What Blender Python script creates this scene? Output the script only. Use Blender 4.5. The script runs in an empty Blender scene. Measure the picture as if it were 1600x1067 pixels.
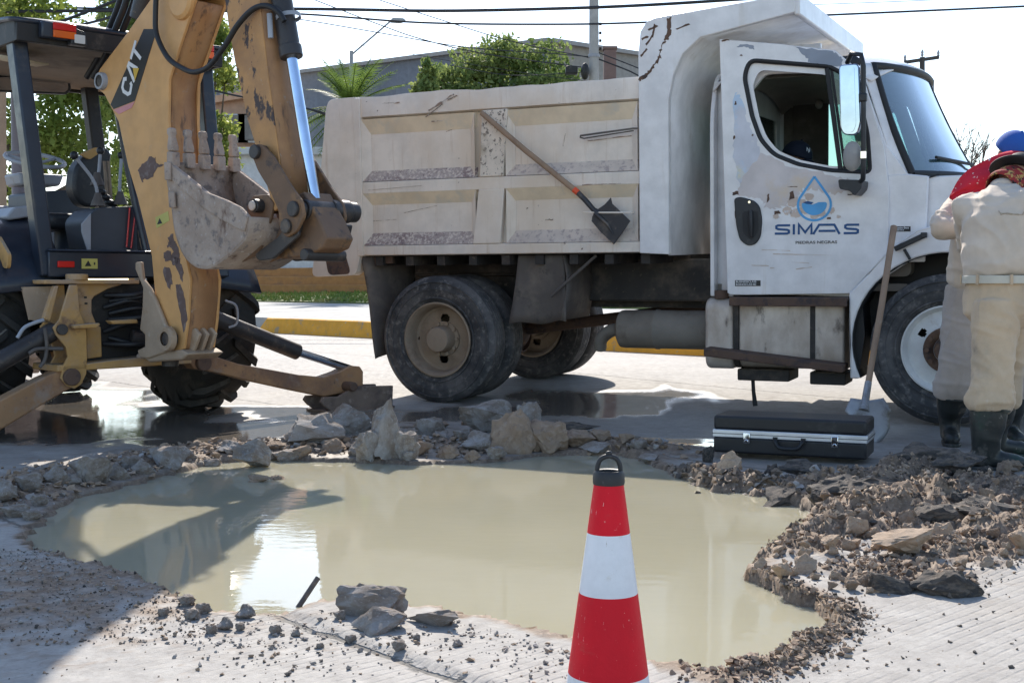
import bpy, bmesh, math, random
import numpy as np
from mathutils import Vector, Matrix, noise as mnoise

random.seed(7)
rng = np.random.default_rng(7)
SC = bpy.context.scene
COL = SC.collection

# ------------------------------------------------------------------ camera
F_PX, EYE = 1950.0, 0.95
PITCH = math.atan(88.5 / F_PX)
cam_d = bpy.data.cameras.new('camera')
cam_d.sensor_width = 36.0
cam_d.lens = F_PX / 1600 * 36.0
cam_d.clip_start = 0.05
cam_d.clip_end = 3000
cam = bpy.data.objects.new('camera', cam_d)
cam.location = (0, 0, EYE)
cam.rotation_euler = (math.pi / 2 - PITCH, 0, 0)
COL.objects.link(cam)
SC.camera = cam

# ------------------------------------------------------------------ sky and sun
SUN_EL, SUN_AZ = 38.0, -4.0          # azimuth measured from +Y towards +X: sun stands behind the truck
world = bpy.data.worlds.new('World')
SC.world = world
world.use_nodes = True
wn = world.node_tree.nodes
wn.clear()
w_sky = wn.new('ShaderNodeTexSky')
w_sky.sky_type = 'NISHITA'
w_sky.sun_disc = False
w_sky.sun_elevation = math.radians(SUN_EL)
w_sky.sun_rotation = math.radians(SUN_AZ)
w_sky.altitude = 200
w_sky.air_density = 1.0
w_sky.dust_density = 0.6
w_sky.ozone_density = 1.0
w_bg = wn.new('ShaderNodeBackground')
w_bg.inputs['Strength'].default_value = 0.115
w_out = wn.new('ShaderNodeOutputWorld')
world.node_tree.links.new(w_sky.outputs[0], w_bg.inputs['Color'])
world.node_tree.links.new(w_bg.outputs[0], w_out.inputs['Surface'])

sun_d = bpy.data.lights.new('sun', 'SUN')
sun_d.energy = 3.2
sun_d.angle = math.radians(0.5)
sun_d.color = (1.0, 0.93, 0.83)
sun = bpy.data.objects.new('sun', sun_d)
a_, e_ = math.radians(SUN_AZ), math.radians(SUN_EL)
to_sun = Vector((math.sin(a_) * math.cos(e_), math.cos(a_) * math.cos(e_), math.sin(e_)))
sun.rotation_euler = to_sun.to_track_quat('Z', 'Y').to_euler()
sun.location = to_sun * 50
COL.objects.link(sun)

vs = SC.view_settings
vs.view_transform = 'Standard'
vs.look = 'None'
vs.exposure = 1.15
vs.gamma = 1.0
vs.use_curve_mapping = False
SC.render.engine = 'CYCLES'
cy = SC.cycles
cy.use_denoising = True
cy.max_bounces = 7
cy.diffuse_bounces = 3
cy.glossy_bounces = 4
cy.transmission_bounces = 6
cy.transparent_max_bounces = 12
cy.caustics_reflective = False
cy.caustics_refractive = False
cy.sample_clamp_indirect = 6

# ------------------------------------------------------------------ picture geometry (from the measured camera)
def ray(px, py):
    a = (px - 800) / F_PX
    b = (533.5 - py) / F_PX
    c, s = math.cos(PITCH), math.sin(PITCH)
    return (a, c + b * s, -s + b * c)
def G(px, py, z=0.0):
    r = ray(px, py)
    k = (z - EYE) / r[2]
    return (r[0] * k, r[1] * k)
def AT(px, py, y):
    r = ray(px, py)
    k = y / r[1]
    return Vector((r[0] * k, y, EYE + r[2] * k))

# ------------------------------------------------------------------ mesh collector
class MB:
    def __init__(self):
        self.v, self.f = [], []
    def add(self, vs_, fs_):
        o = len(self.v)
        self.v += [tuple(p) for p in vs_]
        self.f += [tuple(i + o for i in f) for f in fs_]
        return self
    def box(self, x0, x1, y0, y1, z0, z1):
        return self.add([(x0,y0,z0),(x1,y0,z0),(x1,y1,z0),(x0,y1,z0),(x0,y0,z1),(x1,y0,z1),(x1,y1,z1),(x0,y1,z1)],
                        [(0,3,2,1),(4,5,6,7),(0,1,5,4),(1,2,6,5),(2,3,7,6),(3,0,4,7)])
    def bar(self, p0, p1, w, d, up=(0,0,1)):
        """box beam from p0 to p1, w wide across, d deep along up"""
        p0, p1 = Vector(p0), Vector(p1)
        x = (p1 - p0).normalized()
        u = Vector(up)
        y = u.cross(x)
        if y.length < 1e-4: y = Vector((0,1,0)).cross(x)
        y.normalize()
        z = x.cross(y)
        vs_ = []
        for p in (p0, p1):
            for sy, sz in ((-1,-1),(1,-1),(1,1),(-1,1)):
                vs_.append(p + y * (sy * w / 2) + z * (sz * d / 2))
        return self.add(vs_, [(0,1,2,3),(7,6,5,4),(0,4,5,1),(1,5,6,2),(2,6,7,3),(3,7,4,0)])
    def prism(self, poly, fn, a, b):
        """poly: 2-D points, fn(u, v, w) -> 3-D point, extruded from w=a to w=b"""
        n = len(poly)
        vs_ = [fn(p[0], p[1], a) for p in poly] + [fn(p[0], p[1], b) for p in poly]
        fs_ = [tuple(range(n))[::-1], tuple(range(n, 2 * n))]
        fs_ += [(i, (i + 1) % n, n + (i + 1) % n, n + i) for i in range(n)]
        return self.add(vs_, fs_)
    def tube(self, pts, r, n=10, cap=True):
        pts = [Vector(p) for p in pts]
        m = len(pts)
        rs = r if isinstance(r, (list, tuple)) else [r] * m
        t0 = (pts[1] - pts[0]).normalized()
        ref = Vector((0,0,1)) if abs(t0.z) < .9 else Vector((1,0,0))
        nx = t0.cross(ref).normalized()
        vs_, fs_ = [], []
        for i, p in enumerate(pts):
            t = (pts[min(i + 1, m - 1)] - pts[max(i - 1, 0)]).normalized()
            nx = (nx - t * nx.dot(t)).normalized()
            ny = t.cross(nx)
            for k in range(n):
                a = 2 * math.pi * k / n
                vs_.append(p + (nx * math.cos(a) + ny * math.sin(a)) * rs[i])
        for i in range(m - 1):
            for k in range(n):
                k2 = (k + 1) % n
                fs_.append((i*n+k, i*n+k2, (i+1)*n+k2, (i+1)*n+k))
        if cap:
            fs_.append(tuple(range(n))[::-1])
            fs_.append(tuple(range((m-1)*n, m*n)))
        return self.add(vs_, fs_)
    def cyl(self, p0, p1, r0, r1=None, n=20):
        return self.tube([p0, p1], [r0, r0 if r1 is None else r1], n)
    def lathe(self, prof, o, ax, n=40, closed=False):
        """prof: (radius, along axis)"""
        o, ax = Vector(o), Vector(ax).normalized()
        ref = Vector((0,0,1)) if abs(ax.z) < .9 else Vector((1,0,0))
        ux = ax.cross(ref).normalized(); uy = ax.cross(ux)
        vs_, fs_ = [], []
        m = len(prof)
        for r, h in prof:
            for k in range(n):
                a = 2 * math.pi * k / n
                vs_.append(o + ax * h + (ux * math.cos(a) + uy * math.sin(a)) * r)
        for i in range(m if closed else m - 1):
            j = (i + 1) % m
            for k in range(n):
                k2 = (k + 1) % n
                fs_.append((i*n+k, i*n+k2, j*n+k2, j*n+k))
        return self.add(vs_, fs_)
    def grid(self, fn, nu, nv):
        vs_ = [fn(i / nu, j / nv) for j in range(nv + 1) for i in range(nu + 1)]
        w = nu + 1
        return self.add(vs_, [(j*w+i, j*w+i+1, (j+1)*w+i+1, (j+1)*w+i) for j in range(nv) for i in range(nu)])
    def ball(self, c, r, n=14, m=9):
        c = Vector(c)
        rr = r if isinstance(r, (tuple, list)) else (r, r, r)
        return self.grid(lambda u, v: c + Vector((rr[0]*math.cos(2*math.pi*u)*math.sin(math.pi*(.002+.996*v)), rr[1]*math.sin(2*math.pi*u)*math.sin(math.pi*(.002+.996*v)), rr[2]*math.cos(math.pi*(.002+.996*v)))), n, m)
    def ring(self, outer, inner, fn, a, b):
        """plate between two loops of equal length, extruded a..b"""
        n = len(outer)
        vs_ = [fn(p[0],p[1],a) for p in outer] + [fn(p[0],p[1],a) for p in inner] + [fn(p[0],p[1],b) for p in outer] + [fn(p[0],p[1],b) for p in inner]
        fs_ = []
        for i in range(n):
            j = (i + 1) % n
            fs_ += [(i, j, n+j, n+i), (2*n+j, 2*n+i, 3*n+i, 3*n+j), (i, 2*n+i, 2*n+j, j), (n+j, 3*n+j, 3*n+i, n+i)]
        return self.add(vs_, fs_)
    def done(self, name, mat, parent=None, bevel=0.0, smooth=35, seg=2, solid=0.0, weld=True):
        me = bpy.data.meshes.new(name)
        me.from_pydata(self.v, [], self.f)
        bm = bmesh.new(); bm.from_mesh(me)
        if weld: bmesh.ops.remove_doubles(bm, verts=bm.verts, dist=1e-5)
        bmesh.ops.recalc_face_normals(bm, faces=bm.faces)
        bm.to_mesh(me); bm.free()
        return link(name, me, mat, parent, bevel, smooth, seg, solid)

def link(name, me, mat, parent=None, bevel=0.0, smooth=35, seg=2, solid=0.0):
    if mat is not None: me.materials.append(mat)
    if smooth:
        me.shade_smooth()
        me.set_sharp_from_angle(angle=math.radians(smooth))
    o = bpy.data.objects.new(name, me)
    COL.objects.link(o)
    o.parent = parent
    if solid:
        md = o.modifiers.new('solid', 'SOLIDIFY'); md.thickness = solid; md.offset = 0
    if bevel:
        md = o.modifiers.new('bevel', 'BEVEL'); md.width = bevel; md.segments = seg
        md.limit_method = 'ANGLE'; md.angle_limit = math.radians(38); md.harden_normals = False
    return o

def thing(name, label, cat, loc=(0,0,0), rot=(0,0,0), group=None):
    o = bpy.data.objects.new(name, None)
    COL.objects.link(o)
    o.location = loc; o.rotation_euler = rot; o.empty_display_size = .1
    return tag(o, label, cat, group)
def tag(o, label, cat, group=None):
    o['label'] = label; o['category'] = cat
    if group: o['group'] = group
    return o
def structure(o):
    o['kind'] = 'structure'
    return o
def copy_tree(o, parent=None):
    c = o.copy(); COL.objects.link(c); c.parent = parent
    for ch in list(o.children): copy_tree(ch, c)
    return c

def smooth_path(pts, k=6):
    """Catmull-Rom through pts"""
    P = [Vector(p) for p in pts]
    P = [P[0] * 2 - P[1]] + P + [P[-1] * 2 - P[-2]]
    out = []
    for i in range(1, len(P) - 2):
        for j in range(k):
            t = j / k
            a, b, c, d = P[i-1], P[i], P[i+1], P[i+2]
            out.append(.5 * ((2*b) + (c-a)*t + (2*a-5*b+4*c-d)*t*t + (3*b-a-3*c+d)*t**3))
    out.append(P[-2])
    return out
def round_poly(poly, r, k=5):
    """round the corners of a 2-D polygon; r: number or list"""
    n = len(poly); out = []
    for i in range(n):
        p = Vector(poly[i]).to_2d(); a = Vector(poly[i-1]).to_2d(); b = Vector(poly[(i+1) % n]).to_2d()
        rr = r[i] if isinstance(r, (list, tuple)) else r
        da, db = (a - p), (b - p)
        rr = min(rr, da.length * .48, db.length * .48)
        if rr < 1e-4: out.append((p.x, p.y)); continue
        s, e = p + da.normalized() * rr, p + db.normalized() * rr
        for j in range(k + 1):
            t = j / k
            q = s * (1-t)**2 + p * 2*t*(1-t) + e * t*t
            out.append((q.x, q.y))
    return out
def star_loops(outer, inner, c, n=72):
    """resample two polygons, star-shaped about c, at common angles"""
    angs = sorted(set([round(math.atan2(p[1]-c[1], p[0]-c[0]), 5) for p in list(outer) + list(inner)] + [round(-math.pi + 2*math.pi*(i+.5)/n, 5) for i in range(n)]))
    clean = []
    for a in angs:
        if not clean or a - clean[-1] > .004: clean.append(a)
    def hit(poly, a):
        d = (math.cos(a), math.sin(a)); best = None
        for i in range(len(poly)):
            p, q = poly[i-1], poly[i]
            ex, ey = q[0]-p[0], q[1]-p[1]
            den = d[0]*ey - d[1]*ex
            if abs(den) < 1e-12: continue
            t = ((p[0]-c[0])*ey - (p[1]-c[1])*ex) / den
            s = ((p[0]-c[0])*d[1] - (p[1]-c[1])*d[0]) / den
            if t > 0 and -1e-6 <= s <= 1 + 1e-6 and (best is None or t > best): best = t
        return (c[0] + d[0]*(best or .01), c[1] + d[1]*(best or .01))
    return [hit(outer, a) for a in clean], [hit(inner, a) for a in clean]

# ------------------------------------------------------------------ materials
MATS = {}
def pm(name, col, rough=.5, metal=0., layers=(), bump=None, spec=.5, rvar=.0, dust=None, coat=0., sheen=0., trans=0., ior=1.45):
    """painted / dirty surface: base colour, then noise-masked layers (colour, scale, lo, hi, stretch, rough)"""
    m = bpy.data.materials.new(name); m.use_nodes = True
    nt = m.node_tree; N = nt.nodes; Lk = nt.links.new
    bs = N['Principled BSDF']
    bs.inputs['Metallic'].default_value = metal
    bs.inputs['Specular IOR Level'].default_value = spec
    bs.inputs['IOR'].default_value = ior
    if coat: bs.inputs['Coat Weight'].default_value = coat; bs.inputs['Coat Roughness'].default_value = .15
    if sheen: bs.inputs['Sheen Weight'].default_value = sheen
    if trans: bs.inputs['Transmission Weight'].default_value = trans
    tc = N.new('ShaderNodeTexCoord')
    def noise(scale, stretch=(1,1,1), detail=6, rg=.6, off=0):
        mp = N.new('ShaderNodeMapping'); mp.inputs['Scale'].default_value = stretch
        mp.inputs['Location'].default_value = (off, off * 1.7, off * .6)
        Lk(tc.outputs['Object'], mp.inputs['Vector'])
        n = N.new('ShaderNodeTexNoise'); n.inputs['Scale'].default_value = scale
        n.inputs['Detail'].default_value = detail; n.inputs['Roughness'].default_value = rg
        Lk(mp.outputs[0], n.inputs['Vector'])
        return n.outputs['Fac']
    def ramp(fac, lo, hi):
        r = N.new('ShaderNodeMapRange'); r.interpolation_type = 'SMOOTHSTEP'
        r.inputs['From Min'].default_value = lo; r.inputs['From Max'].default_value = hi
        Lk(fac, r.inputs['Value'])
        return r.outputs[0]
    c4 = lambda c: (c[0], c[1], c[2], 1)
    # slight overall mottling of the base colour
    mx = N.new('ShaderNodeMix'); mx.data_type = 'RGBA'
    Lk(ramp(noise(5.0, detail=8), .3, .7), mx.inputs['Factor'])
    mx.inputs['A'].default_value = c4([c * .88 for c in col]); mx.inputs['B'].default_value = c4([min(1, c * 1.08) for c in col])
    cur = mx.outputs['Result']
    rcur = None
    rv = N.new('ShaderNodeMapRange'); Lk(noise(11, detail=5, off=3), rv.inputs['Value'])
    rv.inputs['From Min'].default_value = .3; rv.inputs['From Max'].default_value = .7
    rv.inputs['To Min'].default_value = max(.02, rough - rvar); rv.inputs['To Max'].default_value = min(1, rough + rvar)
    rcur = rv.outputs[0]
    for i, ly in enumerate(layers):
        lc, scale, lo, hi = ly[:4]
        st = ly[4] if len(ly) > 4 else (1,1,1)
        lr = ly[5] if len(ly) > 5 else None
        msk = ramp(noise(scale, st, 9, .65, off=1.3 * i + 5), lo, hi)
        mx = N.new('ShaderNodeMix'); mx.data_type = 'RGBA'
        Lk(msk, mx.inputs['Factor']); Lk(cur, mx.inputs['A']); mx.inputs['B'].default_value = c4(lc)
        cur = mx.outputs['Result']
        if lr is not None:
            mr = N.new('ShaderNodeMix'); mr.data_type = 'FLOAT'
            Lk(msk, mr.inputs['Factor']); Lk(rcur, mr.inputs['A']); mr.inputs['B'].default_value = lr
            rcur = mr.outputs['Result']
    if dust:
        ge = N.new('ShaderNodeNewGeometry'); sx = N.new('ShaderNodeSeparateXYZ'); Lk(ge.outputs['Normal'], sx.inputs[0])
        up = ramp(sx.outputs['Z'], .2, .9)
        ml = N.new('ShaderNodeMath'); ml.operation = 'MULTIPLY'; Lk(up, ml.inputs[0]); Lk(ramp(noise(7, off=9), .3, .62), ml.inputs[1])
        m2 = N.new('ShaderNodeMath'); m2.operation = 'MULTIPLY'; Lk(ml.outputs[0], m2.inputs[0]); m2.inputs[1].default_value = dust[1]
        mx = N.new('ShaderNodeMix'); mx.data_type = 'RGBA'
        Lk(m2.outputs[0], mx.inputs['Factor']); Lk(cur, mx.inputs['A']); mx.inputs['B'].default_value = c4(dust[0])
        cur = mx.outputs['Result']
    Lk(cur, bs.inputs['Base Color']); Lk(rcur, bs.inputs['Roughness'])
    if bump:
        bp = N.new('ShaderNodeBump'); bp.inputs['Strength'].default_value = bump[1]; bp.inputs['Distance'].default_value = bump[2] if len(bump) > 2 else .01
        Lk(noise(bump[0], detail=8, off=2), bp.inputs['Height']); Lk(bp.outputs[0], bs.inputs['Normal'])
    MATS[name] = m
    return m

def glass_mat(name, tint, refl=1.0, rough=.02, opac=.0, film=(.55,.55,.52)):
    m = bpy.data.materials.new(name); m.use_nodes = True
    nt = m.node_tree; N = nt.nodes; Lk = nt.links.new; N.clear()
    out = N.new('ShaderNodeOutputMaterial')
    tr = N.new('ShaderNodeBsdfTransparent'); tr.inputs[0].default_value = (*tint, 1)
    gl = N.new('ShaderNodeBsdfGlossy'); gl.inputs['Roughness'].default_value = rough
    fr = N.new('ShaderNodeFresnel'); fr.inputs['IOR'].default_value = 1.5
    ml = N.new('ShaderNodeMath'); ml.operation = 'MULTIPLY'; ml.inputs[1].default_value = refl; ml.use_clamp = True
    Lk(fr.outputs[0], ml.inputs[0])
    mx = N.new('ShaderNodeMixShader'); Lk(ml.outputs[0], mx.inputs[0]); Lk(tr.outputs[0], mx.inputs[1]); Lk(gl.outputs[0], mx.inputs[2])
    cur = mx.outputs[0]
    if opac:
        df = N.new('ShaderNodeBsdfDiffuse'); df.inputs[0].default_value = (*film, 1)
        m2 = N.new('ShaderNodeMixShader'); m2.inputs[0].default_value = opac
        Lk(cur, m2.inputs[1]); Lk(df.outputs[0], m2.inputs[2]); cur = m2.outputs[0]
    Lk(cur, out.inputs[0])
    MATS[name] = m
    return m
# ------------------------------------------------------------------ placing frames
TR_O, TR_U, TR_V = (-.6, 10.0), (.90334, -.42893), (.42893, .90334)      # truck: rear wheel contact, forward, across
RD_K, RD_N = (.675, -.738), (.738, .675)                                   # road direction, across
def gz(x, y):
    t = (x - TR_O[0]) * TR_V[0] + (y - TR_O[1]) * TR_V[1]
    t = np.clip(t, 0, 3.2)
    return .035 * t

# ------------------------------------------------------------------ noise on arrays
def _hash(ix, iy, seed):
    h = (ix.astype(np.int64) * 374761393 + iy.astype(np.int64) * 668265263 + seed * 144664969) & 0x7fffffff
    h = ((h ^ (h >> 13)) * 1274126177) & 0x7fffffff
    return ((h ^ (h >> 16)) & 0xffff) / 65535.0
def vnoise(x, y, seed=0):
    ix, iy = np.floor(x), np.floor(y)
    fx, fy = x - ix, y - iy
    fx = fx * fx * (3 - 2 * fx); fy = fy * fy * (3 - 2 * fy)
    a, b = _hash(ix, iy, seed), _hash(ix + 1, iy, seed)
    c, d = _hash(ix, iy + 1, seed), _hash(ix + 1, iy + 1, seed)
    return (a * (1 - fx) + b * fx) * (1 - fy) + (c * (1 - fx) + d * fx) * fy
def fbm(x, y, s, seed=0, o=4):
    v, amp, tot = 0, 1, 0
    for i in range(o):
        v = v + amp * vnoise(x * s, y * s, seed + i); tot += amp; amp *= .5; s *= 2.03
    return v / tot
def sdist(px_, py_, poly):
    """signed distance to polygon, positive outside"""
    d = np.full(px_.shape, 1e9); ins = np.zeros(px_.shape, bool)
    for i in range(len(poly)):
        ax, ay = poly[i-1]; bx, by = poly[i]
        ex, ey = bx - ax, by - ay
        t = np.clip(((px_-ax)*ex + (py_-ay)*ey) / (ex*ex + ey*ey + 1e-12), 0, 1)
        d = np.minimum(d, np.hypot(px_-ax-t*ex, py_-ay-t*ey))
        cr = ((ay > py_) != (by > py_)) & (px_ < (bx-ax) * (py_-ay) / (by-ay+1e-12) + ax)
        ins ^= cr
    return np.where(ins, -d, d)
def pdist(px_, py_, pts):
    d = np.full(px_.shape, 1e9)
    for i in range(len(pts) - 1):
        ax, ay = pts[i]; bx, by = pts[i+1]
        ex, ey = bx - ax, by - ay
        t = np.clip(((px_-ax)*ex + (py_-ay)*ey) / (ex*ex + ey*ey + 1e-12), 0, 1)
        d = np.minimum(d, np.hypot(px_-ax-t*ex, py_-ay-t*ey))
    return d

WATER_Z = -.022
POOL = [G(*p, WATER_Z) for p in [(48,846),(58,826),(88,800),(128,780),(185,766),(260,746),(335,727),(420,716),(480,722),(560,724),(650,727),(760,724),(870,712),(960,712),(1000,720),(1050,748),(1110,768),(1200,778),(1265,802),(1240,832),(1180,872),(1157,905),(1200,932),(1288,968),(1270,1000),(1180,1047),(1110,1062),(1000,1045),(890,1016),(760,982),(690,968),(640,960),(545,948),(445,968),(330,960),(270,926),(190,896),(110,874),(70,862)]]
RIDGE = [G(*p) for p in [(-100,800),(0,775),(120,742),(230,722),(300,708),(430,700),(540,700),(650,698),(760,696),(850,690),(950,696),(1010,702)]]
RIDGE_R = [G(*p) for p in [(1030,735),(1090,748),(1170,758),(1230,770)]]
EDGE_R = [G(*p) for p in [(1165,905),(1225,935),(1305,970),(1285,1005),(1200,1050),(1120,1072)]]
MOUND = [(1235,862,.07,.17),(1290,838,.11,.22),(1370,818,.13,.25),(1450,800,.15,.28),(1340,775,.13,.24),(1430,760,.15,.26),(1520,770,.10,.28),(1560,835,.09,.32),(1480,870,.05,.22),(1640,800,.14,.4),(1400,905,.02,.2)]

def ground_fields(X, Y):
    n1 = fbm(X, Y, 3.0, 1); n2 = fbm(X, Y, 14.0, 5); n3 = fbm(X, Y, 45.0, 9, 3)
    sd = sdist(X, Y, POOL) + (n2 - .5) * .10 + (n3 - .5) * .03
    near = Y < 4.9
    z = gz(X, Y) + (fbm(X, Y, .35, 21) - .5) * .03
    z = np.where(Y > 14, gz(X, Y), z)
    # ridges of broken concrete and mud
    rd = pdist(X, Y, RIDGE)
    rg = np.exp(-(rd / .24) ** 2)
    rr = np.exp(-(pdist(X, Y, RIDGE_R) / .13) ** 2)
    er = np.exp(-(pdist(X, Y, EDGE_R) / .06) ** 2)
    mo = np.zeros_like(X); mh = np.zeros_like(X)
    for px_, py_, h, r in MOUND:
        cx, cy_ = G(px_, py_)
        g = np.exp(-((X-cx)**2 + (Y-cy_)**2) / (r*r))
        mh = np.maximum(mh, g * h * .85); mo = np.maximum(mo, g)
    lump = (n2 - .35) * 1.2 + (n3 - .5) * .5
    z = z + rg * (.03 + .06 * lump) + rr * (.02 + .07 * lump) + er * (.012 + .03 * lump)
    cl = fbm(X, Y, 9., 51, 3)
    z = z + mh * (.55 + .9 * np.abs(cl - .5) * 2 + .5 * lump) + np.clip(mo * 1.4, 0, 1) * ((n3 - .5) * .05 + (n2 - .5) * .05)
    mud = np.clip(np.maximum.reduce([rg * 1.3, rr * 1.4, er * 1.3, mo * 1.6]) + (n2 - .5) * .9, 0, 1)
    rm = np.exp(-(rd / .42) ** 2) * .95
    lx, ly = G(90, 925)
    lm = np.exp(-(((X - lx) / .75) ** 2 + ((Y - ly) / .75) ** 2)) * .62
    mud = np.clip(np.maximum.reduce([mud, rm + (n2 - .5) * 1.1, lm + (n2 - .5) * .9 + (n3 - .5) * .5]), 0, 1)
    z = z + np.clip(lm, 0, 1) * (n3 - .5) * .03
    # the pit
    ew = .022 + .13 * np.clip(np.maximum.reduce([rg, rr * .8, mo, er * .5]), 0, 1)
    edge = np.clip((sd + (n3 - .5) * .02) / ew, 0, 1)
    edge = edge * edge * (3 - 2 * edge)
    pit = WATER_Z - .03 - np.clip(-sd, 0, .5) * .8
    z = pit * (1 - edge) + z * edge
    mud = np.clip(np.maximum(mud, np.where(sd < .012, 1., np.exp(-(np.clip(sd, 0, 9) / np.where(X > .35, .11, .05)) ** 2) * 1.1 + (n2 - .5) * .5)), 0, 1)
    # the open joint that runs to the pit along the road
    q = X * RD_N[0] + Y * RD_N[1]; s = X * RD_K[0] + Y * RD_K[1]
    q0 = G(442, 966)
    qj = q0[0] * RD_N[0] + q0[1] * RD_N[1]
    wob = (fbm(X, Y, 6, 31) - .5) * .05
    jd = np.abs(q - qj + wob)
    up_ = np.clip((q - qj + wob) / .03, 0, 1) * (Y < 4.3) * np.clip((X + 1.0) / .1, 0, 1) * (sd > 0)
    z = z + up_ * .014 * edge
    # shallow standing water on the road
    wet = np.full_like(X, -1.)
    for px_, py_, rx, ry in [(60,670,1.5,1.0),(250,672,1.5,.62),(-100,640,2.,2.),(420,640,.7,.35),(560,650,.8,.35),(700,648,.9,.42),(850,640,.9,.55),(950,625,.9,.6),(330,690,.6,.25),(1010,690,.6,.3),(760,690,1.0,.35),(480,690,.9,.3)]:
        cx, cy_ = G(px_, py_)
        wet = np.maximum(wet, 1.25 - np.hypot((X-cx)/rx, (Y-cy_)/ry))
    wet = np.clip((wet + (n1 - .5) * 1.1) * 2.2, 0, 1)
    damp_shade = np.clip((Y - 5.6) / .8, 0, 1) * np.clip((10.2 - Y) / 1.5, 0, 1) * np.clip(.42 + (n1 - .5) * .9 + (n2 - .5) * .5, 0, .46) * (np.abs(X) < 6)  # truck's shade painted into the road colour here, along with its dampness
    wet = np.maximum(wet, damp_shade)
    wet = np.maximum(wet, np.exp(-(np.clip(sd, 0, 9) / .04) ** 2) * np.where(near, .3, .6))
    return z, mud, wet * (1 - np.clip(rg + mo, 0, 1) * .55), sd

def axis_lines(lo, hi, fine, far):
    a = list(np.arange(lo, hi, fine)); step = fine
    left, right = [], []
    v = hi
    while v < far: right.append(v); step *= 1.22; v += step
    step = fine; v = lo - fine
    while v > -far: left.append(v); step *= 1.22; v -= step
    return np.array(left[::-1] + a + right)
gx = axis_lines(-3.1, 3.3, .016, 500.)
gy = axis_lines(2.3, 7.9, .016, 500.)
gy = gy[gy > -60]
GX, GY = np.meshgrid(gx, gy)
GZ, GM, GW, GSD = ground_fields(GX, GY)
nx_, ny_ = len(gx), len(gy)
me = bpy.data.meshes.new('ground')
me.vertices.add(nx_ * ny_)
me.vertices.foreach_set('co', np.stack([GX, GY, GZ], -1).astype(np.float32).ravel())
ii = (np.arange(ny_ - 1)[:, None] * nx_ + np.arange(nx_ - 1)[None]).ravel()
quads = np.stack([ii, ii + 1, ii + 1 + nx_, ii + nx_], -1).astype(np.int32)
me.loops.add(quads.size); me.loops.foreach_set('vertex_index', quads.ravel())
me.polygons.add(len(quads)); me.polygons.foreach_set('loop_start', np.arange(0, quads.size, 4, dtype=np.int32))
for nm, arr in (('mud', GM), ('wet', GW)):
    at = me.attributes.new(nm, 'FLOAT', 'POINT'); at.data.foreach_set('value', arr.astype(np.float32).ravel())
me.update(calc_edges=True); me.validate()
def ground_h(x, y):
    a, _, _, s = ground_fields(np.array([[x]], float), np.array([[y]], float))
    return float(a[0, 0]), float(s[0, 0])

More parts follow.
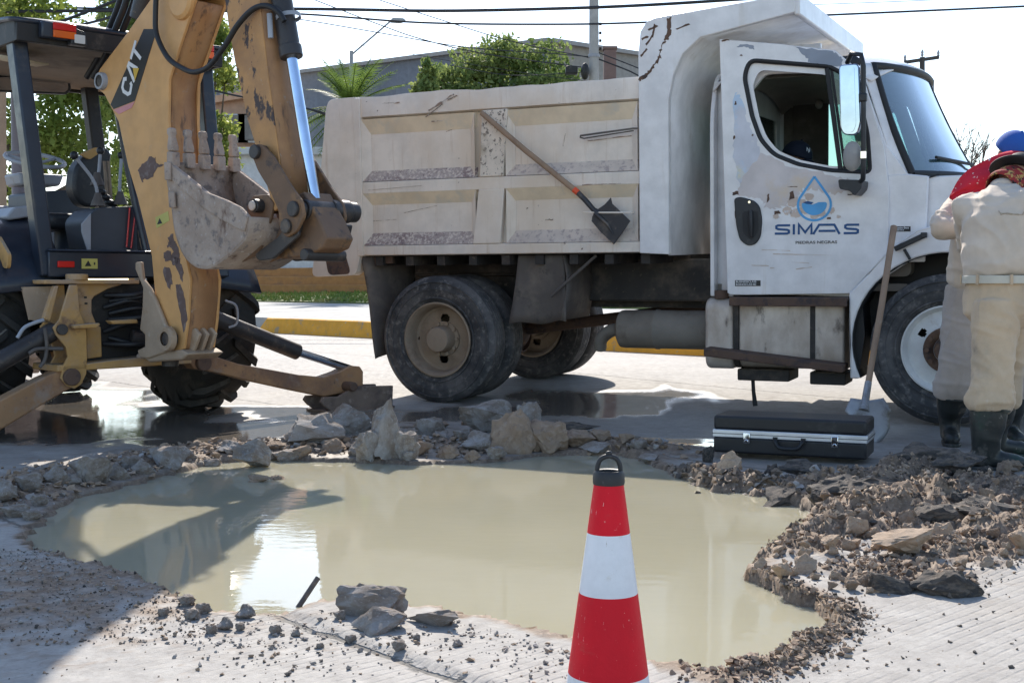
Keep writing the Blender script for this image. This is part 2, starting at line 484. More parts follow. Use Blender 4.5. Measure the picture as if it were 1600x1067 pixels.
def ground_material():
    m = bpy.data.materials.new('concrete_road'); m.use_nodes = True
    nt = m.node_tree; N = nt.nodes; L = nt.links.new
    bs = N['Principled BSDF']
    ge = N.new('ShaderNodeNewGeometry')
    pos = ge.outputs['Position']
    def nz(scale, detail=6, rg=.6, sc=(1,1,1)):
        mp = N.new('ShaderNodeMapping'); mp.inputs['Scale'].default_value = sc; L(pos, mp.inputs['Vector'])
        n = N.new('ShaderNodeTexNoise'); n.inputs['Scale'].default_value = scale; n.inputs['Detail'].default_value = detail; n.inputs['Roughness'].default_value = rg
        L(mp.outputs[0], n.inputs['Vector']); return n.outputs['Fac']
    def mr(f, a, b, c=0., d=1.):
        r = N.new('ShaderNodeMapRange'); r.inputs['From Min'].default_value = a; r.inputs['From Max'].default_value = b
        r.inputs['To Min'].default_value = c; r.inputs['To Max'].default_value = d; L(f, r.inputs['Value']); return r.outputs[0]
    def mth(op, a, b=None):
        n = N.new('ShaderNodeMath'); n.operation = op
        for i, v in enumerate((a, b)):
            if v is None: continue
            if isinstance(v, (int, float)): n.inputs[i].default_value = v
            else: L(v, n.inputs[i])
        return n.outputs[0]
    def mix(f, a, b):
        n = N.new('ShaderNodeMix'); n.data_type = 'RGBA'
        if isinstance(f, float): n.inputs['Factor'].default_value = f
        else: L(f, n.inputs['Factor'])
        for k, v in (('A', a), ('B', b)):
            if isinstance(v, tuple): n.inputs[k].default_value = (*v, 1)
            else: L(v, n.inputs[k])
        return n.outputs['Result']
    def dot(v):
        n = N.new('ShaderNodeVectorMath'); n.operation = 'DOT_PRODUCT'; L(pos, n.inputs[0]); n.inputs[1].default_value = (v[0], v[1], 0); return n.outputs['Value']
    am = N.new('ShaderNodeAttribute'); am.attribute_name = 'mud'
    aw = N.new('ShaderNodeAttribute'); aw.attribute_name = 'wet'
    mud, wet = am.outputs['Fac'], aw.outputs['Fac']
    # tined grooves across the road
    along = mth('ADD', dot(RD_K), mth('MULTIPLY', nz(2.5, 3), .03))
    gr = mth('SINE', mth('MULTIPLY', along, 2 * math.pi / .034))
    gr = mr(gr, .35, 1.)
    gmask = mr(nz(1.6, 6), .40, .68)
    gr = mth('MULTIPLY', mth('MULTIPLY', gr, gmask), mr(nz(40, 4), .3, .6))
    # slab joints along the road, 3.4 m apart
    q0 = G(442, 966); qj = q0[0] * RD_N[0] + q0[1] * RD_N[1]
    ac = mth('ADD', mth('SUBTRACT', dot(RD_N), qj - 3.4 * 40), mth('MULTIPLY', nz(6, 3), .03))
    jn = mth('ABSOLUTE', mth('SUBTRACT', mth('MODULO', ac, 3.4), 1.7))
    jn = mth('MAXIMUM', mr(jn, 1.688, 1.694), mth('MULTIPLY', mr(jn, 1.672, 1.69), mr(nz(22, 4), .52, .6)))
    col = mix(mr(nz(1.3, 6), .3, .7), (.255, .235, .215), (.33, .31, .285))
    col = mix(mr(nz(9, 8, .7), .4, .75), col, (.39, .37, .34))
    col = mix(mth('MULTIPLY', mr(nz(28, 8, .75), .5, .68), .45), col, (.22, .20, .175))
    col = mix(mth('MULTIPLY', mr(nz(70, 4), .52, .75), .5), col, (.20, .18, .155))
    col = mix(mth('MULTIPLY', gr, .30), col, (.16, .15, .135))
    col = mix(mr(nz(.9, 6), .55, .8, 0, .35), col, (.30, .24, .17))
    col = mix(mth('MULTIPLY', jn, .8), col, (.05, .047, .042))
    mcol = mix(mr(nz(16, 8, .7), .3, .7), (.11, .075, .05), (.27, .19, .13))
    mcol = mix(mr(nz(55, 5, .7), .5, .75), mcol, (.38, .29, .21))
    col = mix(mr(mud, .25, .7), col, mcol)
    wcol = mix(mth('MULTIPLY', wet, .72), col, mix(mr(nz(1.7, 5), .35, .65), (.052, .046, .040), (.115, .085, .055)))  # wet mix also carries the painted truck shade
    L(wcol, bs.inputs['Base Color'])
    rough = mth('SUBTRACT', mr(nz(20, 4), .3, .7, .72, .9), mth('MULTIPLY', mr(wet, .35, .85), .74))
    L(rough, bs.inputs['Roughness'])
    hgt = mth('SUBTRACT', mth('ADD', mth('MULTIPLY', nz(60, 8, .7), .35), mth('MULTIPLY', nz(220, 3), .15)), mth('MULTIPLY', gr, .55))
    hgt = mth('SUBTRACT', hgt, jn)
    bp = N.new('ShaderNodeBump'); bp.inputs['Distance'].default_value = .008
    L(mr(wet, .2, .8, .75, .02), bp.inputs['Strength']); L(hgt, bp.inputs['Height'])
    L(bp.outputs[0], bs.inputs['Normal'])
    return m
me.materials.append(ground_material())
me.shade_smooth()
ground = bpy.data.objects.new('ground', me); COL.objects.link(ground); structure(ground)

# murky water standing in the pit
wm = bpy.data.materials.new('murky_water'); wm.use_nodes = True
N = wm.node_tree.nodes; Lk = wm.node_tree.links.new
b_ = N['Principled BSDF']
tc = N.new('ShaderNodeNewGeometry')
nn = N.new('ShaderNodeTexNoise'); nn.inputs['Scale'].default_value = .8; nn.inputs['Detail'].default_value = 5; Lk(tc.outputs['Position'], nn.inputs['Vector'])
cr = N.new('ShaderNodeMix'); cr.data_type = 'RGBA'; Lk(nn.outputs['Fac'], cr.inputs['Factor'])
cr.inputs['A'].default_value = (.335, .315, .225, 1); cr.inputs['B'].default_value = (.45, .41, .295, 1)
Lk(cr.outputs['Result'], b_.inputs['Base Color'])
b_.inputs['Roughness'].default_value = .025; b_.inputs['IOR'].default_value = 1.4
mp = N.new('ShaderNodeMapping'); mp.inputs['Scale'].default_value = (1.0, 1.9, 1); Lk(tc.outputs['Position'], mp.inputs['Vector'])
n2 = N.new('ShaderNodeTexNoise'); n2.inputs['Scale'].default_value = 11; n2.inputs['Detail'].default_value = 3; Lk(mp.outputs[0], n2.inputs['Vector'])
bp = N.new('ShaderNodeBump'); bp.inputs['Strength'].default_value = .022; bp.inputs['Distance'].default_value = .02
Lk(n2.outputs['Fac'], bp.inputs['Height']); Lk(bp.outputs[0], b_.inputs['Normal'])
wb = MB()
xs = [p[0] for p in POOL]; ys = [p[1] for p in POOL]
wb.box(min(xs)-.05, max(xs)+.05, min(ys)-.05, max(ys)+.05, -1.2, WATER_Z)
b_.inputs['Subsurface Weight'].default_value = .75
b_.inputs['Subsurface Radius'].default_value = (1.0, .9, .6)
b_.inputs['Subsurface Scale'].default_value = .16
water = structure(wb.done('water', wm, smooth=0))

# ------------------------------------------------------------------ beyond the road: kerb, pavement, lawn
M_kerb = pm('yellow_kerb_paint', (.72, .33, .02), .7, layers=[((.30,.24,.16), 6, .55, .72), ((.45,.42,.37), 20, .62, .7)], bump=(60, .3))
M_pave = pm('pavement_concrete', (.40, .39, .37), .85, layers=[((.28,.26,.23), 2, .5, .75), ((.5,.49,.47), 9, .6, .8)], bump=(50, .3))
M_lawn = pm('lawn_soil', (.10, .13, .04), .95, layers=[((.17,.14,.07), 3, .5, .7)], bump=(30, .6))
M_path = pm('gravel_path', (.24, .22, .20), .95, layers=[((.36,.34,.31), 14, .5, .7)], bump=(60, .6))
GZ0 = .112
K0 = Vector((*G(400, 519, GZ0), 0))
kd, kn = Vector((*RD_K, 0)), Vector((*RD_N, 0))
def RD(s, q, z): return K0 + kd * s + kn * q + Vector((0, 0, z))
kb = MB()
prof = [(0, 0), (.03, .24), (.06, .262), (.20, .262), (.20, 0)]
rows = []
for i, s in enumerate([0.0, .12, .3] + [.6 * k for k in range(1, 62)]):
    sc_ = min(1, .05 + s / .3)
    rows.append([RD(s, p[0], GZ0 + p[1] * sc_ + (random.uniform(-.006, .006) if p[1] > .1 else -.02)) for p in prof])
n = len(prof)
kb.add([p for r in rows for p in r], [(i*n+j, i*n+j+1, (i+1)*n+j+1, (i+1)*n+j) for i in range(len(rows)-1) for j in range(n-1)] + [tuple(range(n))])
structure(kb.done('kerb', M_kerb, smooth=50))
def strip(name, mat, s0, s1, prof_, thick=.3):
    b = MB()
    ss = np.linspace(s0, s1, 40)
    pp = [(prof_[0][0], prof_[0][1] - thick)] + list(prof_) + [(prof_[-1][0], prof_[-1][1] - thick)]
    n = len(pp)
    b.add([RD(s, q, z) for s in ss for q, z in pp], [(i*n+j, i*n+j+1, (i+1)*n+j+1, (i+1)*n+j) for i in range(len(ss)-1) for j in range(n-1)])
    return structure(b.done(name, mat, smooth=60))
strip('pavement', M_pave, -14, 40, [(.204, GZ0 + .255), (5.2, GZ0 + .40)])
strip('lawn', M_lawn, -30, 40, [(5.21, GZ0 + .43), (8, GZ0 + .6), (11, GZ0 + .72)])
strip('path', M_path, -40, 40, [(11.01, GZ0 + .70), (16., GZ0 + .72)])

# grass blades of the lawn, one mass
def grass():
    n = 26000
    s = rng.uniform(-14, 30, n); q = rng.uniform(5.25, 10.9, n)
    z = np.interp(q, [5.2, 8, 11], [GZ0 + .43, GZ0 + .6, GZ0 + .72])
    P = np.array(K0)[None] + np.array(kd)[None] * s[:, None] + np.array(kn)[None] * q[:, None]
    P[:, 2] = z
    a = rng.uniform(0, math.pi, n); h = rng.uniform(.04, .11, n); w = rng.uniform(.015, .04, n)
    dx = np.stack([np.cos(a) * w, np.sin(a) * w, np.zeros(n)], -1)
    tip = np.stack([rng.normal(0, .03, n), rng.normal(0, .03, n), h], -1)
    V = np.stack([P - dx, P + dx, P + tip], 1).reshape(-1, 3)
    F = np.arange(n * 3).reshape(-1, 3)
    me = bpy.data.meshes.new('grass'); me.from_pydata(V.tolist(), [], F.tolist())
    o = link('grass', me, pm('grass_blades', (.16, .22, .04), .8, layers=[((.30,.27,.08), 1.2, .45, .62)]), smooth=0)
    o['kind'] = 'stuff'; o['label'] = 'short patchy green grass of the verge behind the yellow kerb'; o['category'] = 'grass'
grass()
# ================================================================== dump truck
# local axes: x forward along the truck, y across (away from the pit), z up; origin at the near rear tyre's contact
M_white = pm('truck_white_paint', (.78, .76, .76), .36, layers=[((.60,.55,.49), 3.0, .55, .85, (3,3,.3)), ((.52,.46,.40), 1.3, .62, .85), ((.35,.30,.25), 34, .72, .76)], rvar=.08, coat=.3)
M_bed = pm('bed_dusty_white_paint', (.82, .73, .64), .6, layers=[((.75,.62,.49), 1.1, .40, .68, (1,1,.5)), ((.62,.49,.37), 5, .55, .78, (4,1,.3)), ((.20,.135,.10), 17, .685, .715, (1,1,1.3)), ((.13,.085,.075), 60, .70, .74)], bump=(40, .12), rvar=.1)
M_ledge = pm('bed_scuffed_ledge', (.46, .37, .33), .8, layers=[((.27,.19,.18), 2.4, .45, .62), ((.20,.15,.145), 34, .55, .68), ((.70,.60,.51), 40, .46, .62)], bump=(70, .35))
M_soffit = pm('bed_yellowed_chamfer', (.80, .67, .50), .65, layers=[((.66,.60,.5), 6, .5, .7)], bump=(40, .1))
M_ledge2 = pm('bed_lightly_scuffed_ledge', (.64, .54, .46), .8, layers=[((.42,.34,.31), 26, .5, .62), ((.72,.63,.53), 3, .5, .7)], bump=(70, .2))
M_speck = pm('bed_chipped_post', (.74, .65, .55), .65, layers=[((.16,.13,.11), 34, .56, .6, (1,1,.8)), ((.45,.38,.29), 4, .5, .7)], bump=(50, .2))
M_rustp = pm('rust_patch', (.14, .085, .06), .9, layers=[((.07,.05,.045), 20, .5, .65)], bump=(80, .4))
M_scar = pm('faint_rust_scratch', (.30, .21, .16), .85, layers=[((.62,.54,.46), 26, .5, .6)])
M_primer = pm('primer_patch', (.28, .31, .37), .55, layers=[((.55,.56,.6), 14, .68, .74)])
M_peel = pm('worn_pinkish_patch', (.60, .48, .40), .6, layers=[((.66,.65,.66), 22, .56, .62), ((.2,.16,.14), 34, .68, .72)])
M_blackp = pm('black_plastic', (.022, .024, .028), .45, layers=[((.10,.09,.085), 9, .55, .8)], bump=(150, .1))
M_rubber = pm('black_gasket', (.018, .018, .02), .6)
M_chassis = pm('dirty_black_chassis', (.035, .032, .031), .7, layers=[((.13,.105,.085), 4, .45, .75), ((.2,.16,.12), 22, .6, .75)], bump=(50, .2), dust=((.26,.21,.16), .7))
M_rust = pm('rusty_steel', (.12, .075, .055), .85, layers=[((.06,.045,.045), 7, .5, .65), ((.24,.14,.075), 15, .58, .75)], bump=(60, .35))
M_muffler = pm('dusty_muffler', (.24, .215, .185), .75, layers=[((.14,.11,.09), 5, .5, .75)], bump=(40, .15))
M_alu = pm('worn_aluminium', (.62, .56, .51), .45, metal=.35, layers=[((.46,.38,.31), 3.0, .38, .68, (1,1,.5), .75), ((.16,.13,.11), 9, .56, .72, (1,1,.4), .8)], bump=(90, .1))
M_chrome = pm('chrome', (.85, .86, .88), .06, metal=1.)
M_mirg = pm('mirror_silver', (.42, .50, .62), .03, metal=1.)
M_tyre = pm('dusty_tyre', (.045, .046, .05), .8, layers=[((.12,.115,.115), 3.5, .36, .66), ((.21,.20,.19), 18, .50, .72)], bump=(70, .25))
M_tread = pm('clean_tyre', (.02, .02, .021), .8, layers=[((.07,.062,.055), 8, .5, .75)], bump=(70, .2))
M_rimtan = pm('muddy_rim', (.30, .235, .175), .8, layers=[((.18,.125,.085), 5, .5, .75), ((.40,.34,.27), 14, .6, .8)], bump=(50, .25))
M_rimw = pm('white_rim', (.68, .68, .67), .5, layers=[((.40,.33,.26), 7, .6, .8), ((.2,.13,.08), 22, .68, .74)], bump=(60, .1))
M_hubr = pm('rusty_hub', (.13, .075, .05), .8, layers=[((.24,.15,.09), 16, .5, .7), ((.05,.04,.038), 9, .55, .7)], bump=(60, .4))
M_flap = pm('mud_flap_rubber', (.115, .10, .092), .8, layers=[((.22,.185,.15), 3, .45, .75), ((.05,.048,.046), 9, .55, .75)], bump=(30, .2))
M_wind = glass_mat('windscreen_glass', (.60, .82, .88), 5.0, .02, .10, (.30,.55,.66))  # bluish film colour imitates the sky's reflection in the glass
M_wing = glass_mat('window_glass', (.55, .70, .66), 1.2, .02, .04)
M_trim = pm('cab_interior_trim', (.17, .15, .13), .85, layers=[((.24,.215,.19), 5, .5, .7)], bump=(90, .2))
M_headl = pm('cab_headliner', (.48, .43, .37), .9, bump=(120, .2))
M_blue = pm('logo_dark_blue', (.010, .075, .22), .5, layers=[((.62,.6,.58), 40, .72, .75)])
M_lblue = pm('logo_light_blue', (.09, .37, .70), .5)
M_black = pm('black_print', (.02, .02, .02), .5)
M_wprint = pm('white_print', (.75, .75, .75), .5)
M_seat = pm('seat_fabric', (.06, .058, .055), .9, bump=(200, .2))

truck = thing('dump_truck', 'white tipper lorry with dusty dented bed and open near-side door, standing behind the flooded pit', 'dump truck',
              (TR_O[0], TR_O[1], .0), (math.radians(2.0), 0, math.atan2(TR_U[1], TR_U[0])))
W = 2.44
I3 = lambda x, z, y: (x, y, z)

# --- chassis
c = MB()
for y0, y1 in ((.78, .86), (1.58, 1.66)): c.box(-1.0, 4.9, y0, y1, .74, 1.0)
for x in (-.9, .7, 1.6, 2.4, 3.2): c.box(x - .05, x + .05, .86, 1.58, .78, .95)
c.done('chassis_rail', M_chassis, truck, .008)
c = MB(); c.box(-.65, 1.92, .70, 1.74, 1.003, 1.10)
c.box(-.9, 1.9, .62, .70, 1.03, 1.16).box(-.9, 1.9, 1.74, 1.82, 1.03, 1.16)
c.done('subframe', M_chassis, truck, .006)
c = MB()
for x in np.linspace(-.55, 1.75, 9): c.box(x - .035, x + .035, .06, 2.38, 1.105, 1.178)
c.done('bed_crossmember', M_chassis, truck)
c = MB(); c.box(.72, 2.18, .60, .775, .80, 1.13); c.done('side_locker', M_chassis, truck, .015)
c = MB(); c.box(.74, 1.0, .57, .598, .70, .96); c.done('bracket_plate', M_flap, truck, .02)

# --- rear axle and driveline
c = MB(); c.cyl((0,.5,.51), (0,1.94,.51), .075, n=18); c.done('rear_axle', M_rust, truck)
c = MB(); c.ball((.02,1.22,.50), (.24,.2,.2), 20, 14); c.lathe([(.02,.0),(.19,.0),(.19,.04),(.17,.05)], (.16,1.22,.5), (1,0,0), 22); c.done('differential', M_rust, truck, smooth=45)
c = MB(); c.cyl((.25,1.22,.52), (2.3,1.22,.78), .05, n=16); c.done('drive_shaft', M_rust, truck)
c = MB()
for y in (.72, 1.72):
    c.tube([(-.65,y,.76),(-.3,y,.66),(0,y,.62),(.3,y,.66),(.65,y,.76)], .05, 8)
c.done('leaf_spring', M_rust, truck)

# --- wheels (axis along y, outside at y=0 going inwards +y)
def tyre_mesh(side_mat, R=.51, w=.27, rim=.295, lug=False, n=72):
    prof = [(rim-.012, .05),(rim+.01, .035),(rim+.05,.012),(rim+.12,.0),(R-.06,.006),(R-.028,.018),(R-.010,.034)]
    g = []
    y = .045; step = (w - .09) / 5
    for k in range(5):
        g += [(R, y), (R, y + step*.72), (R-.014, y + step*.76), (R-.014, y + step*.97)]
        y += step
    prof = prof + g[:-2] + [(R-.010, w-.034),(R-.028,w-.018),(R-.06,w-.006),(rim+.12,w),(rim+.05,w-.012),(rim-.012,w-.05)]
    return prof
def build_wheel(name, yo, x, sgn, kind):
    """yo: outer face across position; sgn +1 when the wheel's inside lies at larger y"""
    tprof = tyre_mesh(None)
    t = MB(); t.lathe([(r, h * sgn) for r, h in tprof], (x, yo, .51), (0,1,0), 84)
    ty = t.done('tyre', M_tyre, truck, smooth=28)
    hub_mat, rim_mat = (M_rimtan, M_rimtan) if kind == 'rear' else (M_hubr, M_rimw)
    # raised rings and letters-like ribs on the sidewall
    t = MB()
    for rr in (.335, .405, .462): t.lathe([(rr-.006, .006), (rr-.003,-.003),(rr+.003,-.003),(rr+.006,.006)], (x, yo + (0 if True else 0), .51), (0, sgn, 0), 72)
    for k in range(26):
        a = 2 * math.pi * k / 26
        if k % 3 == 0: continue
        u = Vector((math.cos(a), 0, math.sin(a))); tt = Vector((-math.sin(a), 0, math.cos(a)))
        p = Vector((x, yo - .001 * sgn, .51)) + u * .435
        t.bar(p - u * .012, p + u * .012, .004, .022, up=tt)
    t.done('sidewall_rib', M_tyre, ty, smooth=28)
    # rim barrel
    if kind == 'rear':
        prof = [(.285,.05),(.302,.025),(.302,.012),(.290,.008),(.283,.018),(.268,.045),(.262,.10),(.255,.135),(.235,.15)]
        dz, r_in, r_out = .15, .0, .235
    else:
        prof = [(.285,.05),(.302,.03),(.302,.014),(.290,.010),(.284,.02),(.272,.05),(.262,.062),(.245,.058)]
        dz, r_in, r_out = .058, .0, .245
    rb = MB(); rb.lathe([(r, h * sgn) for r, h in prof], (x, yo, .51), (0,1,0), 64)
    # disc with hand holes
    nr, na = 18, 150
    hole_r, hole_n, hole_w, ph = (.165, 2, .036, 1.62) if kind == 'rear' else (.200, 2, .026, -2.55)
    vs_, fs_ = [], []
    for i in range(nr + 1):
        r = .02 + (r_out - .02) * i / nr
        bulge = (-.012 if kind == 'rear' else -.045) * (1 - (r / r_out) ** 2)
        for k in range(na):
            a = 2 * math.pi * k / na
            vs_.append((x + r * math.cos(a), yo + sgn * (dz + bulge), .51 + r * math.sin(a)))
    for i in range(nr):
        for k in range(na):
            rc = .02 + (r_out - .02) * (i + .5) / nr; ac = 2 * math.pi * (k + .5) / na
            inside = False
            for h in range(hole_n):
                ah = 2 * math.pi * h / hole_n - ph
                d = math.hypot((rc - hole_r) / hole_w, rc * ((ac - ah + math.pi) % (2*math.pi) - math.pi) / (hole_w * 1.15))
                if d < 1: inside = True
            if inside: continue
            fs_.append((i*na+k, i*na+(k+1)%na, (i+1)*na+(k+1)%na, (i+1)*na+k))
    rb.add(vs_, fs_)
    rim = rb.done('rim', rim_mat, truck, smooth=40)
    hb = MB()
    if kind == 'rear':
        hb.lathe([(.14,.145),(.14,.125),(.11,.12),(.102,.06),(.102,.03),(.095,.012),(.05,.006),(.001,.004)], (x, yo, .51), (0, sgn, 0), 32)
        nutr, nuty = .125, .125
    else:
        hb.lathe([(.155,.022),(.155,.002),(.125,-.004),(.10,.006),(.088,.02),(.08,-.02),(.075,-.045),(.04,-.052),(.001,-.054)], (x, yo, .51), (0, sgn, 0), 36)
        nutr, nuty = .128, -.002
    hub = hb.done('hub', hub_mat, truck, smooth=35)
    if yo < .2:
        nb = MB().cyl((0,0,0), (0,-.022*sgn,0), .016, n=6).done('wheel_nut', hub_mat, hub)
        for k in range(10):
            o = nb if k == 0 else nb.copy()
            if k: COL.objects.link(o)
            a = 2*math.pi*k/10; o.location = (x + nutr*math.cos(a), yo + nuty*sgn, .51 + nutr*math.sin(a))
    return ty
build_wheel('w', .0, 0, 1, 'rear'); build_wheel('w', .60, 0, -1, 'front_hidden' if False else 'rear')
build_wheel('w', 2.44, 0, -1, 'rear'); build_wheel('w', 1.84, 0, 1, 'rear')
build_wheel('w', .05, 3.88, 1, 'front'); build_wheel('w', 2.39, 3.88, -1, 'front')
c = MB(); c.bar((3.88,.3,.45), (3.88,2.14,.45), .1, .12); c.done('front_axle', M_chassis, truck, .01)

# --- mud flaps, exhaust silencer, tank and steps
def flap(name, poly, y, bend, mat):
    b = MB()
    def fn(u, v):
        x = poly[0][0]*(1-u)*(1-v) + poly[1][0]*u*(1-v) + poly[2][0]*u*v + poly[3][0]*(1-u)*v
        z = poly[0][1]*(1-u)*(1-v) + poly[1][1]*u*(1-v) + poly[2][1]*u*v + poly[3][1]*(1-u)*v
        yy = y + bend * math.sin(u * 3.1) * (.3 + v) + .02 * math.sin(u * 7 + v * 3)
        return (x, yy, z + .012 * math.sin(u * 9) * v)
    b.grid(fn, 12, 8)
    return b.done(name, mat, truck, smooth=60, solid=.012)
flap('mud_flap', [(.69,1.175),(1.07,1.175),(1.09,.66),(.60,.64)], .10, .05, M_flap)
b = MB()
b.grid(lambda u, v: (1.07 + .03*math.sin(v*4) + .005*u, .10 + .55*u, 1.175 - .5*v), 6, 6); b.done('mud_flap', M_flap, truck, smooth=60, solid=.012)
c = MB(); c.cyl((1.34,.11,1.17), (.97,.085,.86), .012, n=8); c.done('flap_brace', M_flap, truck)
b = MB()
b.grid(lambda u, v: (-.71 + .13*v + (.22 - .17*v)*u, .03 + .5*u*u + .02*math.sin(v*5), 1.18 - v*(.84 - .05*u)), 8, 10); b.done('mud_flap', M_flap, truck, smooth=60, solid=.012)
c = MB(); c.box(-.70, -.45, .1, .14, 1.12, 1.18); c.done('flap_hanger', M_rust, truck)
c = MB(); c.lathe([(.0,0),(.11,.0),(.145,.02),(.15,.05),(.15,.30),(.156,.31),(.156,.33),(.15,.34),(.15,.72),(.13,.75),(.0,.75)], (1.37,.52,.585), (1,0,0), 32)
c.done('silencer', M_muffler, truck)
c = MB(); c.tube(smooth_path([(1.42,.52,.58),(1.30,.53,.57),(1.20,.56,.50),(1.17,.60,.42)]), .052, 14); c.done('tail_pipe', M_muffler, truck)

tank_prof = round_poly([(.11,.34),(.11,.86),(.66,.86),(.66,.34)], [.13,.06,.06,.13], 7)
c = MB(); c.prism(tank_prof, lambda y, z, x: (x, y, z), 2.44, 3.19); tank = c.done('fuel_tank', M_alu, truck, .012)
c = MB(); c.prism(round_poly([(.09,.33),(.09,.85),(.5,.85),(.5,.33)], [.1,.1,.05,.1], 7), lambda y, z, x: (x, y, z), 2.19, 2.40); c.done('reservoir_tank', M_alu, truck, .03, seg=4)
c = MB(); c.lathe([(.0,.03),(.05,.03),(.055,.0),(.055,-.03)], (2.30,.17,.875), (0,0,1), 20); c.done('filler_cap', M_rust, truck)
for x in (2.405, 2.955):
    c = MB(); c.prism(round_poly([(.102,.335),(.102,.868),(.67,.868),(.67,.335)], [.13,.06,.06,.13], 7), lambda y, z, xx: (xx, y, z), x, x + .035); c.done('tank_strap', M_chassis, truck)
c = MB(); c.box(2.40, 3.23, .0, .30, .838, .862); c.box(2.40, 3.23, -.005, .012, .80, .862); c.done('step_tread', M_rust, truck, .006)
c = MB()
c.add([(2.23,-.07,.50),(3.21,-.04,.40),(3.21,.16,.40),(2.23,.16,.50),(2.23,-.07,.44),(3.21,-.04,.345),(3.21,.16,.345),(2.23,.16,.44)], [(0,1,2,3),(4,7,6,5),(0,4,5,1),(1,5,6,2),(2,6,7,3),(3,7,4,0)])
c.done('step_tread', M_rust, truck, .008)
c = MB(); c.box(2.42, 2.80, .14, .45, .25, .335); c.box(2.95,3.2,.12,.4,.24,.33); c.done('tank_bracket', M_chassis, truck, .01)
c = MB(); c.tube([(2.52,.2,.27),(2.525,.2,.17),(2.54,.195,.06)], [.014,.014,.018], 8); c.done('hanging_strap', M_rubber, truck)

# --- tipper bed
bed_bot, bed_top = 1.187, 2.468
c = MB(); c.box(-.72, 1.90, .055, .085, bed_bot + .01, bed_top - .02); wall = c.done('bed_side', M_bed, truck)
tr_h = lambda pr: [(p[0], p[1]) for p in pr]
def rail(name, prof, x0, x1, mat, dx=0.):
    b = MB(); b.prism(prof, lambda y, z, x: (x + dx * (z - 1.8), y, z), x0, x1)
    return b.done(name, mat, truck, .006)
# dents along the upper edge
b = MB()
def top_rail(u, v):
    x = -.70 + 2.44 * u
    pr = [(.052,2.295),(.0,2.31),(-.004,2.45),(.004,bed_top),(.05,bed_top),(.084,2.45)]
    k = v * 5; i = min(4, int(k)); f = k - i
    y = pr[i][0]*(1-f) + pr[i+1][0]*f; z = pr[i][1]*(1-f) + pr[i+1][1]*f
    d = mnoise.noise((x * 2.3, 1.5, 0)) * .020 + mnoise.noise((x * 7, 4.5, 0)) * .008
    return (x, y + d * .6, z + (d * .9 if z > 2.4 else 0))
b.grid(top_rail, 120, 5); b.done('top_rail', M_bed, truck, smooth=40)
rail('mid_rail', [(.054,1.68),(.0,1.69),(.0,1.785),(.054,1.79)], -.70, 1.735, M_bed)
rail('bottom_rail', [(.054,bed_bot),(.0,bed_bot+.004),(.0,1.268),(.054,1.275)], -.70, 1.735, M_bed)
cols = [(-.655, .375), (.64, 1.715)]
for ci, (xa, xb) in enumerate(cols):
    for (z0, z1, kind) in ((2.29, 2.17, 's'), (1.789, 1.875, 'l'), (1.691, 1.60, 's'), (1.272, 1.37, 'l')):
        b = MB()
        y0, y1 = .001, .053
        ins = .04
        b.add([(xa, y0, z0), (xb, y0, z0), (xb - ins, y1, z1), (xa + ins, y1, z1), (xa, .06, z0), (xb, .06, z0), (xb, .06, z1), (xa, .06, z1)], [(0,1,2,3),(0,4,5,1),(3,2,6,7),(1,5,6,2),(0,3,7,4)])
        b.done('panel_ledge' if kind == 'l' else 'panel_chamfer', (M_ledge if ci == 0 else M_ledge2) if kind == 'l' else M_soffit, truck)
    for (z0, z1) in ((1.789, 2.29), (1.272, 1.691)):
        for xe, s in ((xa, 1), (xb, -1)):
            b = MB(); b.add([(xe, .001, z0), (xe, .001, z1), (xe + s*.06, .053, z1 - .1), (xe + s*.06, .053, z0 + .085), (xe, .058, z0), (xe, .058, z1)], [(0,1,2,3),(0,3,4),(1,5,2)])
            b.done('panel_chamfer', M_bed, truck)
# posts
b = MB(); b.prism([(.445,2.30),(.665,2.30),(.62,1.787),(.415,1.787)], I3, -.006, .054); b.done('centre_post', M_speck, truck, .008)
b = MB(); b.prism([(.405,1.693),(.625,1.693),(.585,1.27),(.345,1.27)], I3, -.005, .054); b.done('centre_post', M_bed, truck, .008)
b = MB(); b.prism(round_poly([(-.985,2.40),(-.95,2.47),(-.70,2.472),(-.69,1.19),(-.735,1.03),(-1.17,1.015),(-1.12,1.32),(-1.04,1.99)], [.05,.05,.005,.01,.05,.06,.05,.05], 4), I3, -.012, .10); b.done('rear_post', M_bed, truck, .012)
b = MB(); b.box(-.715, -.655, -.018, .09, bed_bot - .002, 2.462); b.done('rear_post_flange', M_bed, truck, .008)
b = MB(); b.prism(round_poly([(-1.06,1.36),(-.86,1.30),(-.78,1.04),(-1.0,1.03)], .05), I3, -.0155, -.012); b.done('rust_scar', M_rustp, truck)
# tailgate, far side, floor
b = MB(); b.add([(-.99,.10,2.40),(-1.16,.10,1.04),(-1.16,2.34,1.04),(-.99,2.34,2.40),(-.93,.10,2.40),(-1.09,.10,1.04),(-1.09,2.34,1.04),(-.93,2.34,2.40)], [(0,1,2,3),(7,6,5,4),(0,4,5,1),(2,6,7,3),(0,3,7,4),(1,5,6,2)]); b.done('tailgate', M_bed, truck, .01)
b = MB(); b.box(-1.0, 1.95, 2.36, W, bed_bot, 2.465); b.done('bed_side', M_bed, truck, .01)
b = MB(); b.box(-1.05, 1.9, .086, 2.359, bed_bot - .006, bed_bot + .05); b.done('bed_floor', M_chassis, truck)
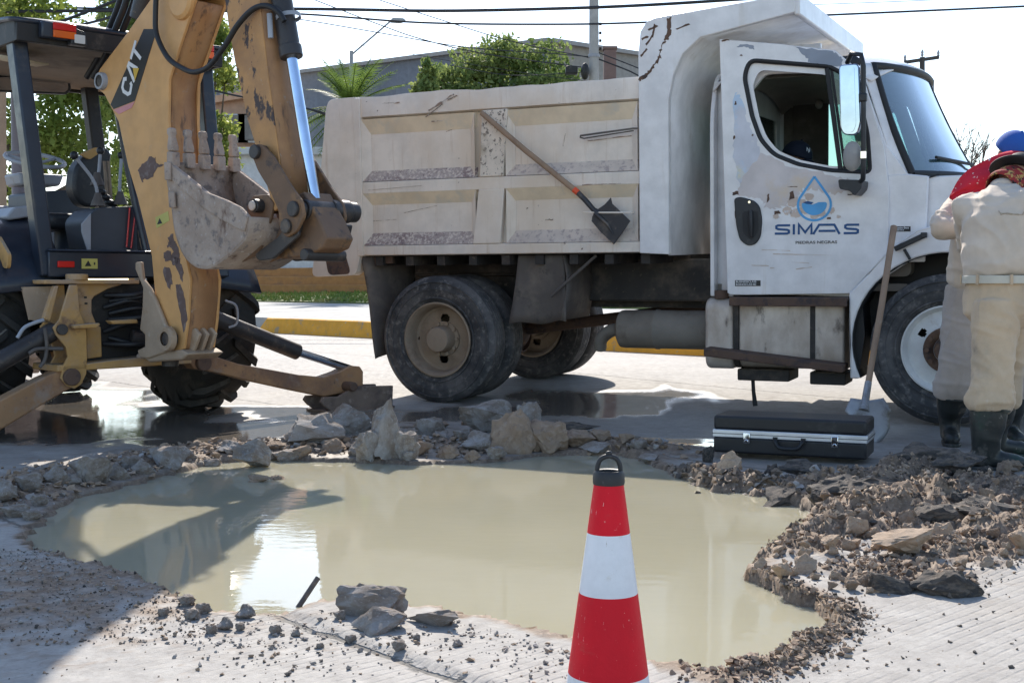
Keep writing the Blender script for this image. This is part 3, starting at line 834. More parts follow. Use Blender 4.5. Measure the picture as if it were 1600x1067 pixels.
# headboard pillar with canopy
pil = [(1.736,1.183),(1.736,2.62),(1.752,2.78),(1.80,2.85),(1.88,2.872),(2.86,2.945),(2.875,2.93),(2.875,2.82),(2.20,2.705),(2.07,2.60),(2.0,2.46),(1.962,2.28),(1.962,1.172)]
b = MB(); b.prism(pil, I3, -.03, .03); b.done('headboard_pillar', M_white, truck, .006)
b = MB(); b.prism(pil, I3, W - .03, W + .03); b.done('headboard_pillar', M_white, truck, .006)
b = MB()
inner = [(2.875,2.83),(2.20,2.715),(2.075,2.61),(2.005,2.465),(1.968,2.285),(1.95,1.16)]
b.add([p for x, z in inner for p in ((x - .008, .031, z + .004), (x - .008, W - .031, z + .004))], [(2*i, 2*i+2, 2*i+3, 2*i+1) for i in range(len(inner)-1)])
b.done('headboard', M_white, truck, solid=.01, smooth=25)
b = MB(); b.box(2.865, 2.905, -.028, W + .028, 2.80, 2.95); b.done('canopy_lip', M_white, truck, .012)
b = MB(); b.box(2.3, 2.86, W - .25, W - .2, 2.66, 2.72); b.box(2.2,2.86,.9,.94,2.70,2.74); b.done('canopy_rib', M_white, truck, .006)
def patch(name, pts, y, mat, fn=I3, r=.0, parent=None, th=.0015):
    b = MB(); b.prism(pts if not r else round_poly(pts, r, 3), fn, y - th, y)
    return b.done(name, mat, parent or truck, smooth=0)
def ragged(pts, amp, seed=0, k=7):
    rr = random.Random(seed); out = []
    for i in range(len(pts)):
        a, b = pts[i], pts[(i+1) % len(pts)]
        for j in range(k):
            t = j / k
            out.append((a[0]+(b[0]-a[0])*t + rr.uniform(-amp, amp), a[1]+(b[1]-a[1])*t + rr.uniform(-amp, amp)))
    return out
for i, q in enumerate([[(1.742,2.46),(1.80,2.485),(1.85,2.535),(1.885,2.58),(1.90,2.64),(1.935,2.70),(1.95,2.755),(1.958,2.86),(1.985,2.86),(1.98,2.79),(1.985,2.735),(1.955,2.705),(1.925,2.68),(1.905,2.62),(1.915,2.585),(1.87,2.54),(1.83,2.485),(1.78,2.445),(1.742,2.42)]]):
    patch('rust_scar', ragged(q, .008, i, 5), -.0305, M_rustp)
for i, (x, z, dx, dz) in enumerate([(2.03,2.77,.10,.03),(1.76,2.60,.05,.05),(1.80,2.68,.06,.07),(1.82,2.78,.07,.03),(1.77,2.72,.05,.02),(1.85,2.73,.02,.09)]):
    patch('rust_scar', ragged([(x,z),(x+dx,z+dz),(x+dx-.012,z+dz+.01),(x-.008,z+.012)], .003, i+5, 4), -.0305, M_rustp)
# scratches and scars of the bed side
for i, (x, z, dx, dz, w) in enumerate([(-.45,2.41,.16,-.005,.008),(-.02,2.33,.22,.11,.014),(-.05,2.28,.15,.09,.007),(.15,2.40,.08,.03,.01),(-.62,1.47,.25,.01,.004),(-.3,1.53,.3,.05,.004),(.0,2.24,.1,.0,.006),(.12,1.80,.03,.0,.006),(1.3,2.03,.35,.02,.006),(.95,1.45,.06,.0,.01),(.1,2.16,.07,.02,.008),(1.28,1.70,.3,.0,.007),(-.6,1.72,.5,.02,.003),(1.1,2.0,.02,.09,.004)]):
    w *= .7
    y = .0535 if (2.17 > z > 1.88 or 1.6 > z > 1.37) else -.0045
    patch('rust_scar', ragged([(x,z),(x+dx,z+dz),(x+dx,z+dz-w),(x,z-w)], w*.7, i+30, 8), y, M_scar)
c = MB(); c.tube([(1.28,-.035,2.06),(1.70,-.05,2.09),(1.73,-.03,2.09)], .008, 6); c.tube([(1.28,-.035,2.06),(1.27,-.02,2.05),(1.30,-.02,2.04),(1.70,-.04,2.075)], .006, 6); c.done('tie_rod', M_flap, truck)
c = MB(); c.tube([(1.31,-.07,1.49),(1.69,-.07,1.48),(1.69,-.01,1.48)], .007, 6); c.done('shovel_hook', M_bed, truck)
# --- cab shell
cs0, cs1 = 2.22, 3.64
roof_z = 2.56
# back wall with window
C_in = 2.26
outer_b = round_poly([(.14,.86),(.14,2.20),(.28,2.50),(2.12,2.50),(2.28,2.20),(2.28,.86)], [.02,.2,.2,.2,.2,.02], 5)
win_b = round_poly([(.36,1.50),(.36,2.28),(2.06,2.28),(2.06,1.50)], .06)
o_, i_ = star_loops(outer_b, win_b, (1.2, 1.95))
b = MB(); b.ring(o_, i_, lambda y, z, x: (x, y, z), cs0, cs0 + .03); b.done('cab_back_wall', M_white, truck, .004)
b = MB(); b.prism(win_b, lambda y, z, x: (x, y, z), cs0 + .012, cs0 + .017); b.done('rear_window', M_wing, truck)
# curved rear corner strip, near side
b = MB()
b.grid(lambda u, v: (cs0 + .001 + .0 + .17*math.sin(u*1.57), .14 + .12*(1-u)*(1-u) + (.13*max(0, v-.8)*5)**2*1.0, .86 + (2.42-.86)*v), 8, 14)
b.done('cab_rear_corner', M_white, truck, solid=.008, smooth=60)
b = MB(); b.grid(lambda u, v: (cs0 + .001 + .17*math.sin(u*1.57), 2.28 - .12*(1-u)*(1-u), .86 + (2.44-.86)*v), 8, 14); b.done('cab_rear_corner', M_white, truck, solid=.008, smooth=60)
b = MB(); b.box(2.255, 2.37, 2.20, 2.22, .95, 2.46); b.done('corner_trim', M_trim, truck)
# near side frame behind the door: ring around the door opening
side_o = [(2.36,.88),(2.36,2.40),(2.46,2.50),(2.75,2.545),(3.12,2.50),(3.30,2.36),(3.46,1.90),(3.63,1.66),(3.64,1.12),(3.25,.86)]
side_i = round_poly([(2.50,.98),(2.50,2.30),(2.62,2.44),(3.05,2.42),(3.20,2.33),(3.34,1.9),(3.40,1.6),(3.36,1.2),(3.16,.98)], .05, 4)
o_, i_ = star_loops(side_o, side_i, (2.92, 1.75))
for y0, y1 in ((.155, .20), (2.22, 2.265)):
    b = MB(); b.ring(o_, i_, I3, y0, y1); b.done('cab_side', M_white, truck, .006)
# far door closed: lower panel plus glass
b = MB(); b.prism([(2.49,.97),(2.49,1.78),(3.40,1.70),(3.38,1.2),(3.17,.97)], I3, 2.23, 2.255); b.done('far_door', M_trim, truck)
b = MB(); b.prism([(2.50,1.78),(2.50,2.31),(2.62,2.45),(3.05,2.43),(3.21,2.34),(3.35,1.9),(3.40,1.70)], I3, 2.238, 2.243); b.done('far_window', M_wing, truck)
b = MB(); b.box(2.36, 2.66, 2.17, 2.228, .96, 2.50); b.done('belt_pillar', M_trim, truck, .01)
b = MB(); b.tube([(2.50,2.225,1.78),(2.50,2.225,2.30),(2.62,2.225,2.44),(3.05,2.225,2.42),(3.20,2.225,2.33)], .022, 8); b.done('far_window_frame', M_rubber, truck)
# roof with crowned surface, bowed front
def roofp(u, v, dz=0):
    x0, x1 = 2.24, 3.36 + .22 * (1 - (2*v-1)**2)
    x = x0 + (x1 - x0) * u
    y = .16 + 2.10 * v
    crown = (1 - abs(2*v-1)**3.2)
    z = 2.44 + .16 * crown - .10 * max(0, (u-.72)/.28)**2 - .10 * max(0, (.12-u)/.12)**2
    return (x, y, z + dz)
b = MB(); b.grid(lambda u, v: roofp(u, v), 24, 30); b.done('cab_roof', M_white, truck, solid=.012, smooth=60)
b = MB(); b.grid(lambda u, v: roofp(u*.92+.02, v*.94+.03, -.055), 14, 14); b.done('headliner', M_headl, truck, smooth=60)
# windscreen
def wsp(u, v, grow=0., off=0.):
    """u across near to far, v up"""
    yy = .21 + grow + (2.0 - 2*grow) * u
    vv = grow * .8 + v * (1 - 1.6 * grow)
    bow = .34 * (1 - abs(2*u-1)**2.2)
    x = 3.62 - .27 * vv + bow * (1 - .28*vv) - .02*math.sin(vv*3.1) + off
    z = 1.70 + .76 * vv - .0 * bow
    return (x, yy + .10*vv*(1-2*u)*.5, z)
b = MB(); b.grid(lambda u, v: wsp(u, v), 30, 14); b.done('windscreen', M_wind, truck, smooth=80)
path = [wsp(0, v/8) for v in range(9)] + [wsp(u/20, 1) for u in range(1, 21)] + [wsp(1, 1 - v/8) for v in range(1, 9)] + [wsp(1-u/20, 0) for u in range(1, 21)]
b = MB(); b.tube([Vector(p) + Vector((.004,-.004,0)) for p in path], .027, 8, cap=False); b.done('windscreen_gasket', M_rubber, truck, smooth=60)
b = MB(); p1 = Vector(wsp(.5, 0)) ; b.tube([Vector(wsp(.5, v/6)) + Vector((-.004,0,0)) for v in range(7)], .012, 6); b.done('windscreen_divider', M_rubber, truck)
# A-pillar / cowl panels, both sides
for sgn, y0 in ((1, .165), (-1, 2.255)):
    b = MB()
    def pillar(u, v):
        a = Vector((3.21 + .0*v, y0, 2.42 - 1.0*0)) ; 
        # outer line runs down the door edge, inner line runs along the gasket
        zo = 2.47 - v * 1.35; zi = 2.47 - v * .80
        xo = np.interp(zo, [1.1,1.6,1.9,2.12,2.34,2.47], [3.50,3.50,3.46,3.39,3.32,3.24])
        wi = wsp(0 if sgn > 0 else 1, (zi - 1.70) / .76)
        p = Vector((xo, y0, zo)); q = Vector((wi[0] + .0, wi[1] - sgn*.012, zi))
        if v > .96: pass
        return p.lerp(q, u)
    b.grid(pillar, 6, 24); b.done('windscreen_pillar', M_white, truck, solid=.01, smooth=60)
b = MB(); b.prism([(3.47,1.10),(3.47,1.70),(3.60,1.70),(3.74,1.68),(3.72,1.10)], I3, .15, .19); b.done('cowl_side', M_white, truck, .01)
b = MB(); b.grid(lambda u, v: (3.55 + .42*(1-abs(2*v-1)**2.2)*(.6) + .26*u, .2 + 2.0*v, 1.675 - .02*u), 6, 16); b.done('cowl', M_white, truck, solid=.01, smooth=60)
# wiper
b = MB(); b.tube([wsp(.62, .0, 0, .03), wsp(.40, .12, 0, .04)], .010, 6); b.tube([wsp(.40,.12,0,.04), wsp(.12,.16,0,.035)], .012, 6); b.done('wiper', M_rubber, truck)
# floor, dash, seats, steering wheel
b = MB(); b.box(2.26, 3.6, .2, 2.2, .90, .95); b.done('cab_floor', M_trim, truck)
b = MB(); b.prism(round_poly([(3.34,1.0),(3.30,1.45),(3.40,1.66),(3.62,1.69),(3.62,1.0)], .05), lambda x, z, y: (x, y, z), .22, 2.2); b.done('dashboard', M_trim, truck)
for y in (.45, 1.55):
    b = MB(); b.prism(round_poly([(2.42,1.16),(2.42,1.30),(2.92,1.33),(2.95,1.18)], .05), lambda x, z, yy: (x, yy, z), y, y + .48); b.prism(round_poly([(2.36,1.30),(2.30,1.90),(2.42,1.92),(2.52,1.30)], .05), lambda x, z, yy: (x, yy, z), y, y + .48)
    b.done('seat', M_seat, truck, .03, seg=3)
b = MB(); b.tube([Vector((3.15,.70,1.60)) + Matrix.Rotation(math.radians(-62), 3, 'Y') @ Vector((.21*math.cos(a), .21*math.sin(a), 0)) for a in np.linspace(0, 2*math.pi, 33)], .014, 8, cap=False)
b.cyl((3.15,.70,1.60), (3.38,.70,1.45), .03); b.bar((3.15,.5,1.60),(3.15,.9,1.60), .03, .015); b.done('steering_wheel', M_blackp, truck)
b = MB(); b.ball((2.62,2.0,2.40), (.03,.05,.04)); b.done('dome_lamp', M_headl, truck)
b = MB(); b.add([(3.22,.85,2.42),(3.22,1.1,2.42),(3.20,1.1,2.30),(3.20,.85,2.30)], [(0,1,2,3)]); b.done('sun_visor', M_trim, truck, solid=.02)

# --- near door, hung at its front edge and standing a little open
HX = 3.47
door = MB()
d_out = [(2.32,2.69),(2.375,.89),(2.40,.875),(3.23,.885),(3.48,1.17),(3.485,1.59),(3.45,1.89),(3.38,2.12),(3.32,2.33),(3.24,2.45),(3.12,2.555),(2.75,2.625)]
d_win = round_poly([(2.53,2.535),(3.08,2.455),(3.23,2.37),(3.30,2.18),(3.345,1.98),(3.365,1.71),(3.09,1.735),(2.87,1.785),(2.70,1.86),(2.605,1.97),(2.545,2.14),(2.49,2.42)], [.09,.03,.06,.05,.05,.05,.03,.03,.05,.05,.03,.05], 5)
toD = lambda P: [(x - HX, z) for x, z in P]
o_, i_ = star_loops(toD(d_out), toD(d_win), (2.95 - HX, 2.1), 96)
door.ring(o_, i_, I3, -.022, .022)
door_o = door.done('door', M_white, truck, .008)
door_o.location = (HX, .135, 0); door_o.rotation_euler = (0, 0, math.radians(4.5))
YF = -.0225
loop = toD(d_win); loop = loop + [loop[0]]
b = MB(); b.tube([(x, -.006, z) for x, z in loop], .020, 8, cap=False); b.done('window_gasket', M_rubber, door_o, smooth=60)
# inner frame, front quarter pane and its black bar
inn = round_poly([(2.60,2.46),(3.05,2.40),(3.16,2.35),(3.30,1.76),(3.09,1.77),(2.88,1.82),(2.73,1.89),(2.65,1.99),(2.60,2.12),(2.55,2.36)], .04, 4)
o_, i_ = star_loops(toD([((x-2.95)*1.0+2.95, z) for x, z in d_win]), toD(inn), (2.93 - HX, 2.1), 80)
b = MB(); b.ring(o_, i_, I3, .006, .02); b.done('window_inner_frame', M_white, door_o)
b = MB(); b.bar((3.065-HX,-.002,2.44), (3.16-HX,-.002,1.74), .03, .045, up=(0,1,0)); b.bar((3.095-HX,.0,2.43), (3.19-HX,.0,1.74), .02, .012, up=(0,1,0)); b.done('quarter_window_bar', M_rubber, door_o, .004)
b = MB(); b.prism(toD([(3.08,2.44),(3.22,2.36),(3.30,2.16),(3.34,1.98),(3.355,1.72),(3.18,1.735)]), I3, -.004, .001); b.done('quarter_window', M_wing, door_o)
# handle
hp = toD([(2.425,1.565),(2.47,1.575),(2.57,1.545),(2.61,1.50),(2.625,1.41),(2.615,1.29),(2.58,1.235),(2.52,1.225),(2.465,1.27),(2.44,1.37)])
b = MB(); b.prism(round_poly(hp, .03, 4), I3, YF - .014, YF + .004); hnd = b.done('door_handle', M_blackp, door_o, .006)
b = MB(); b.prism(round_poly(toD([(2.485,1.47),(2.595,1.47),(2.60,1.33),(2.55,1.26),(2.49,1.32)]), .025, 4), I3, YF - .0165, YF - .0145); b.done('handle_recess', M_rubber, hnd)
b = MB(); b.tube([(2.545-HX,YF-.02,1.475),(2.548-HX,YF-.034,1.40),(2.55-HX,YF-.02,1.29)], [.015,.018,.012], 8); b.done('handle_grip', M_blackp, hnd)
b = MB(); b.cyl((2.535-HX,YF-.018,1.535),(2.535-HX,YF-.013,1.535), .009, n=12); b.done('key_lock', M_chrome, hnd)
# paint wear on the door
def dpatch(name, pts, mat, amp=.01, seed=1, lvl=0, k=6):
    return patch(name, ragged(toD(pts), amp, seed, k), YF - .0006*lvl, mat, parent=door_o, th=.0005)
M_irid = pm('faded_door_band', (.60, .605, .66), .4, layers=[((.48,.62,.78), 2.6, .46, .6), ((.70,.62,.42), 3.2, .58, .72), ((.66,.655,.66), 9, .62, .7)])
M_warm = pm('faded_warm_paint', (.63, .565, .545), .5, layers=[((.67,.55,.44), 3.5, .5, .65), ((.62,.6,.63), 6, .58, .7), ((.16,.13,.12), 40, .73, .75)])
dpatch('primer_patch', [(2.84,2.60),(3.10,2.553),(3.17,2.50),(3.165,2.45),(3.10,2.448),(2.95,2.478),(2.92,2.53)], M_primer, .008, 3)
dpatch('primer_patch', [(2.47,2.645),(2.56,2.632),(2.565,2.60),(2.50,2.622),(2.445,2.625)], M_primer, .004, 4)
dpatch('faded_band', [(2.43,2.30),(2.475,2.28),(2.54,2.05),(2.62,1.90),(2.55,1.70),(2.46,1.66),(2.42,1.9)], M_irid, .014, 5, 0, 8)
dpatch('faded_patch', [(2.46,1.66),(2.62,1.88),(2.85,1.76),(3.14,1.70),(3.26,1.66),(3.22,1.60),(3.12,1.575),(3.02,1.60),(2.92,1.62),(2.86,1.56),(2.80,1.50),(2.72,1.485),(2.64,1.50),(2.62,1.56),(2.45,1.59)], M_warm, .014, 6, 1, 8)
for i, (x, z, r) in enumerate([(2.80,1.47,.03),(2.86,1.45,.035),(2.92,1.47,.03),(2.98,1.43,.028),(3.03,1.45,.03),(3.10,1.46,.022),(2.90,1.52,.03),(2.95,1.56,.03),(2.72,1.43,.02),(3.15,1.42,.014),(2.84,1.53,.04)]):
    dpatch('peeled_patch', [(x + r*(1+.3*random.random())*math.cos(a), z + r*math.sin(a)) for a in np.linspace(0, 5.6, 7)], M_peel, .005, 10+i, 2, 3)
for i, (x, z, dx, dz) in enumerate([(2.655,1.53,.02,.06),(2.815,1.54,.03,.07),(2.705,1.445,.045,.03),(3.07,1.40,.03,.02),(2.43,1.42,.012,.09),(2.80,1.63,.07,.008),(2.41,1.585,.05,.03),(2.43,2.22,.01,.03),(2.42,1.98,.012,.03),(2.55,2.0,.01,.01),(2.465,2.56,.02,.01),(3.21,1.565,.05,.01),(2.335,2.672,.06,.012)]):
    dpatch('paint_chip', [(x,z),(x+dx,z+dz*.2),(x+dx*.8,z+dz),(x+.1*dx,z+dz*.8)], M_rustp, .004, 50+i, 3, 3)
for i, (x, z, dx, dz) in enumerate([(2.83,1.11,.12,-.008),(2.86,1.06,.11,.015),(2.55,1.09,.12,-.004),(2.70,1.17,.40,-.015),(2.62,1.20,.2,-.01),(2.68,1.07,.03,0)]):
    dpatch('scratch', [(x,z),(x+dx,z+dz),(x+dx,z+dz-.004),(x,z-.005)], M_peel, .002, 70+i, 3, 5)

# lettering: strokes of constant width
def strokes(lines, wid, fn, y, name, mat, parent):
    b = MB()
    for ln in lines:
        P = [Vector((p[0], p[1])) for p in ln]
        L_, R_ = [], []
        for i, p in enumerate(P):
            d0 = (P[i] - P[i-1]).normalized() if i > 0 else (P[1] - P[0]).normalized()
            d1 = (P[i+1] - P[i]).normalized() if i < len(P)-1 else d0
            n0, n1 = Vector((-d0.y, d0.x)), Vector((-d1.y, d1.x))
            mm = (n0 + n1); mm = mm.normalized() if mm.length > 1e-5 else n0
            k = wid / 2 / max(.45, mm.dot(n0))
            L_.append(p + mm * k); R_.append(p - mm * k)
        vs_ = [fn(q.x, q.y, y) for q in L_ + R_]
        n = len(P)
        b.add(vs_, [(i, i+1, n+i+1, n+i) for i in range(n-1)])
    return b.done(name, mat, parent, smooth=0, weld=False)
S_ = [(1.0,.90),(.22,.90),(.10,.82),(.10,.63),(.22,.53),(.80,.47),(.92,.38),(.92,.18),(.80,.10),(.0,.10)]
letters = []
def put(pl, x0, w): letters.append([(x0 + p[0]*w, p[1]) for p in pl])
put(S_, 0, 1.55)
put([(.5,.0),(.5,1.0)], 1.72, .4)
put([(.08,.0),(.08,.98),(.5,.2),(.92,.98),(.92,.0)], 2.3, 1.5)
put([(.0,.02),(.42,.92),(1.0,.92)], 3.85, 1.4)
put([(.35,.33),(1.0,.33)], 3.95, 1.25)
put([(-.12,.92),(.55,.92),(1.0,.02)], 5.3, 1.15)
put([(.0,.33),(.75,.33)], 5.15, 1.2)
put(S_, 6.85, 1.5)
kx, kz = .58 / 8.4, .072
strokes([[(2.712 - HX + x*kx, 1.302 - (x/8.4)*.006 + z*kz) for x, z in ln] for ln in letters], .0155, I3, YF - .0032, 'lettering', M_blue, door_o)
# water-drop emblem
cx_, cz_ = 2.985, 1.505
drop = [(cx_, 1.70)] + [(cx_ + .112*math.cos(a), cz_ + .108*math.sin(a)) for a in np.linspace(math.radians(28), math.radians(-208), 40)] + [(cx_, 1.70)]
strokes([[(x - HX, z) for x, z in drop]], .016, I3, YF - .0034, 'drop_outline', M_lblue, door_o)
wave = [(cx_ - .082, 1.520), (cx_ - .05, 1.512), (cx_ - .015, 1.505), (cx_ + .03, 1.522), (cx_ + .075, 1.522), (cx_ + .085, 1.515)] + [(cx_ + .086*math.cos(a), cz_ + .005 + .078*math.sin(a)) for a in np.linspace(math.radians(-2), math.radians(-178), 22)]
patch('drop_water', toD(wave), YF - .0030, M_lblue, parent=door_o, th=.0005)
patch('drop_wave', toD([(cx_-.08,1.524),(cx_-.045,1.532),(cx_-.005,1.522),(cx_-.02,1.508),(cx_-.055,1.512)]), YF - .0036, M_blue, parent=door_o, th=.0004)

def text_mesh(s, name, mat, parent, size, loc, rot, bold=0., sx=1., align='LEFT', extrude=.0002, shear=0.):
    cu = bpy.data.curves.new('t', 'FONT'); cu.body = s; cu.size = size; cu.extrude = extrude; cu.offset = bold; cu.align_x = align; cu.shear = shear
    cu.resolution_u = 3
    to = bpy.data.objects.new('t', cu); COL.objects.link(to)
    bpy.context.view_layer.update()
    me = bpy.data.meshes.new_from_object(to.evaluated_get(bpy.context.evaluated_depsgraph_get()))
    bpy.data.objects.remove(to); bpy.data.curves.remove(cu)
    me.transform(Matrix.Diagonal((sx, 1, 1, 1)))
    o = link(name, me, mat, parent, smooth=0)
    o.location = loc; o.rotation_euler = rot
    return o
FX = (math.pi/2, 0, 0)
text_mesh('PIEDRAS NEGRAS', 'lettering', M_black, door_o, .028, (2.855-HX, YF-.003, 1.235), FX, .0003, 1.32)
bp_ = MB(); bp_.prism(toD([(2.43,.982),(2.612,.980),(2.612,.940),(2.43,.940)]), I3, YF-.003, YF); badge = bp_.done('badge', M_black, door_o)
text_mesh('BUSINESSCLASS', 'lettering', M_wprint, badge, .021, (2.436-HX, YF-.0036, .964), FX, .0004, 1.0)
text_mesh('BUSINESSCLASS M2', 'lettering', M_wprint, badge, .019, (2.436-HX, YF-.0036, .945), FX, .0003, .9)
bp_ = MB(); bp_.prism([(3.50,1.345),(3.625,1.343),(3.625,1.308),(3.50,1.310)], I3, .146, .152); badge = bp_.done('badge', M_black, truck)
text_mesh('Mercedes-Benz', 'lettering', M_wprint, badge, .019, (3.506,.1455,1.328), FX, .0003, .92)
text_mesh('SERVICE', 'lettering', M_wprint, badge, .011, (3.53,.1455,1.315), FX, .0002, 1.3)

# --- bonnet, wing and wheel arch
def bonnet(u, v):
    x = 3.70 + 1.35 * u
    half = .80 - .10 * u
    a = (v - .5) * 2
    y = 1.21 + half * (abs(a) ** .55 * (1 if a > 0 else -1)) * (1.0)
    topz = 1.675 - .11 * u - .08*u*u
    z = topz - .58 * max(0, abs(a) - .45) ** 1.8 / (.55 ** 1.8)
    return (x, y, z)
b = MB(); b.grid(bonnet, 16, 36); b.done('bonnet', M_white, truck, solid=.012, smooth=60)
b = MB(); b.box(3.8, 5.0, .75, 1.7, .75, 1.45); b.done('engine', M_chassis, truck)
b = MB(); b.prism(round_poly([(.62,.75),(.55,1.40),(1.87,1.40),(1.80,.75)], .08), lambda y, z, x: (x, y, z), 4.98, 5.06); b.done('radiator_grille', M_chrome, truck, .02)
b = MB(); b.prism(round_poly([(.05,.45),(.05,.78),(2.39,.78),(2.39,.45)], .06), lambda y, z, x: (x, y, z), 5.02, 5.22); b.done('front_bumper', M_white, truck, .03)
def arch(a): return (3.88 + .625*math.cos(a), .56 + .605*math.sin(a))
for y0, y1, ys in ((.04, .42, 1), (2.02, 2.40, -1)):
    b = MB()
    outl = [arch(a) for a in np.linspace(math.radians(205), math.radians(-10), 30)]
    outer = [(3.245,.30),(3.235,.89),(3.36,1.02),(3.50,1.18),(3.68,1.31),(3.88,1.36),(4.25,1.33),(4.62,1.15),(4.80,.80),(4.80,.50)]
    yw = y0 if ys > 0 else y1
    b.prism([(3.29,.30)] + outl + outer[::-1], I3, yw, yw + .03*ys)
    b.done('wing', M_white, truck, .01)
    b = MB(); up = [(3.36,1.02),(3.50,1.18),(3.68,1.31),(3.88,1.36),(4.25,1.33),(4.62,1.15),(4.80,.80)]
    b.add([p for x, z in up for p in ((x, y0, z), (x, y1 + .12*ys if ys > 0 else y1, z + .03))], [(2*i, 2*i+2, 2*i+3, 2*i+1) for i in range(len(up)-1)])
    b.done('wing_top', M_white, truck, solid=.012, smooth=60)
    b = MB(); al = [arch(a) for a in np.linspace(math.radians(205), math.radians(-10), 24)]
    b.add([p for x, z in al for p in ((x, y0 + .02, z), (x, y1, z))], [(2*i, 2*i+2, 2*i+3, 2*i+1) for i in range(len(al)-1)])
    b.done('arch_liner', M_rubber, truck, solid=.008, smooth=60)
    b = MB(); b.box(3.3, 4.7, (.40 if ys > 0 else 2.0), (.44 if ys > 0 else 2.04), .55, 1.30); b.done('arch_inner', M_rubber, truck)
b = MB(); b.prism([(3.235,.31),(3.235,.89),(3.30,.95),(3.33,.6),(3.29,.31)], I3, .12, .45); b.done('wing_return', M_rubber, truck)
b = MB(); b.prism([(3.66,1.30),(3.66,1.62),(3.72,1.68),(3.95,1.68),(4.6,1.58),(4.6,1.2),(3.9,1.28)], I3, .20, .23); b.done('bonnet_side', M_white, truck, .01)
b = MB(); b.tube([(3.655,.185,1.12),(3.655,.185,1.60),(3.70,.19,1.66),(3.80,.2,1.69)], .006, 6); b.done('bonnet_seam', M_rubber, truck)
# bonnet latch (black rubber strap handle)
b = MB(); b.bar((3.54,.02,1.19),(3.74,.02,1.285), .035, .022, up=(0,1,0)); b.box(3.71,3.75,-.005,.03,1.265,1.30); b.bar((3.60,.03,1.19),(3.64,.03,1.12), .02, .012, up=(0,1,0)); b.done('bonnet_latch', M_blackp, truck, .005)
# --- mirrors
mt = -.16
b = MB(); b.tube([(3.23,mt+.12,2.45),(3.28,mt,2.49),(3.345,mt-.02,2.475),(3.36,mt-.02,2.40),(3.365,mt-.02,1.75),(3.36,mt-.01,1.66),(3.30,mt+.1,1.62)], .017, 10); mir = b.done('mirror_arm', M_blackp, truck, smooth=60)
b = MB(); b.prism(round_poly([(3.20,2.42),(3.33,2.42),(3.345,2.02),(3.32,1.95),(3.235,1.955),(3.21,2.0)], .03, 4), I3, mt-.02, mt+.04); b.done('mirror_housing', M_mirg, mir, .008)
b = MB(); b.prism(round_poly([(3.215,2.405),(3.30,2.405),(3.315,2.02),(3.295,1.97),(3.24,1.972),(3.222,2.0)], .02, 4), lambda x, z, y: (x - .0, y, z), mt-.026, mt-.022); b.done('mirror_glass', M_mirg, mir)
b = MB(); b.box(3.335,3.385,mt-.045,mt+.005,2.165,2.225); b.done('mirror_clamp', M_blackp, mir, .012)
b = MB(); b.lathe([(.001,-.012),(.05,-.010),(.085,.0),(.10,.014),(.10,.024),(.06,.045),(.001,.05)], (3.285,mt-.0,1.815), (0,1,0), 28)
for v in range(len(b.v)):
    x, y, z = b.v[v]; b.v[v] = (3.285 + (x-3.285)*.62, y, z)
b.done('round_mirror', pm('dusty_mirror_back', (.30,.29,.28), .5, layers=[((.4,.38,.35), 8, .5, .7)]), mir)
b = MB(); b.tube([(3.30,mt+.03,1.81),(3.365,mt-.02,1.815)], .009, 8); b.box(3.35,3.385,mt-.045,mt-.02,1.795,1.84); b.done('mirror_clamp', M_chrome, mir)
b = MB(); b.prism(round_poly([(3.19,1.665),(3.35,1.655),(3.345,1.60),(3.30,1.55),(3.27,1.585),(3.20,1.60)], .015, 3), I3, mt+.02, .12); b.done('mirror_bracket', M_blackp, truck, .008)
b = MB(); b.ball((3.20,.14,2.47), (.09,.03,.055)); b.done('mirror_bracket', M_rubber, truck)
# ================================================================== backhoe loader
BH_C, BH_R, BH_F = (-2.47, 8.4), (.731, .682), (-.682, .731)
M_cat = pm('machine_yellow_paint', (.64, .35, .135), .5, layers=[((.56,.30,.12), 2.2, .5, .75), ((.48,.34,.22), 9, .62, .78), ((.07,.045,.04), 9, .715, .735)], rvar=.08, bump=(60, .08))
M_catw = pm('worn_yellow_paint', (.52, .27, .10), .6, layers=[((.38,.20,.09), 3, .42, .7), ((.06,.042,.040), 5.5, .55, .60, (1.,1,.7)), ((.42,.33,.23), 26, .62, .7), ((.05,.035,.03), 30, .66, .70)], bump=(50, .15))
M_catr = pm('rubbed_brown_steel', (.36, .185, .085), .6, layers=[((.48,.26,.11), 2.5, .45, .7), ((.11,.065,.045), 6, .52, .72, (3,3,.5)), ((.36,.30,.25), 18, .62, .76)], bump=(70, .2))
M_catd = pm('muddy_yellow_paint', (.50, .29, .10), .7, layers=[((.40,.28,.19), 3, .42, .66), ((.17,.10,.065), 6, .54, .70)], bump=(50, .25), dust=((.36,.29,.22), .9))
M_bucket = pm('dried_mud_bucket', (.37, .285, .23), .85, layers=[((.45,.36,.30), 3.5, .42, .62), ((.15,.095,.07), 3.8, .58, .68, (1,1,.5)), ((.20,.165,.15), 14, .52, .66), ((.5,.44,.4), 30, .6, .7)], bump=(22, .7, .02))
M_steel = pm('dark_greasy_steel', (.055, .05, .05), .45, metal=.3, layers=[((.15,.115,.09), 6, .52, .75), ((.23,.15,.09), 18, .62, .75)], bump=(60, .2))
M_link = pm('rusty_brown_link', (.17, .10, .06), .65, layers=[((.30,.16,.07), 5, .5, .7), ((.055,.045,.042), 8, .55, .7)], bump=(60, .25))
M_rod = pm('polished_rod', (.62, .70, .82), .12, metal=1., layers=[((.16,.17,.19), 22, .66, .69, (1,1,.5), .5)])
M_hose = pm('hydraulic_hose', (.018, .018, .02), .5)
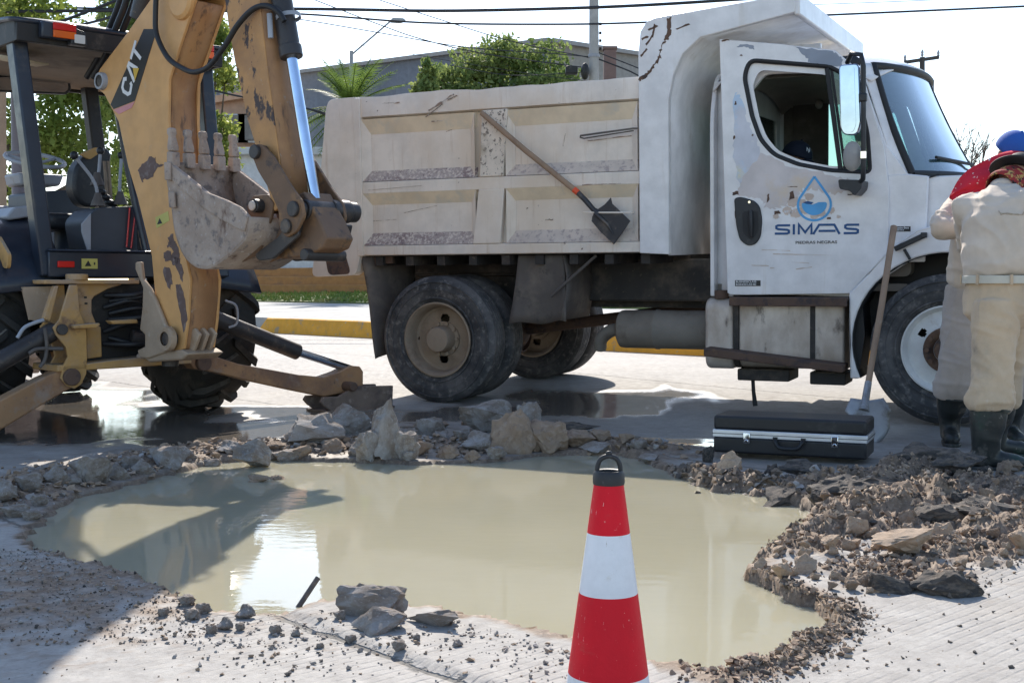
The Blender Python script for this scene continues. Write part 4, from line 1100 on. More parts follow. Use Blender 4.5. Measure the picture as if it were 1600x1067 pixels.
M_navy = pm('dark_blue_black_paint', (.020, .027, .042), .38, layers=[((.08,.075,.07), 5, .55, .78), ((.16,.14,.11), 24, .68, .76)], rvar=.1, coat=.2, bump=(80, .05))
M_blk = pm('matt_black_paint', (.018, .017, .017), .55, layers=[((.09,.075,.06), 6, .52, .76)], bump=(60, .15))
M_roofin = pm('roof_lining', (.20, .165, .13), .9, layers=[((.10,.08,.065), 2.5, .48, .7)], bump=(40, .2))
M_conso = pm('grey_console', (.055, .065, .082), .5, layers=[((.16,.15,.14), 7, .62, .78)], bump=(120, .1))
M_grey = pm('grey_plastic', (.33, .35, .39), .5, layers=[((.25,.24,.23), 6, .6, .75)])
M_red = pm('red_reflector', (.60, .012, .008), .25)
M_orange = pm('orange_lens', (.75, .13, .01), .25)
M_stick = pm('yellow_sticker', (.52, .47, .13), .5)
M_agri = pm('muddy_lug_tyre', (.028, .027, .026), .8, layers=[((.10,.085,.07), 3, .5, .75), ((.20,.165,.13), 9, .66, .8)], bump=(40, .3), dust=((.36,.32,.27), .75))
M_legr = pm('rusty_leg_paint', (.36, .20, .10), .75, layers=[((.20,.115,.08), 2.2, .40, .6), ((.30,.22,.17), 7, .52, .7), ((.09,.06,.05), 14, .6, .7)], bump=(45, .3), dust=((.38,.29,.21), .6))
M_pad = pm('muddy_steel_pad', (.19, .14, .11), .8, layers=[((.10,.075,.065), 5, .45, .65), ((.30,.235,.19), 10, .54, .7)], bump=(40, .4))
M_ltan = pm('tan_cast_steel', (.40, .30, .215), .75, layers=[((.30,.19,.10), 5, .5, .7), ((.48,.40,.32), 13, .58, .74)], bump=(45, .3))

bh = thing('backhoe_loader', 'yellow backhoe loader with its digger arm folded up and stabiliser legs down', 'backhoe', (*BH_C, 0), (0, 0, math.atan2(BH_R[1], BH_R[0])))
BHI = (Matrix.Translation((*BH_C, 0)) @ Matrix.Rotation(math.atan2(BH_R[1], BH_R[0]), 4, 'Z')).inverted()
bo, bb, bw_ = (-2.27, 8.18), (.766, -.643), (.643, .766)
def plane_px(px, py, o, u):
    r = ray(px, py); n = (-u[1], u[0])
    k = (o[0]*n[0] + o[1]*n[1]) / (r[0]*n[0] + r[1]*n[1])
    return ((r[0]*k - o[0])*u[0] + (r[1]*k - o[1])*u[1], EYE + r[2]*k)
def BPX(pts, off): return [plane_px(p[0], p[1], (bo[0]+bw_[0]*off, bo[1]+bw_[1]*off), bb) for p in pts]
def MPX(pts, y): return [plane_px(p[0], p[1], (BH_C[0]+BH_F[0]*y, BH_C[1]+BH_F[1]*y), BH_R) for p in pts]
def BF(s, h, off): return BHI @ Vector((bo[0]+bb[0]*s+bw_[0]*off, bo[1]+bb[1]*s+bw_[1]*off, h))
MXZ = lambda x, z, y: (x, y, z)

# --- boom: box section with curved plates
HB = .12
left = BPX([(250,556),(243,520),(243,470),(237,400),(215,310),(200,260),(185,190),(163,148)], -HB)
boss = BPX([(152,138),(149,124),(156,108)], -HB)
left2 = BPX([(200,50),(235,0)], -HB)
right = BPX([(287,545),(293,501),(297,437),(285,383),(268,280),(263,186),(264,124),(280,74),(305,0)], -HB)
boom_poly = left + boss + left2 + [(.50,3.12),(.66,3.6),(.68,4.05),(.78,4.15),(.95,4.12),(1.0,3.9),(.96,3.5),(.85,3.12)] + right[::-1]
for off0, off1 in ((-HB, -HB + .02), (HB - .02, HB)):
    b = MB(); b.prism(boom_poly, BF, off0, off1); b.done('boom_plate', M_cat, bh, .004)
rp = smooth_path([(p[0], p[1], 0) for p in right], 4)
b = MB()
b.add([BF(p.x - .012, p.y, o) for p in rp for o in (-HB + .021, HB - .021)], [(2*i, 2*i+2, 2*i+3, 2*i+1) for i in range(len(rp)-1)])
b.done('boom_web', M_catr, bh, smooth=50, solid=.012)
lp = left + [boss[-1]] + left2 + [(.50,3.12),(.66,3.6)]
b = MB(); b.add([BF(p[0] + .02, p[1], o) for p in lp for o in (-HB + .021, HB - .021)], [(2*i, 2*i+2, 2*i+3, 2*i+1) for i in range(len(lp)-1)]); b.done('boom_web', M_catr, bh, smooth=50, solid=.012)
# cylinder boss pin at the kink, round boss near the top
c0 = BPX([(157,127)], -HB - .02)[0]
b = MB(); b.lathe([(.001,-.03),(.038,-.03),(.05,-.024),(.053,0),(.053,.02)], BF(*c0, -HB), BF(0,0,1) - BF(0,0,0), 26); b.done('pivot_boss', M_steel, bh)
b = MB(); b.lathe([(.040,-.034),(.055,-.034),(.058,-.02),(.058,.0)], BF(*c0, -HB), BF(0,0,1) - BF(0,0,0), 26); b.done('pivot_collar', M_grey, bh)
c0 = BPX([(286,2)], -HB)[0]
b = MB(); b.lathe([(.001,-.035),(.095,-.035),(.115,-.02),(.12,0)], BF(*c0, -HB), BF(0,0,1) - BF(0,0,0), 32); b.done('boom_boss', M_cat, bh)
# maker's decal on the boom
dec = BPX([(225,46),(239,46),(242,58),(211,158),(178,171),(173,164)], -HB)
b = MB(); b.prism(dec, BF, -HB - .0025, -HB - .0005); decal = b.done('decal', M_black, bh, smooth=0)
b = MB(); b.prism(BPX([(178,172),(211,159),(206,169),(186,179)], -HB), BF, -HB - .0025, -HB - .0005); b.done('decal_stripe', pm('faded_pink_stripe', (.62,.26,.27), .5), bh, smooth=0)
p0, p1 = Vector(BPX([(202,152)], -HB)[0]), Vector(BPX([(226,80)], -HB)[0])
dirv = (p1 - p0); ln = dirv.length; dirv.normalize(); nrm = Vector((-dirv.y, dirv.x))
def decf(u, v):
    q = p0 + dirv * u * ln + nrm * v * ln
    return (q.x, q.y)
def dec_strokes(lines, w, name, mat):
    return strokes([[decf(*p) for p in l] for l in lines], w, BF, -HB - .004, name, mat, bh)
Cc = [(.27,.25),(.22,.33),(.06,.30),(.01,.22),(.03,.06),(.09,.0),(.24,.04),(.27,.10)]
Aa = [(.34,-.02),(.50,.34),(.56,.34),(.60,.02)]
Tt = [(.82,.02),(.86,.33)]
dec_strokes([Cc, Aa, [(.66,.33),(1.04,.36)], Tt], .055 * ln / .45 * .62, 'lettering', M_wprint)
b = MB(); b.prism([decf(.36,-.03),decf(.64,-.03),decf(.55,.16)], BF, -HB - .0062, -HB - .005); b.done('decal_triangle', pm('decal_yellow', (.65,.42,.06), .5), bh, smooth=0)
# warning label and worn patches
b = MB(); b.prism(BPX([(243,340),(263,330),(265,345),(245,357)], -HB), BF, -HB - .002, -HB - .0005); b.done('warning_label', M_stick, bh, smooth=0)
b = MB(); b.prism(BPX([(246,351),(250,341),(254,349)], -HB), BF, -HB - .003, -HB - .0022); b.done('warning_triangle', M_black, bh, smooth=0)
for i, q in enumerate([[(216,265),(224,255),(236,244),(243,247),(246,258),(256,257),(244,265),(238,278),(226,280),(222,286)], [(263,370),(270,364),(272,375),(277,385),(281,397),(277,412),(270,416),(266,405),(271,395)], [(256,395),(265,392),(270,402),(262,410),(257,405)], [(254,425),(258,415),(265,420),(270,440),(266,452),(260,445)], [(272,400),(281,405),(287,425),(285,440),(276,420)], [(274,445),(283,442),(290,470),(293,500),(287,520),(280,480)], [(262,378),(268,376),(268,388),(262,386)]]):
    b = MB(); b.prism(ragged(BPX(q, -HB), .008, i + 90, 4), BF, -HB - .0015, -HB - .0003); b.done('bare_metal_patch', pm('bare_patch_%d' % i, (.13,.085,.075), .7, layers=[((.23,.19,.18), 20, .5, .7)]), bh, smooth=0)

# --- dipper stick
sl = BPX([(340,-60),(353,37),(363,95),(383,186),(398,235)], -HB)
smid = BPX([(402,0),(408,54),(416,124),(433,247),(440,320)], -HB)
HS = .105
stick = [(.70,4.05),(.66,3.6)] + sl + BPX([(425,330)], -HB) + smid[::-1] + [(.98,3.6),(.95,4.05)]
b = MB(); b.prism(stick, BF, -HS, HS); b.done('dipper_stick', M_catw, bh, .006)
b = MB(); b.add([BF(p[0] + .004, p[1], o) for p in [(1.0,3.2)] + smid for o in (-HS + .006, HS - .006)], [(2*i, 2*i+2, 2*i+3, 2*i+1) for i in range(len(smid))]); b.done('dipper_face', M_catr, bh, solid=.004, smooth=50)
b = MB(); b.cyl(BF(.82,3.92,-.16), BF(.82,3.92,.16), .05); b.done('dipper_pin', M_steel, bh)
# bucket cylinder on the dipper
q0, q1, q2 = BPX([(433,-40)], .0)[0], BPX([(455,88)], .0)[0], BPX([(492,312)], .0)[0]
b = MB(); b.tube([BF(.97,3.55,0), BF(*q1, 0)], .062, 20); b.done('bucket_cylinder', M_steel, bh)
b = MB(); b.tube([BF(q1[0]-.012, q1[1]+.06, 0), BF(q1[0]+.004, q1[1]-.01, 0)], .068, 20); b.done('cylinder_gland', M_steel, bh, .006)
b = MB(); b.tube([BF(*q1, 0), BF(*q2, 0)], .034, 18); b.done('cylinder_rod', M_rod, bh)
q3 = BPX([(438,25)], -.06)[0]
b = MB(); b.lathe([(.069,-.012),(.074,-.012),(.074,.012),(.069,.012)], BF(q3[0], q3[1], 0), BF(q1[0], q1[1], 0) - BF(.97,3.55,0), 22, closed=True); b.done('hose_clamp', M_grey, bh)
b = MB(); b.tube([BF(*BPX([(421,22)], -.09)[0], -.09), BF(*BPX([(423,60)], -.09)[0], -.09)], .016, 10); b.done('hose_fitting', M_grey, bh)
hp_ = BPX([(246,-40),(243,20),(245,55),(262,90),(285,107),(305,113),(328,103),(348,75),(366,40),(385,15),(402,7),(418,14),(426,30)], -.17)
b = MB(); b.tube([BF(p.x, p.y, -.17 + .08*max(0, (i-40)/30)) for i, p in enumerate(smooth_path([(x, z, 0) for x, z in hp_], 6))], .017, 10); b.done('hydraulic_hose', M_hose, bh, smooth=60)
for k, (dx, off) in enumerate([(0, .02), (-12, -.03), (-22, .06)]):
    hh = BPX([(226+dx,-30),(214+dx,10),(200+dx,45),(185+dx,85),(165+dx,120)], off)
    b = MB(); b.tube([BF(p.x - .06, p.y, off) for p in smooth_path([(x, z, 0) for x, z in hh], 5)], .022, 8); b.done('hydraulic_hose', M_hose, bh, smooth=60)
b = MB(); b.tube([BF(-.24,2.70,0), BF(.12,3.40,0)], .075, 18); b.done('dipper_cylinder', M_steel, bh, .006)
b = MB(); b.tube([BF(.12,3.40,0), BF(.62,4.20,0)], .042, 14); b.done('cylinder_rod', M_rod, bh)
b = MB(); b.prism([(.55,4.0),(.60,4.30),(.80,4.45),(.98,4.30),(1.02,3.85),(.80,3.75)], BF, -.09, .09); b.done('dipper_head', M_catw, bh, .01)
# --- bucket
BW = .255
side = BPX([(263,252),(293,276),(325,302),(353,313),(375,324),(389,339),(383,372),(358,397),(336,413),(321,418),(304,414),(287,397),(274,362),(268,319),(261,280)], -BW)
bucket_parts = []
for o0, o1 in ((-BW, -BW + .022), (BW - .022, BW)):
    b = MB(); b.prism(side, BF, o0, o1); bucket_parts.append(b.done('bucket_cheek', M_bucket, bh, .004))
shell = smooth_path([(p[0], p[1], 0) for p in [side[0]] + side[:8:-1][0:] + [side[8], side[7], side[6], side[5]]], 4)
b = MB(); b.add([BF(p.x, p.y, o) for p in shell for o in (-BW + .003, BW - .003)], [(2*i, 2*i+2, 2*i+3, 2*i+1) for i in range(len(shell)-1)]); b.done('bucket_shell', M_bucket, bh, solid=.02, smooth=50)
lipband = [side[0], side[1], side[2], side[3], side[4], side[5]]
low = BPX([(263,275),(290,300),(322,327),(350,345),(372,357),(384,362)], -BW)
for o0, o1 in ((-BW - .012, -BW - .0005), (BW + .0005, BW + .012)):
    b = MB(); b.prism([p for p in lipband] + low[::-1], BF, o0, o1); b.done('side_cutter', M_bucket, bh, .005)
for (pa, pb_) in (((260,254),(268,282)), ((266,300),(275,325))):
    q = BPX([pa, (pa[0]+9, pa[1]), (pb_[0]+2, pb_[1]), (pb_[0]-7, pb_[1])], -BW - .01)
    b = MB(); b.prism(q, BF, -BW - .03, -BW - .013); b.done('cutter_block', M_bucket, bh, .006)
lip = side[0]
for k in range(5):
    oc = -BW + .025 + (2*BW - .05) * k / 4
    b = MB()
    b.prism([(lip[0]-.015, lip[1]-.03),(lip[0]+.05, lip[1]-.04),(lip[0]+.045, lip[1]+.055),(lip[0]-.012, lip[1]+.06)], BF, oc - .030, oc + .030)
    tooth = b.done('tooth_adapter', M_bucket, bh, .008)
    b = MB()
    prof = [(.028,.06),(.030,.085),(.024,.13),(.020,.155),(.026,.17),(.024,.20),(.012,.205)]
    rings = [[(lip[0] + .017 - d*.9, lip[1] + z), (lip[0] + .017 + d*.6, lip[1] + z)] for d, z in prof]
    vs_, fs_ = [], []
    for (d, z) in prof:
        for sx, so in ((-1,-1),(1,-1),(1,1),(-1,1)):
            vs_.append(BF(lip[0] + .017 + sx*d*.8 - (z-.06)*.12, lip[1] + z, oc + so*d*.95))
    for i in range(len(prof)-1):
        for j in range(4): fs_.append((i*4+j, i*4+(j+1)%4, (i+1)*4+(j+1)%4, (i+1)*4+j))
    fs_ += [(3,2,1,0), tuple(range(len(vs_)-4, len(vs_)))]
    b.add(vs_, fs_); b.done('bucket_tooth', M_bucket, bh, .007)
# ears, links and pins
ear = BPX([(386,324),(396,306),(418,304),(428,318),(424,340),(413,372),(404,398),(372,412),(345,412),(368,392),(386,365),(391,342)], -.11)
for o in (-.115, .095):
    b = MB(); b.prism(ear, BF, o, o + .022); b.done('bucket_ear', M_link, bh, .006)
def pin(px, py, off0, off1, r, mat=M_steel, name='pin', pl=-.15):
    c0 = BPX([(px, py)], pl)[0]
    b = MB(); b.cyl(BF(*c0, off0), BF(*c0, off1), r, n=20)
    return b.done(name, mat, bh, .005)
pin(400,322,-.17,.13,.040, name='bucket_pin'); pin(400,322,-.185,-.172,.030, M_alu, 'pin_bolt')
banana = round_poly([(401,226),(411,226),(428,243),(455,288),(474,315),(478,338),(466,362),(450,372),(440,358),(438,330),(424,297),(406,268),(397,245)], 5, 4)
for o in (-.165, .145):
    b = MB(); b.prism(BPX(banana, -.15), BF, o, o + .022); b.done('bucket_link', M_link, bh, .005)
pin(404,238,-.19,.17,.042, name='link_pin'); pin(463,327,-.185,-.10,.045, name='link_pin'); pin(452,354,-.185,.17,.042, name='link_pin')
pin(463,327,-.10,.30,.060, M_steel, 'cylinder_pin')
c0 = BPX([(463,327)], -.15)[0]
b = MB(); b.cyl(BF(*c0, .10), BF(*c0, .24), .068, n=22); b.done('rod_eye', M_steel, bh, .006)
low_link = round_poly([(446,345),(462,350),(466,368),(424,405),(402,408),(396,398),(436,368)], 5, 3)
for o in (-.145, .12):
    b = MB(); b.prism(BPX(low_link, -.15), BF, o, o + .022); b.done('guide_link', M_steel, bh, .005)
foot_ = BPX([(433,315),(476,300),(500,345),(512,372),(505,388),(480,400),(440,405),(425,385),(440,350)], -.08)
b = MB(); b.prism(foot_, BF, -.085, .12); b.done('dipper_nose', M_link, bh, .01)
b = MB(); b.prism(BPX([(470,352),(520,350),(515,372),(476,374)], .0), BF, .1, .16); b.done('nose_plate', M_steel, bh, .01)
pin(470,398,-.13,.17,.035, name='nose_pin')

# --- swing casting at the boom foot
sw = BPX([(216,410),(224,409),(227,436),(238,450),(247,468),(265,512),(276,528),(273,542),(262,551),(236,560),(223,559),(219,547),(231,541),(231,523),(223,515),(227,479),(228,450),(216,421)], -.13)
for o in (-.155, .125):
    b = MB(); b.prism(sw, BF, o, o + .03); b.done('swing_casting', M_ltan, bh, .01)
pin(264,529,-.185,.18,.045, M_steel, 'boom_foot_pin', -.16)
c0 = BPX([(264,529)], -.16)[0]
b = MB(); b.lathe([(.045,-.01),(.075,-.01),(.08,.0),(.08,.03)], BF(*c0, -.185), BF(0,0,1) - BF(0,0,0), 26); b.done('pin_boss', M_ltan, bh)
b = MB(); b.cyl(BF(c0[0]-.22, .42, 0), BF(c0[0]-.22, 1.08, 0), .055, n=18); b.done('swing_post', M_steel, bh)
b = MB(); b.prism(BPX([(223,557),(262,549),(285,546),(296,553),(285,562),(235,566)], -.13), BF, -.14, .14); b.done('swing_base', M_ltan, bh, .012)
for o in (-.06, 0, .06):
    b = MB(); b.prism(BPX([(296,545),(306,520),(318,512),(326,522),(318,545),(306,560)], 0), BF, o-.012, o+.012); b.done('foot_rib', M_ltan, bh, .006)

# --- rear frame and stabilisers (machine axes)
b = MB(); b.box(-.70,-.06,-.05,.45,.955,.982); b.done('top_plate', M_catd, bh, .006)
zf = lambda P: [(x/3.81, 400 + y/3.81) for x, y in P]
br = zf([(412,172),(458,172),(470,330),(510,420),(516,600),(512,700),(480,765),(440,790),(395,772),(358,730),(370,660),(402,600),(388,540),(330,470),(314,425),(350,380)])
for y in (-.10, .10):
    b = MB(); b.prism(MPX(br, -.09), MXZ, y, y + .022); b.done('stabiliser_bracket', M_catd, bh, .005)
b = MB(); b.prism(MPX(zf([(325,178),(350,178),(300,390),(262,372)]), -.05), MXZ, -.05, .0); b.done('bracket_rib', M_catd, bh, .005)
b = MB(); b.prism(MPX(zf([(458,166),(735,150),(720,172),(640,196),(560,240),(545,262),(545,335),(570,400),(600,424),(606,600),(520,612),(512,420),(470,330)]), .02), MXZ, .015, .045); b.done('frame_plate', M_catd, bh, .006)
for (x, y) in ((507,247), (511,283)):
    b = MB(); b.prism(MPX(zf([(x-8,y-6),(x+8,y-6),(x+8,y+5),(x-8,y+5)]), .015), MXZ, .010, .0145); b.done('bolt_slot', M_black, bh)
b = MB(); b.prism(MPX(zf([(135,185),(325,180),(300,400),(180,380)]), .10), MXZ, .10, .13); b.done('side_plate', M_ltan, bh)
b = MB(); b.prism(MPX(zf([(428,412),(580,398),(585,410),(560,428),(430,432)]), -.13), MXZ, -.16, -.02); b.done('valve_bracket', M_catd, bh, .005)
b = MB(); b.prism(MPX(zf([(640,385),(800,375),(808,400),(660,405)]), -.10), MXZ, -.14, -.06); b.done('swing_arm', M_catd, bh, .006)
b = MB(); b.prism(MPX(zf([(345,650),(512,640),(690,618),(1143,572),(1143,640),(700,668),(340,690)]), -.10), MXZ, -.10, .30); b.done('bottom_plate', M_catd, bh, .008)
b = MB(); b.box(-.42,.50,.05,.5,.42,.95); b.done('frame_core', M_blk, bh)
rr = random.Random(3)
for k in range(9):
    z = .56 + .04*k; x0 = -.25 + rr.uniform(-.05,.05)
    b = MB(); b.tube(smooth_path([(x0, .04, z), (x0+.15, -.06-rr.random()*.05, z+rr.uniform(-.04,.06)), (x0+.32, -.08, z+rr.uniform(-.05,.05)), (x0+.48, -.16, z*.8+.2)], 5), .017, 8); b.done('hydraulic_hose', M_hose, bh, smooth=60)
b = MB(); b.cyl((-.12,-.04,.60),(.18,-.10,.57), .05); b.done('swing_cylinder', M_steel, bh)
b = MB(); b.ball((-.06,-.08,.475), (.045,.03,.025)); b.done('mud_clod', M_bucket, bh)
def leg_pin(px, py, y, r=.05):
    c0 = MPX([(px, py)], y)[0]
    b = MB(); b.cyl((c0[0], y-.02, c0[1]), (c0[0], y+.30, c0[1]), r, n=20); b.done('leg_pin', M_rust, bh, .006)
# right leg
leg = MPX([(288,562),(306,552),(323,550),(334,557),(368,568),(462,585),(502,589),(525,581),(544,571),(558,572),(563,580),(563,602),(540,612),(502,619),(457,610),(384,594),(331,581),(300,576)], -.02)
b = MB(); b.prism(leg, MXZ, -.06, .06); b.done('stabiliser_leg', M_legr, bh, .008)
leg_pin(318,567,-.075,.055)
foot = MPX([(487,626),(491,619),(515,618),(541,602),(600,601),(599,634),(504,641),(494,634)], -.02)
for y in (-.14, .08):
    b = MB(); b.prism(foot, MXZ, y, y + .03); b.done('stabiliser_foot', M_pad, bh, .006)
zb = min(p[1] for p in foot); xa = min(p[0] for p in foot); xb = max(p[0] for p in foot)
b = MB(); b.box(xa + .05, xb, -.16, .13, zb - .02, zb + .012); b.done('foot_plate', M_pad, bh, .004)
leg_pin(551,604,-.155,.035)
pA, pB, pC = [MPX([p], .02)[0] for p in ((318,492),(463,550),(547,577))]
b = MB(); b.cyl((pA[0],.0,pA[1]), (pB[0],.0,pB[1]), .060, n=20); b.done('stabiliser_cylinder', M_steel, bh, .006)
b = MB(); b.cyl((pB[0],.0,pB[1]), (pC[0],.0,pC[1]), .030, n=16); b.done('cylinder_rod', M_rod, bh)
b = MB(); b.tube(smooth_path([(pA[0]+.12,-.07,pA[1]+.10),(pA[0]+.20,-.08,pA[1]+.06),(pA[0]+.21,-.07,pA[1]-.06),(pA[0]+.15,-.06,pA[1]-.09)], 5), .009, 6); b.done('pipe', M_grey, bh)
# left leg
leg = MPX([(120,570),(98,574),(60,590),(0,622),(-60,655),(-110,680),(-118,712),(-90,720),(0,668),(60,632),(102,608),(125,598)], -.02)
b = MB(); b.prism(leg, MXZ, -.075, .05); b.done('stabiliser_leg', M_legr, bh, .01)
leg_pin(112,589,-.11,.055)
foot = MPX([(-165,700),(-150,690),(-110,695),(-60,700),(-60,728),(-160,735)], -.02)
b = MB(); b.prism([(x, max(z, .005)) for x, z in foot], MXZ, -.15, .12); b.done('stabiliser_foot', M_pad, bh, .01)
pA, pB, pC = [MPX([p], -.02)[0] for p in ((86,516),(-20,576),(-115,668))]
b = MB(); b.cyl((pA[0],-.02,pA[1]), (pB[0],-.02,pB[1]), .060, n=20); b.done('stabiliser_cylinder', M_steel, bh, .006)
b = MB(); b.cyl((pB[0],-.02,pB[1]), (pC[0],-.02,pC[1]), .030, n=16); b.done('cylinder_rod', M_rod, bh)
c0 = MPX([(97,515)], -.11)[0]
b = MB(); b.cyl((c0[0],-.125,c0[1]), (c0[0],.12,c0[1]), .035, n=18); b.done('cylinder_pin', M_steel, bh, .004)
for pts in ([(27,528),(38,512),(55,504),(68,500)], [(70,513),(73,540),(70,562),(62,574)], [(45,552),(60,545),(98,545)]):
    b = MB(); b.tube(smooth_path([(x, -.10, z) for x, z in MPX(pts, -.10)], 5), .012, 8); b.done('hydraulic_hose', M_grey if pts[0][0] == 27 else M_flap, bh, smooth=60)

# --- wheels
def lug_wheel(x, y, R, w, side, lugs):
    o = Vector((x, y, R))
    rim = R * .50
    hw = w / 2
    b = MB()
    prof = [(rim-.02,-hw+.05),(rim+.02,-hw+.02),(rim+.10,-hw),(R-.12,-hw+.005),(R-.065,-hw+.03),(R-.045,-hw+.09),(R-.038,0),(R-.045,hw-.09),(R-.065,hw-.03),(R-.12,hw-.005),(rim+.10,hw),(rim+.02,hw-.02),(rim-.02,hw-.05)]
    b.lathe(prof, o, (1,0,0), 60)
    for k in range(lugs):
        for s in (-1, 1):
            a0 = 2*math.pi*(k + (.5 if s > 0 else 0)) / lugs
            vs_ = []
            for i in range(5):
                t = i / 4
                xx = s * (hw*.98 - t*(hw*.98 + .02)); a = a0 + t * .30
                rr_ = R - (.035 if i == 0 else 0); 
                wd = .032 + .012*(1-t)
                for da, rd in ((-wd/R, R*.0 + R - .06), (-wd*.75/R, rr_), (wd*.75/R, rr_), (wd/R, R - .06)):
                    vs_.append(o + Vector((xx, math.sin(a+da)*rd, math.cos(a+da)*rd)))
            # shoulder end reaching down the sidewall
            end = []
            for da in (-.032/R, .032/R):
                end.append(o + Vector((s*(hw*1.0), math.sin(a0-.05+da)*(R-.15), math.cos(a0-.05+da)*(R-.15))))
            fs_ = []
            for i in range(4):
                for j in range(3): fs_.append((i*4+j, i*4+j+1, (i+1)*4+j+1, (i+1)*4+j))
            n0 = len(vs_)
            vs_ += end
            fs_ += [(16,17,18,19), (0, n0, n0+1, 3), (0, 1, n0), (3, n0+1, 2), (1, 2, n0+1, n0)]
            b.add(vs_, fs_)
    ty = b.done('tyre', M_agri, bh, smooth=40)
    b = MB(); b.lathe([(rim-.015,-hw+.05),(rim-.03,-hw+.09),(rim-.05,-.03*side),(rim*.55,.02*side),(rim*.4,.05*side),(.001,.06*side)], o, (1,0,0), 40); b.lathe([(rim-.015,hw-.05),(rim-.05,0)], o, (1,0,0), 40)
    b.done('rim', M_catd, bh, smooth=40)
lug_wheel(.85, .86, .625, .44, 1, 17); lug_wheel(-.85, .86, .625, .44, -1, 17)
lug_wheel(.76, 2.96, .44, .30, 1, 14); lug_wheel(-.76, 2.96, .44, .30, -1, 14)
b = MB(); b.cyl((-.7,.86,.62),(.7,.86,.62), .11); b.done('rear_axle', M_blk, bh)
b = MB(); b.cyl((-.6,2.96,.44),(.6,2.96,.44), .08); b.done('front_axle', M_blk, bh)
# --- tractor body
b = MB(); b.box(-.33,.33,.4,3.3,.55,.98); b.done('main_chassis', M_blk, bh, .02)
b = MB(); b.prism(round_poly([(2.0,.98),(2.0,1.52),(3.45,1.42),(3.55,1.3),(3.55,.9)], .08), lambda y, z, x: (x, y, z), -.36, .36); b.done('engine_bonnet', M_cat, bh, .03)
b = MB(); b.prism(round_poly([(1.95,1.0),(1.90,1.56),(2.15,1.56),(2.2,1.0)], .05), lambda y, z, x: (x, y, z), -.42, .42); b.done('dash_cowl', M_grey, bh, .02)
for x in (-.50, .44):
    b = MB(); b.bar((x+.03,1.75,1.45),(x+.03,3.4,1.25), .10, .22); b.bar((x+.03,3.4,1.25),(x+.03,4.2,.55), .10, .22); b.done('loader_arm', M_cat, bh, .02)
b = MB(); b.prism([(4.15,.25),(4.2,1.0),(4.28,1.0),(4.45,.45),(4.95,.12),(4.95,.06),(4.35,.08)], lambda y, z, x: (x, y, z), -1.05, 1.05); b.done('loader_bucket', M_bucket, bh, .01)
# mudguards
for s in (-1, 1):
    b = MB(); b.grid(lambda u, v: (s*(.50 + .48*u), .86 + .80*math.sin(-1.15 + 2.1*v) , .62 + .80*math.cos(-1.15 + 2.1*v) - .06*u), 6, 16); b.done('mudguard', M_navy, bh, solid=.02, smooth=60)
    b = MB(); b.prism([(.86 + .79*math.sin(a), .62 + .79*math.cos(a)) for a in np.linspace(-1.15, .95, 14)] + [(1.4,1.0),(.3,1.0)], lambda y, z, x: (x, y, z), s*.47, s*.50); b.done('mudguard_side', M_navy, bh)
b = MB(); b.prism(round_poly([(.12,1.14),(.30,1.27),(.34,1.20),(.22,1.06),(.14,1.05)], .03), lambda y, z, x: (x, y, z), -.86, -.84); b.done('mudguard_patch', M_catd, bh)
# cab floor, rear panel
b = MB(); b.box(-.62,.62,.10,1.95,1.0,1.05); b.done('cab_floor', M_blk, bh)
b = MB(); b.box(-.62,.60,.08,.12,1.0,1.165); b.box(-.62,.60,.06,.14,1.165,1.18); b.done('rear_panel', M_navy, bh, .008)
q = MPX([(90,408),(116,418)], .07)
b = MB(); b.box(q[0][0], q[1][0], .062, .079, q[1][1], q[0][1]); b.done('reflector', M_red, bh, .003)
q = MPX([(128,404),(153,420)], .07)
b = MB(); b.box(q[0][0], q[1][0], .074, .079, q[1][1], q[0][1]); lab = b.done('warning_label', M_stick, bh)
b = MB(); b.prism(MPX([(133,416),(138,407),(143,416)], .07), MXZ, .072, .0735); b.prism(MPX([(147,410),(149,410),(149,414),(147,414)], .07), MXZ, .072, .0735); b.done('warning_mark', M_black, lab, smooth=0)
b = MB(); b.cyl((-.47,.0,.98),(-.47,.0,1.02), .07); b.done('mount_pad', M_catd, bh, .006)
# console and levers
cq = MPX([(133,345),(150,325),(212,322),(215,392),(142,392)], .28)
b = MB(); b.prism(round_poly(cq, [.04,.05,.02,.005,.005], 4), MXZ, .28, .62); cons = b.done('control_console', M_conso, bh, .015)
b = MB(); b.prism(MPX([(127,350),(142,333),(142,391),(136,391),(127,362)], .27), MXZ, .265, .278); b.done('console_cheek', M_grey, cons, .004)
ro = MPX([(204,325),(199,386),(206,388),(213,330)], .25)
b = MB(); b.tube([(p[0], .262, p[1]) for p in ro], .006, 6); b.done('red_cable', M_red, cons)
def lever(p0, p1, p2, y, name='lever'):
    q = MPX([p0, p1, p2], y)
    b = MB(); b.tube(smooth_path([(a, y + .05*i*0, z) for i, (a, z) in enumerate(q)], 5), [.012]*11, 8)
    l = b.done(name, M_grey, bh, smooth=60)
    b = MB(); b.ball((q[2][0], y, q[2][1]), .028, 14, 9); b.done('knob', M_blackp, l, smooth=60)
    b = MB(); b.lathe([(.05,0),(.04,.03),(.028,.06),(.02,.09)], (q[0][0], y, q[0][1]), (0,0,1), 16); b.done('boot', M_flap, l)
lever((153,322),(148,286),(116,243), .38); lever((188,320),(187,290),(190,243), .42); lever((152,290),(155,262),(157,236), .5)
for px_ in (165, 171):
    q = MPX([(px_+3,316),(px_-2,252)], .55)
    b = MB(); b.tube([(q[0][0],.55,q[0][1]),(q[1][0],.55,q[1][1])], .012, 8); b.done('lever', M_rimtan, bh)
q = MPX([(158,300),(172,318)], .45)
b = MB()
for k in range(4): b.ball((q[0][0] + .03*k, .45, q[0][1] - .035*k), (.035,.035,.022), 12, 7)
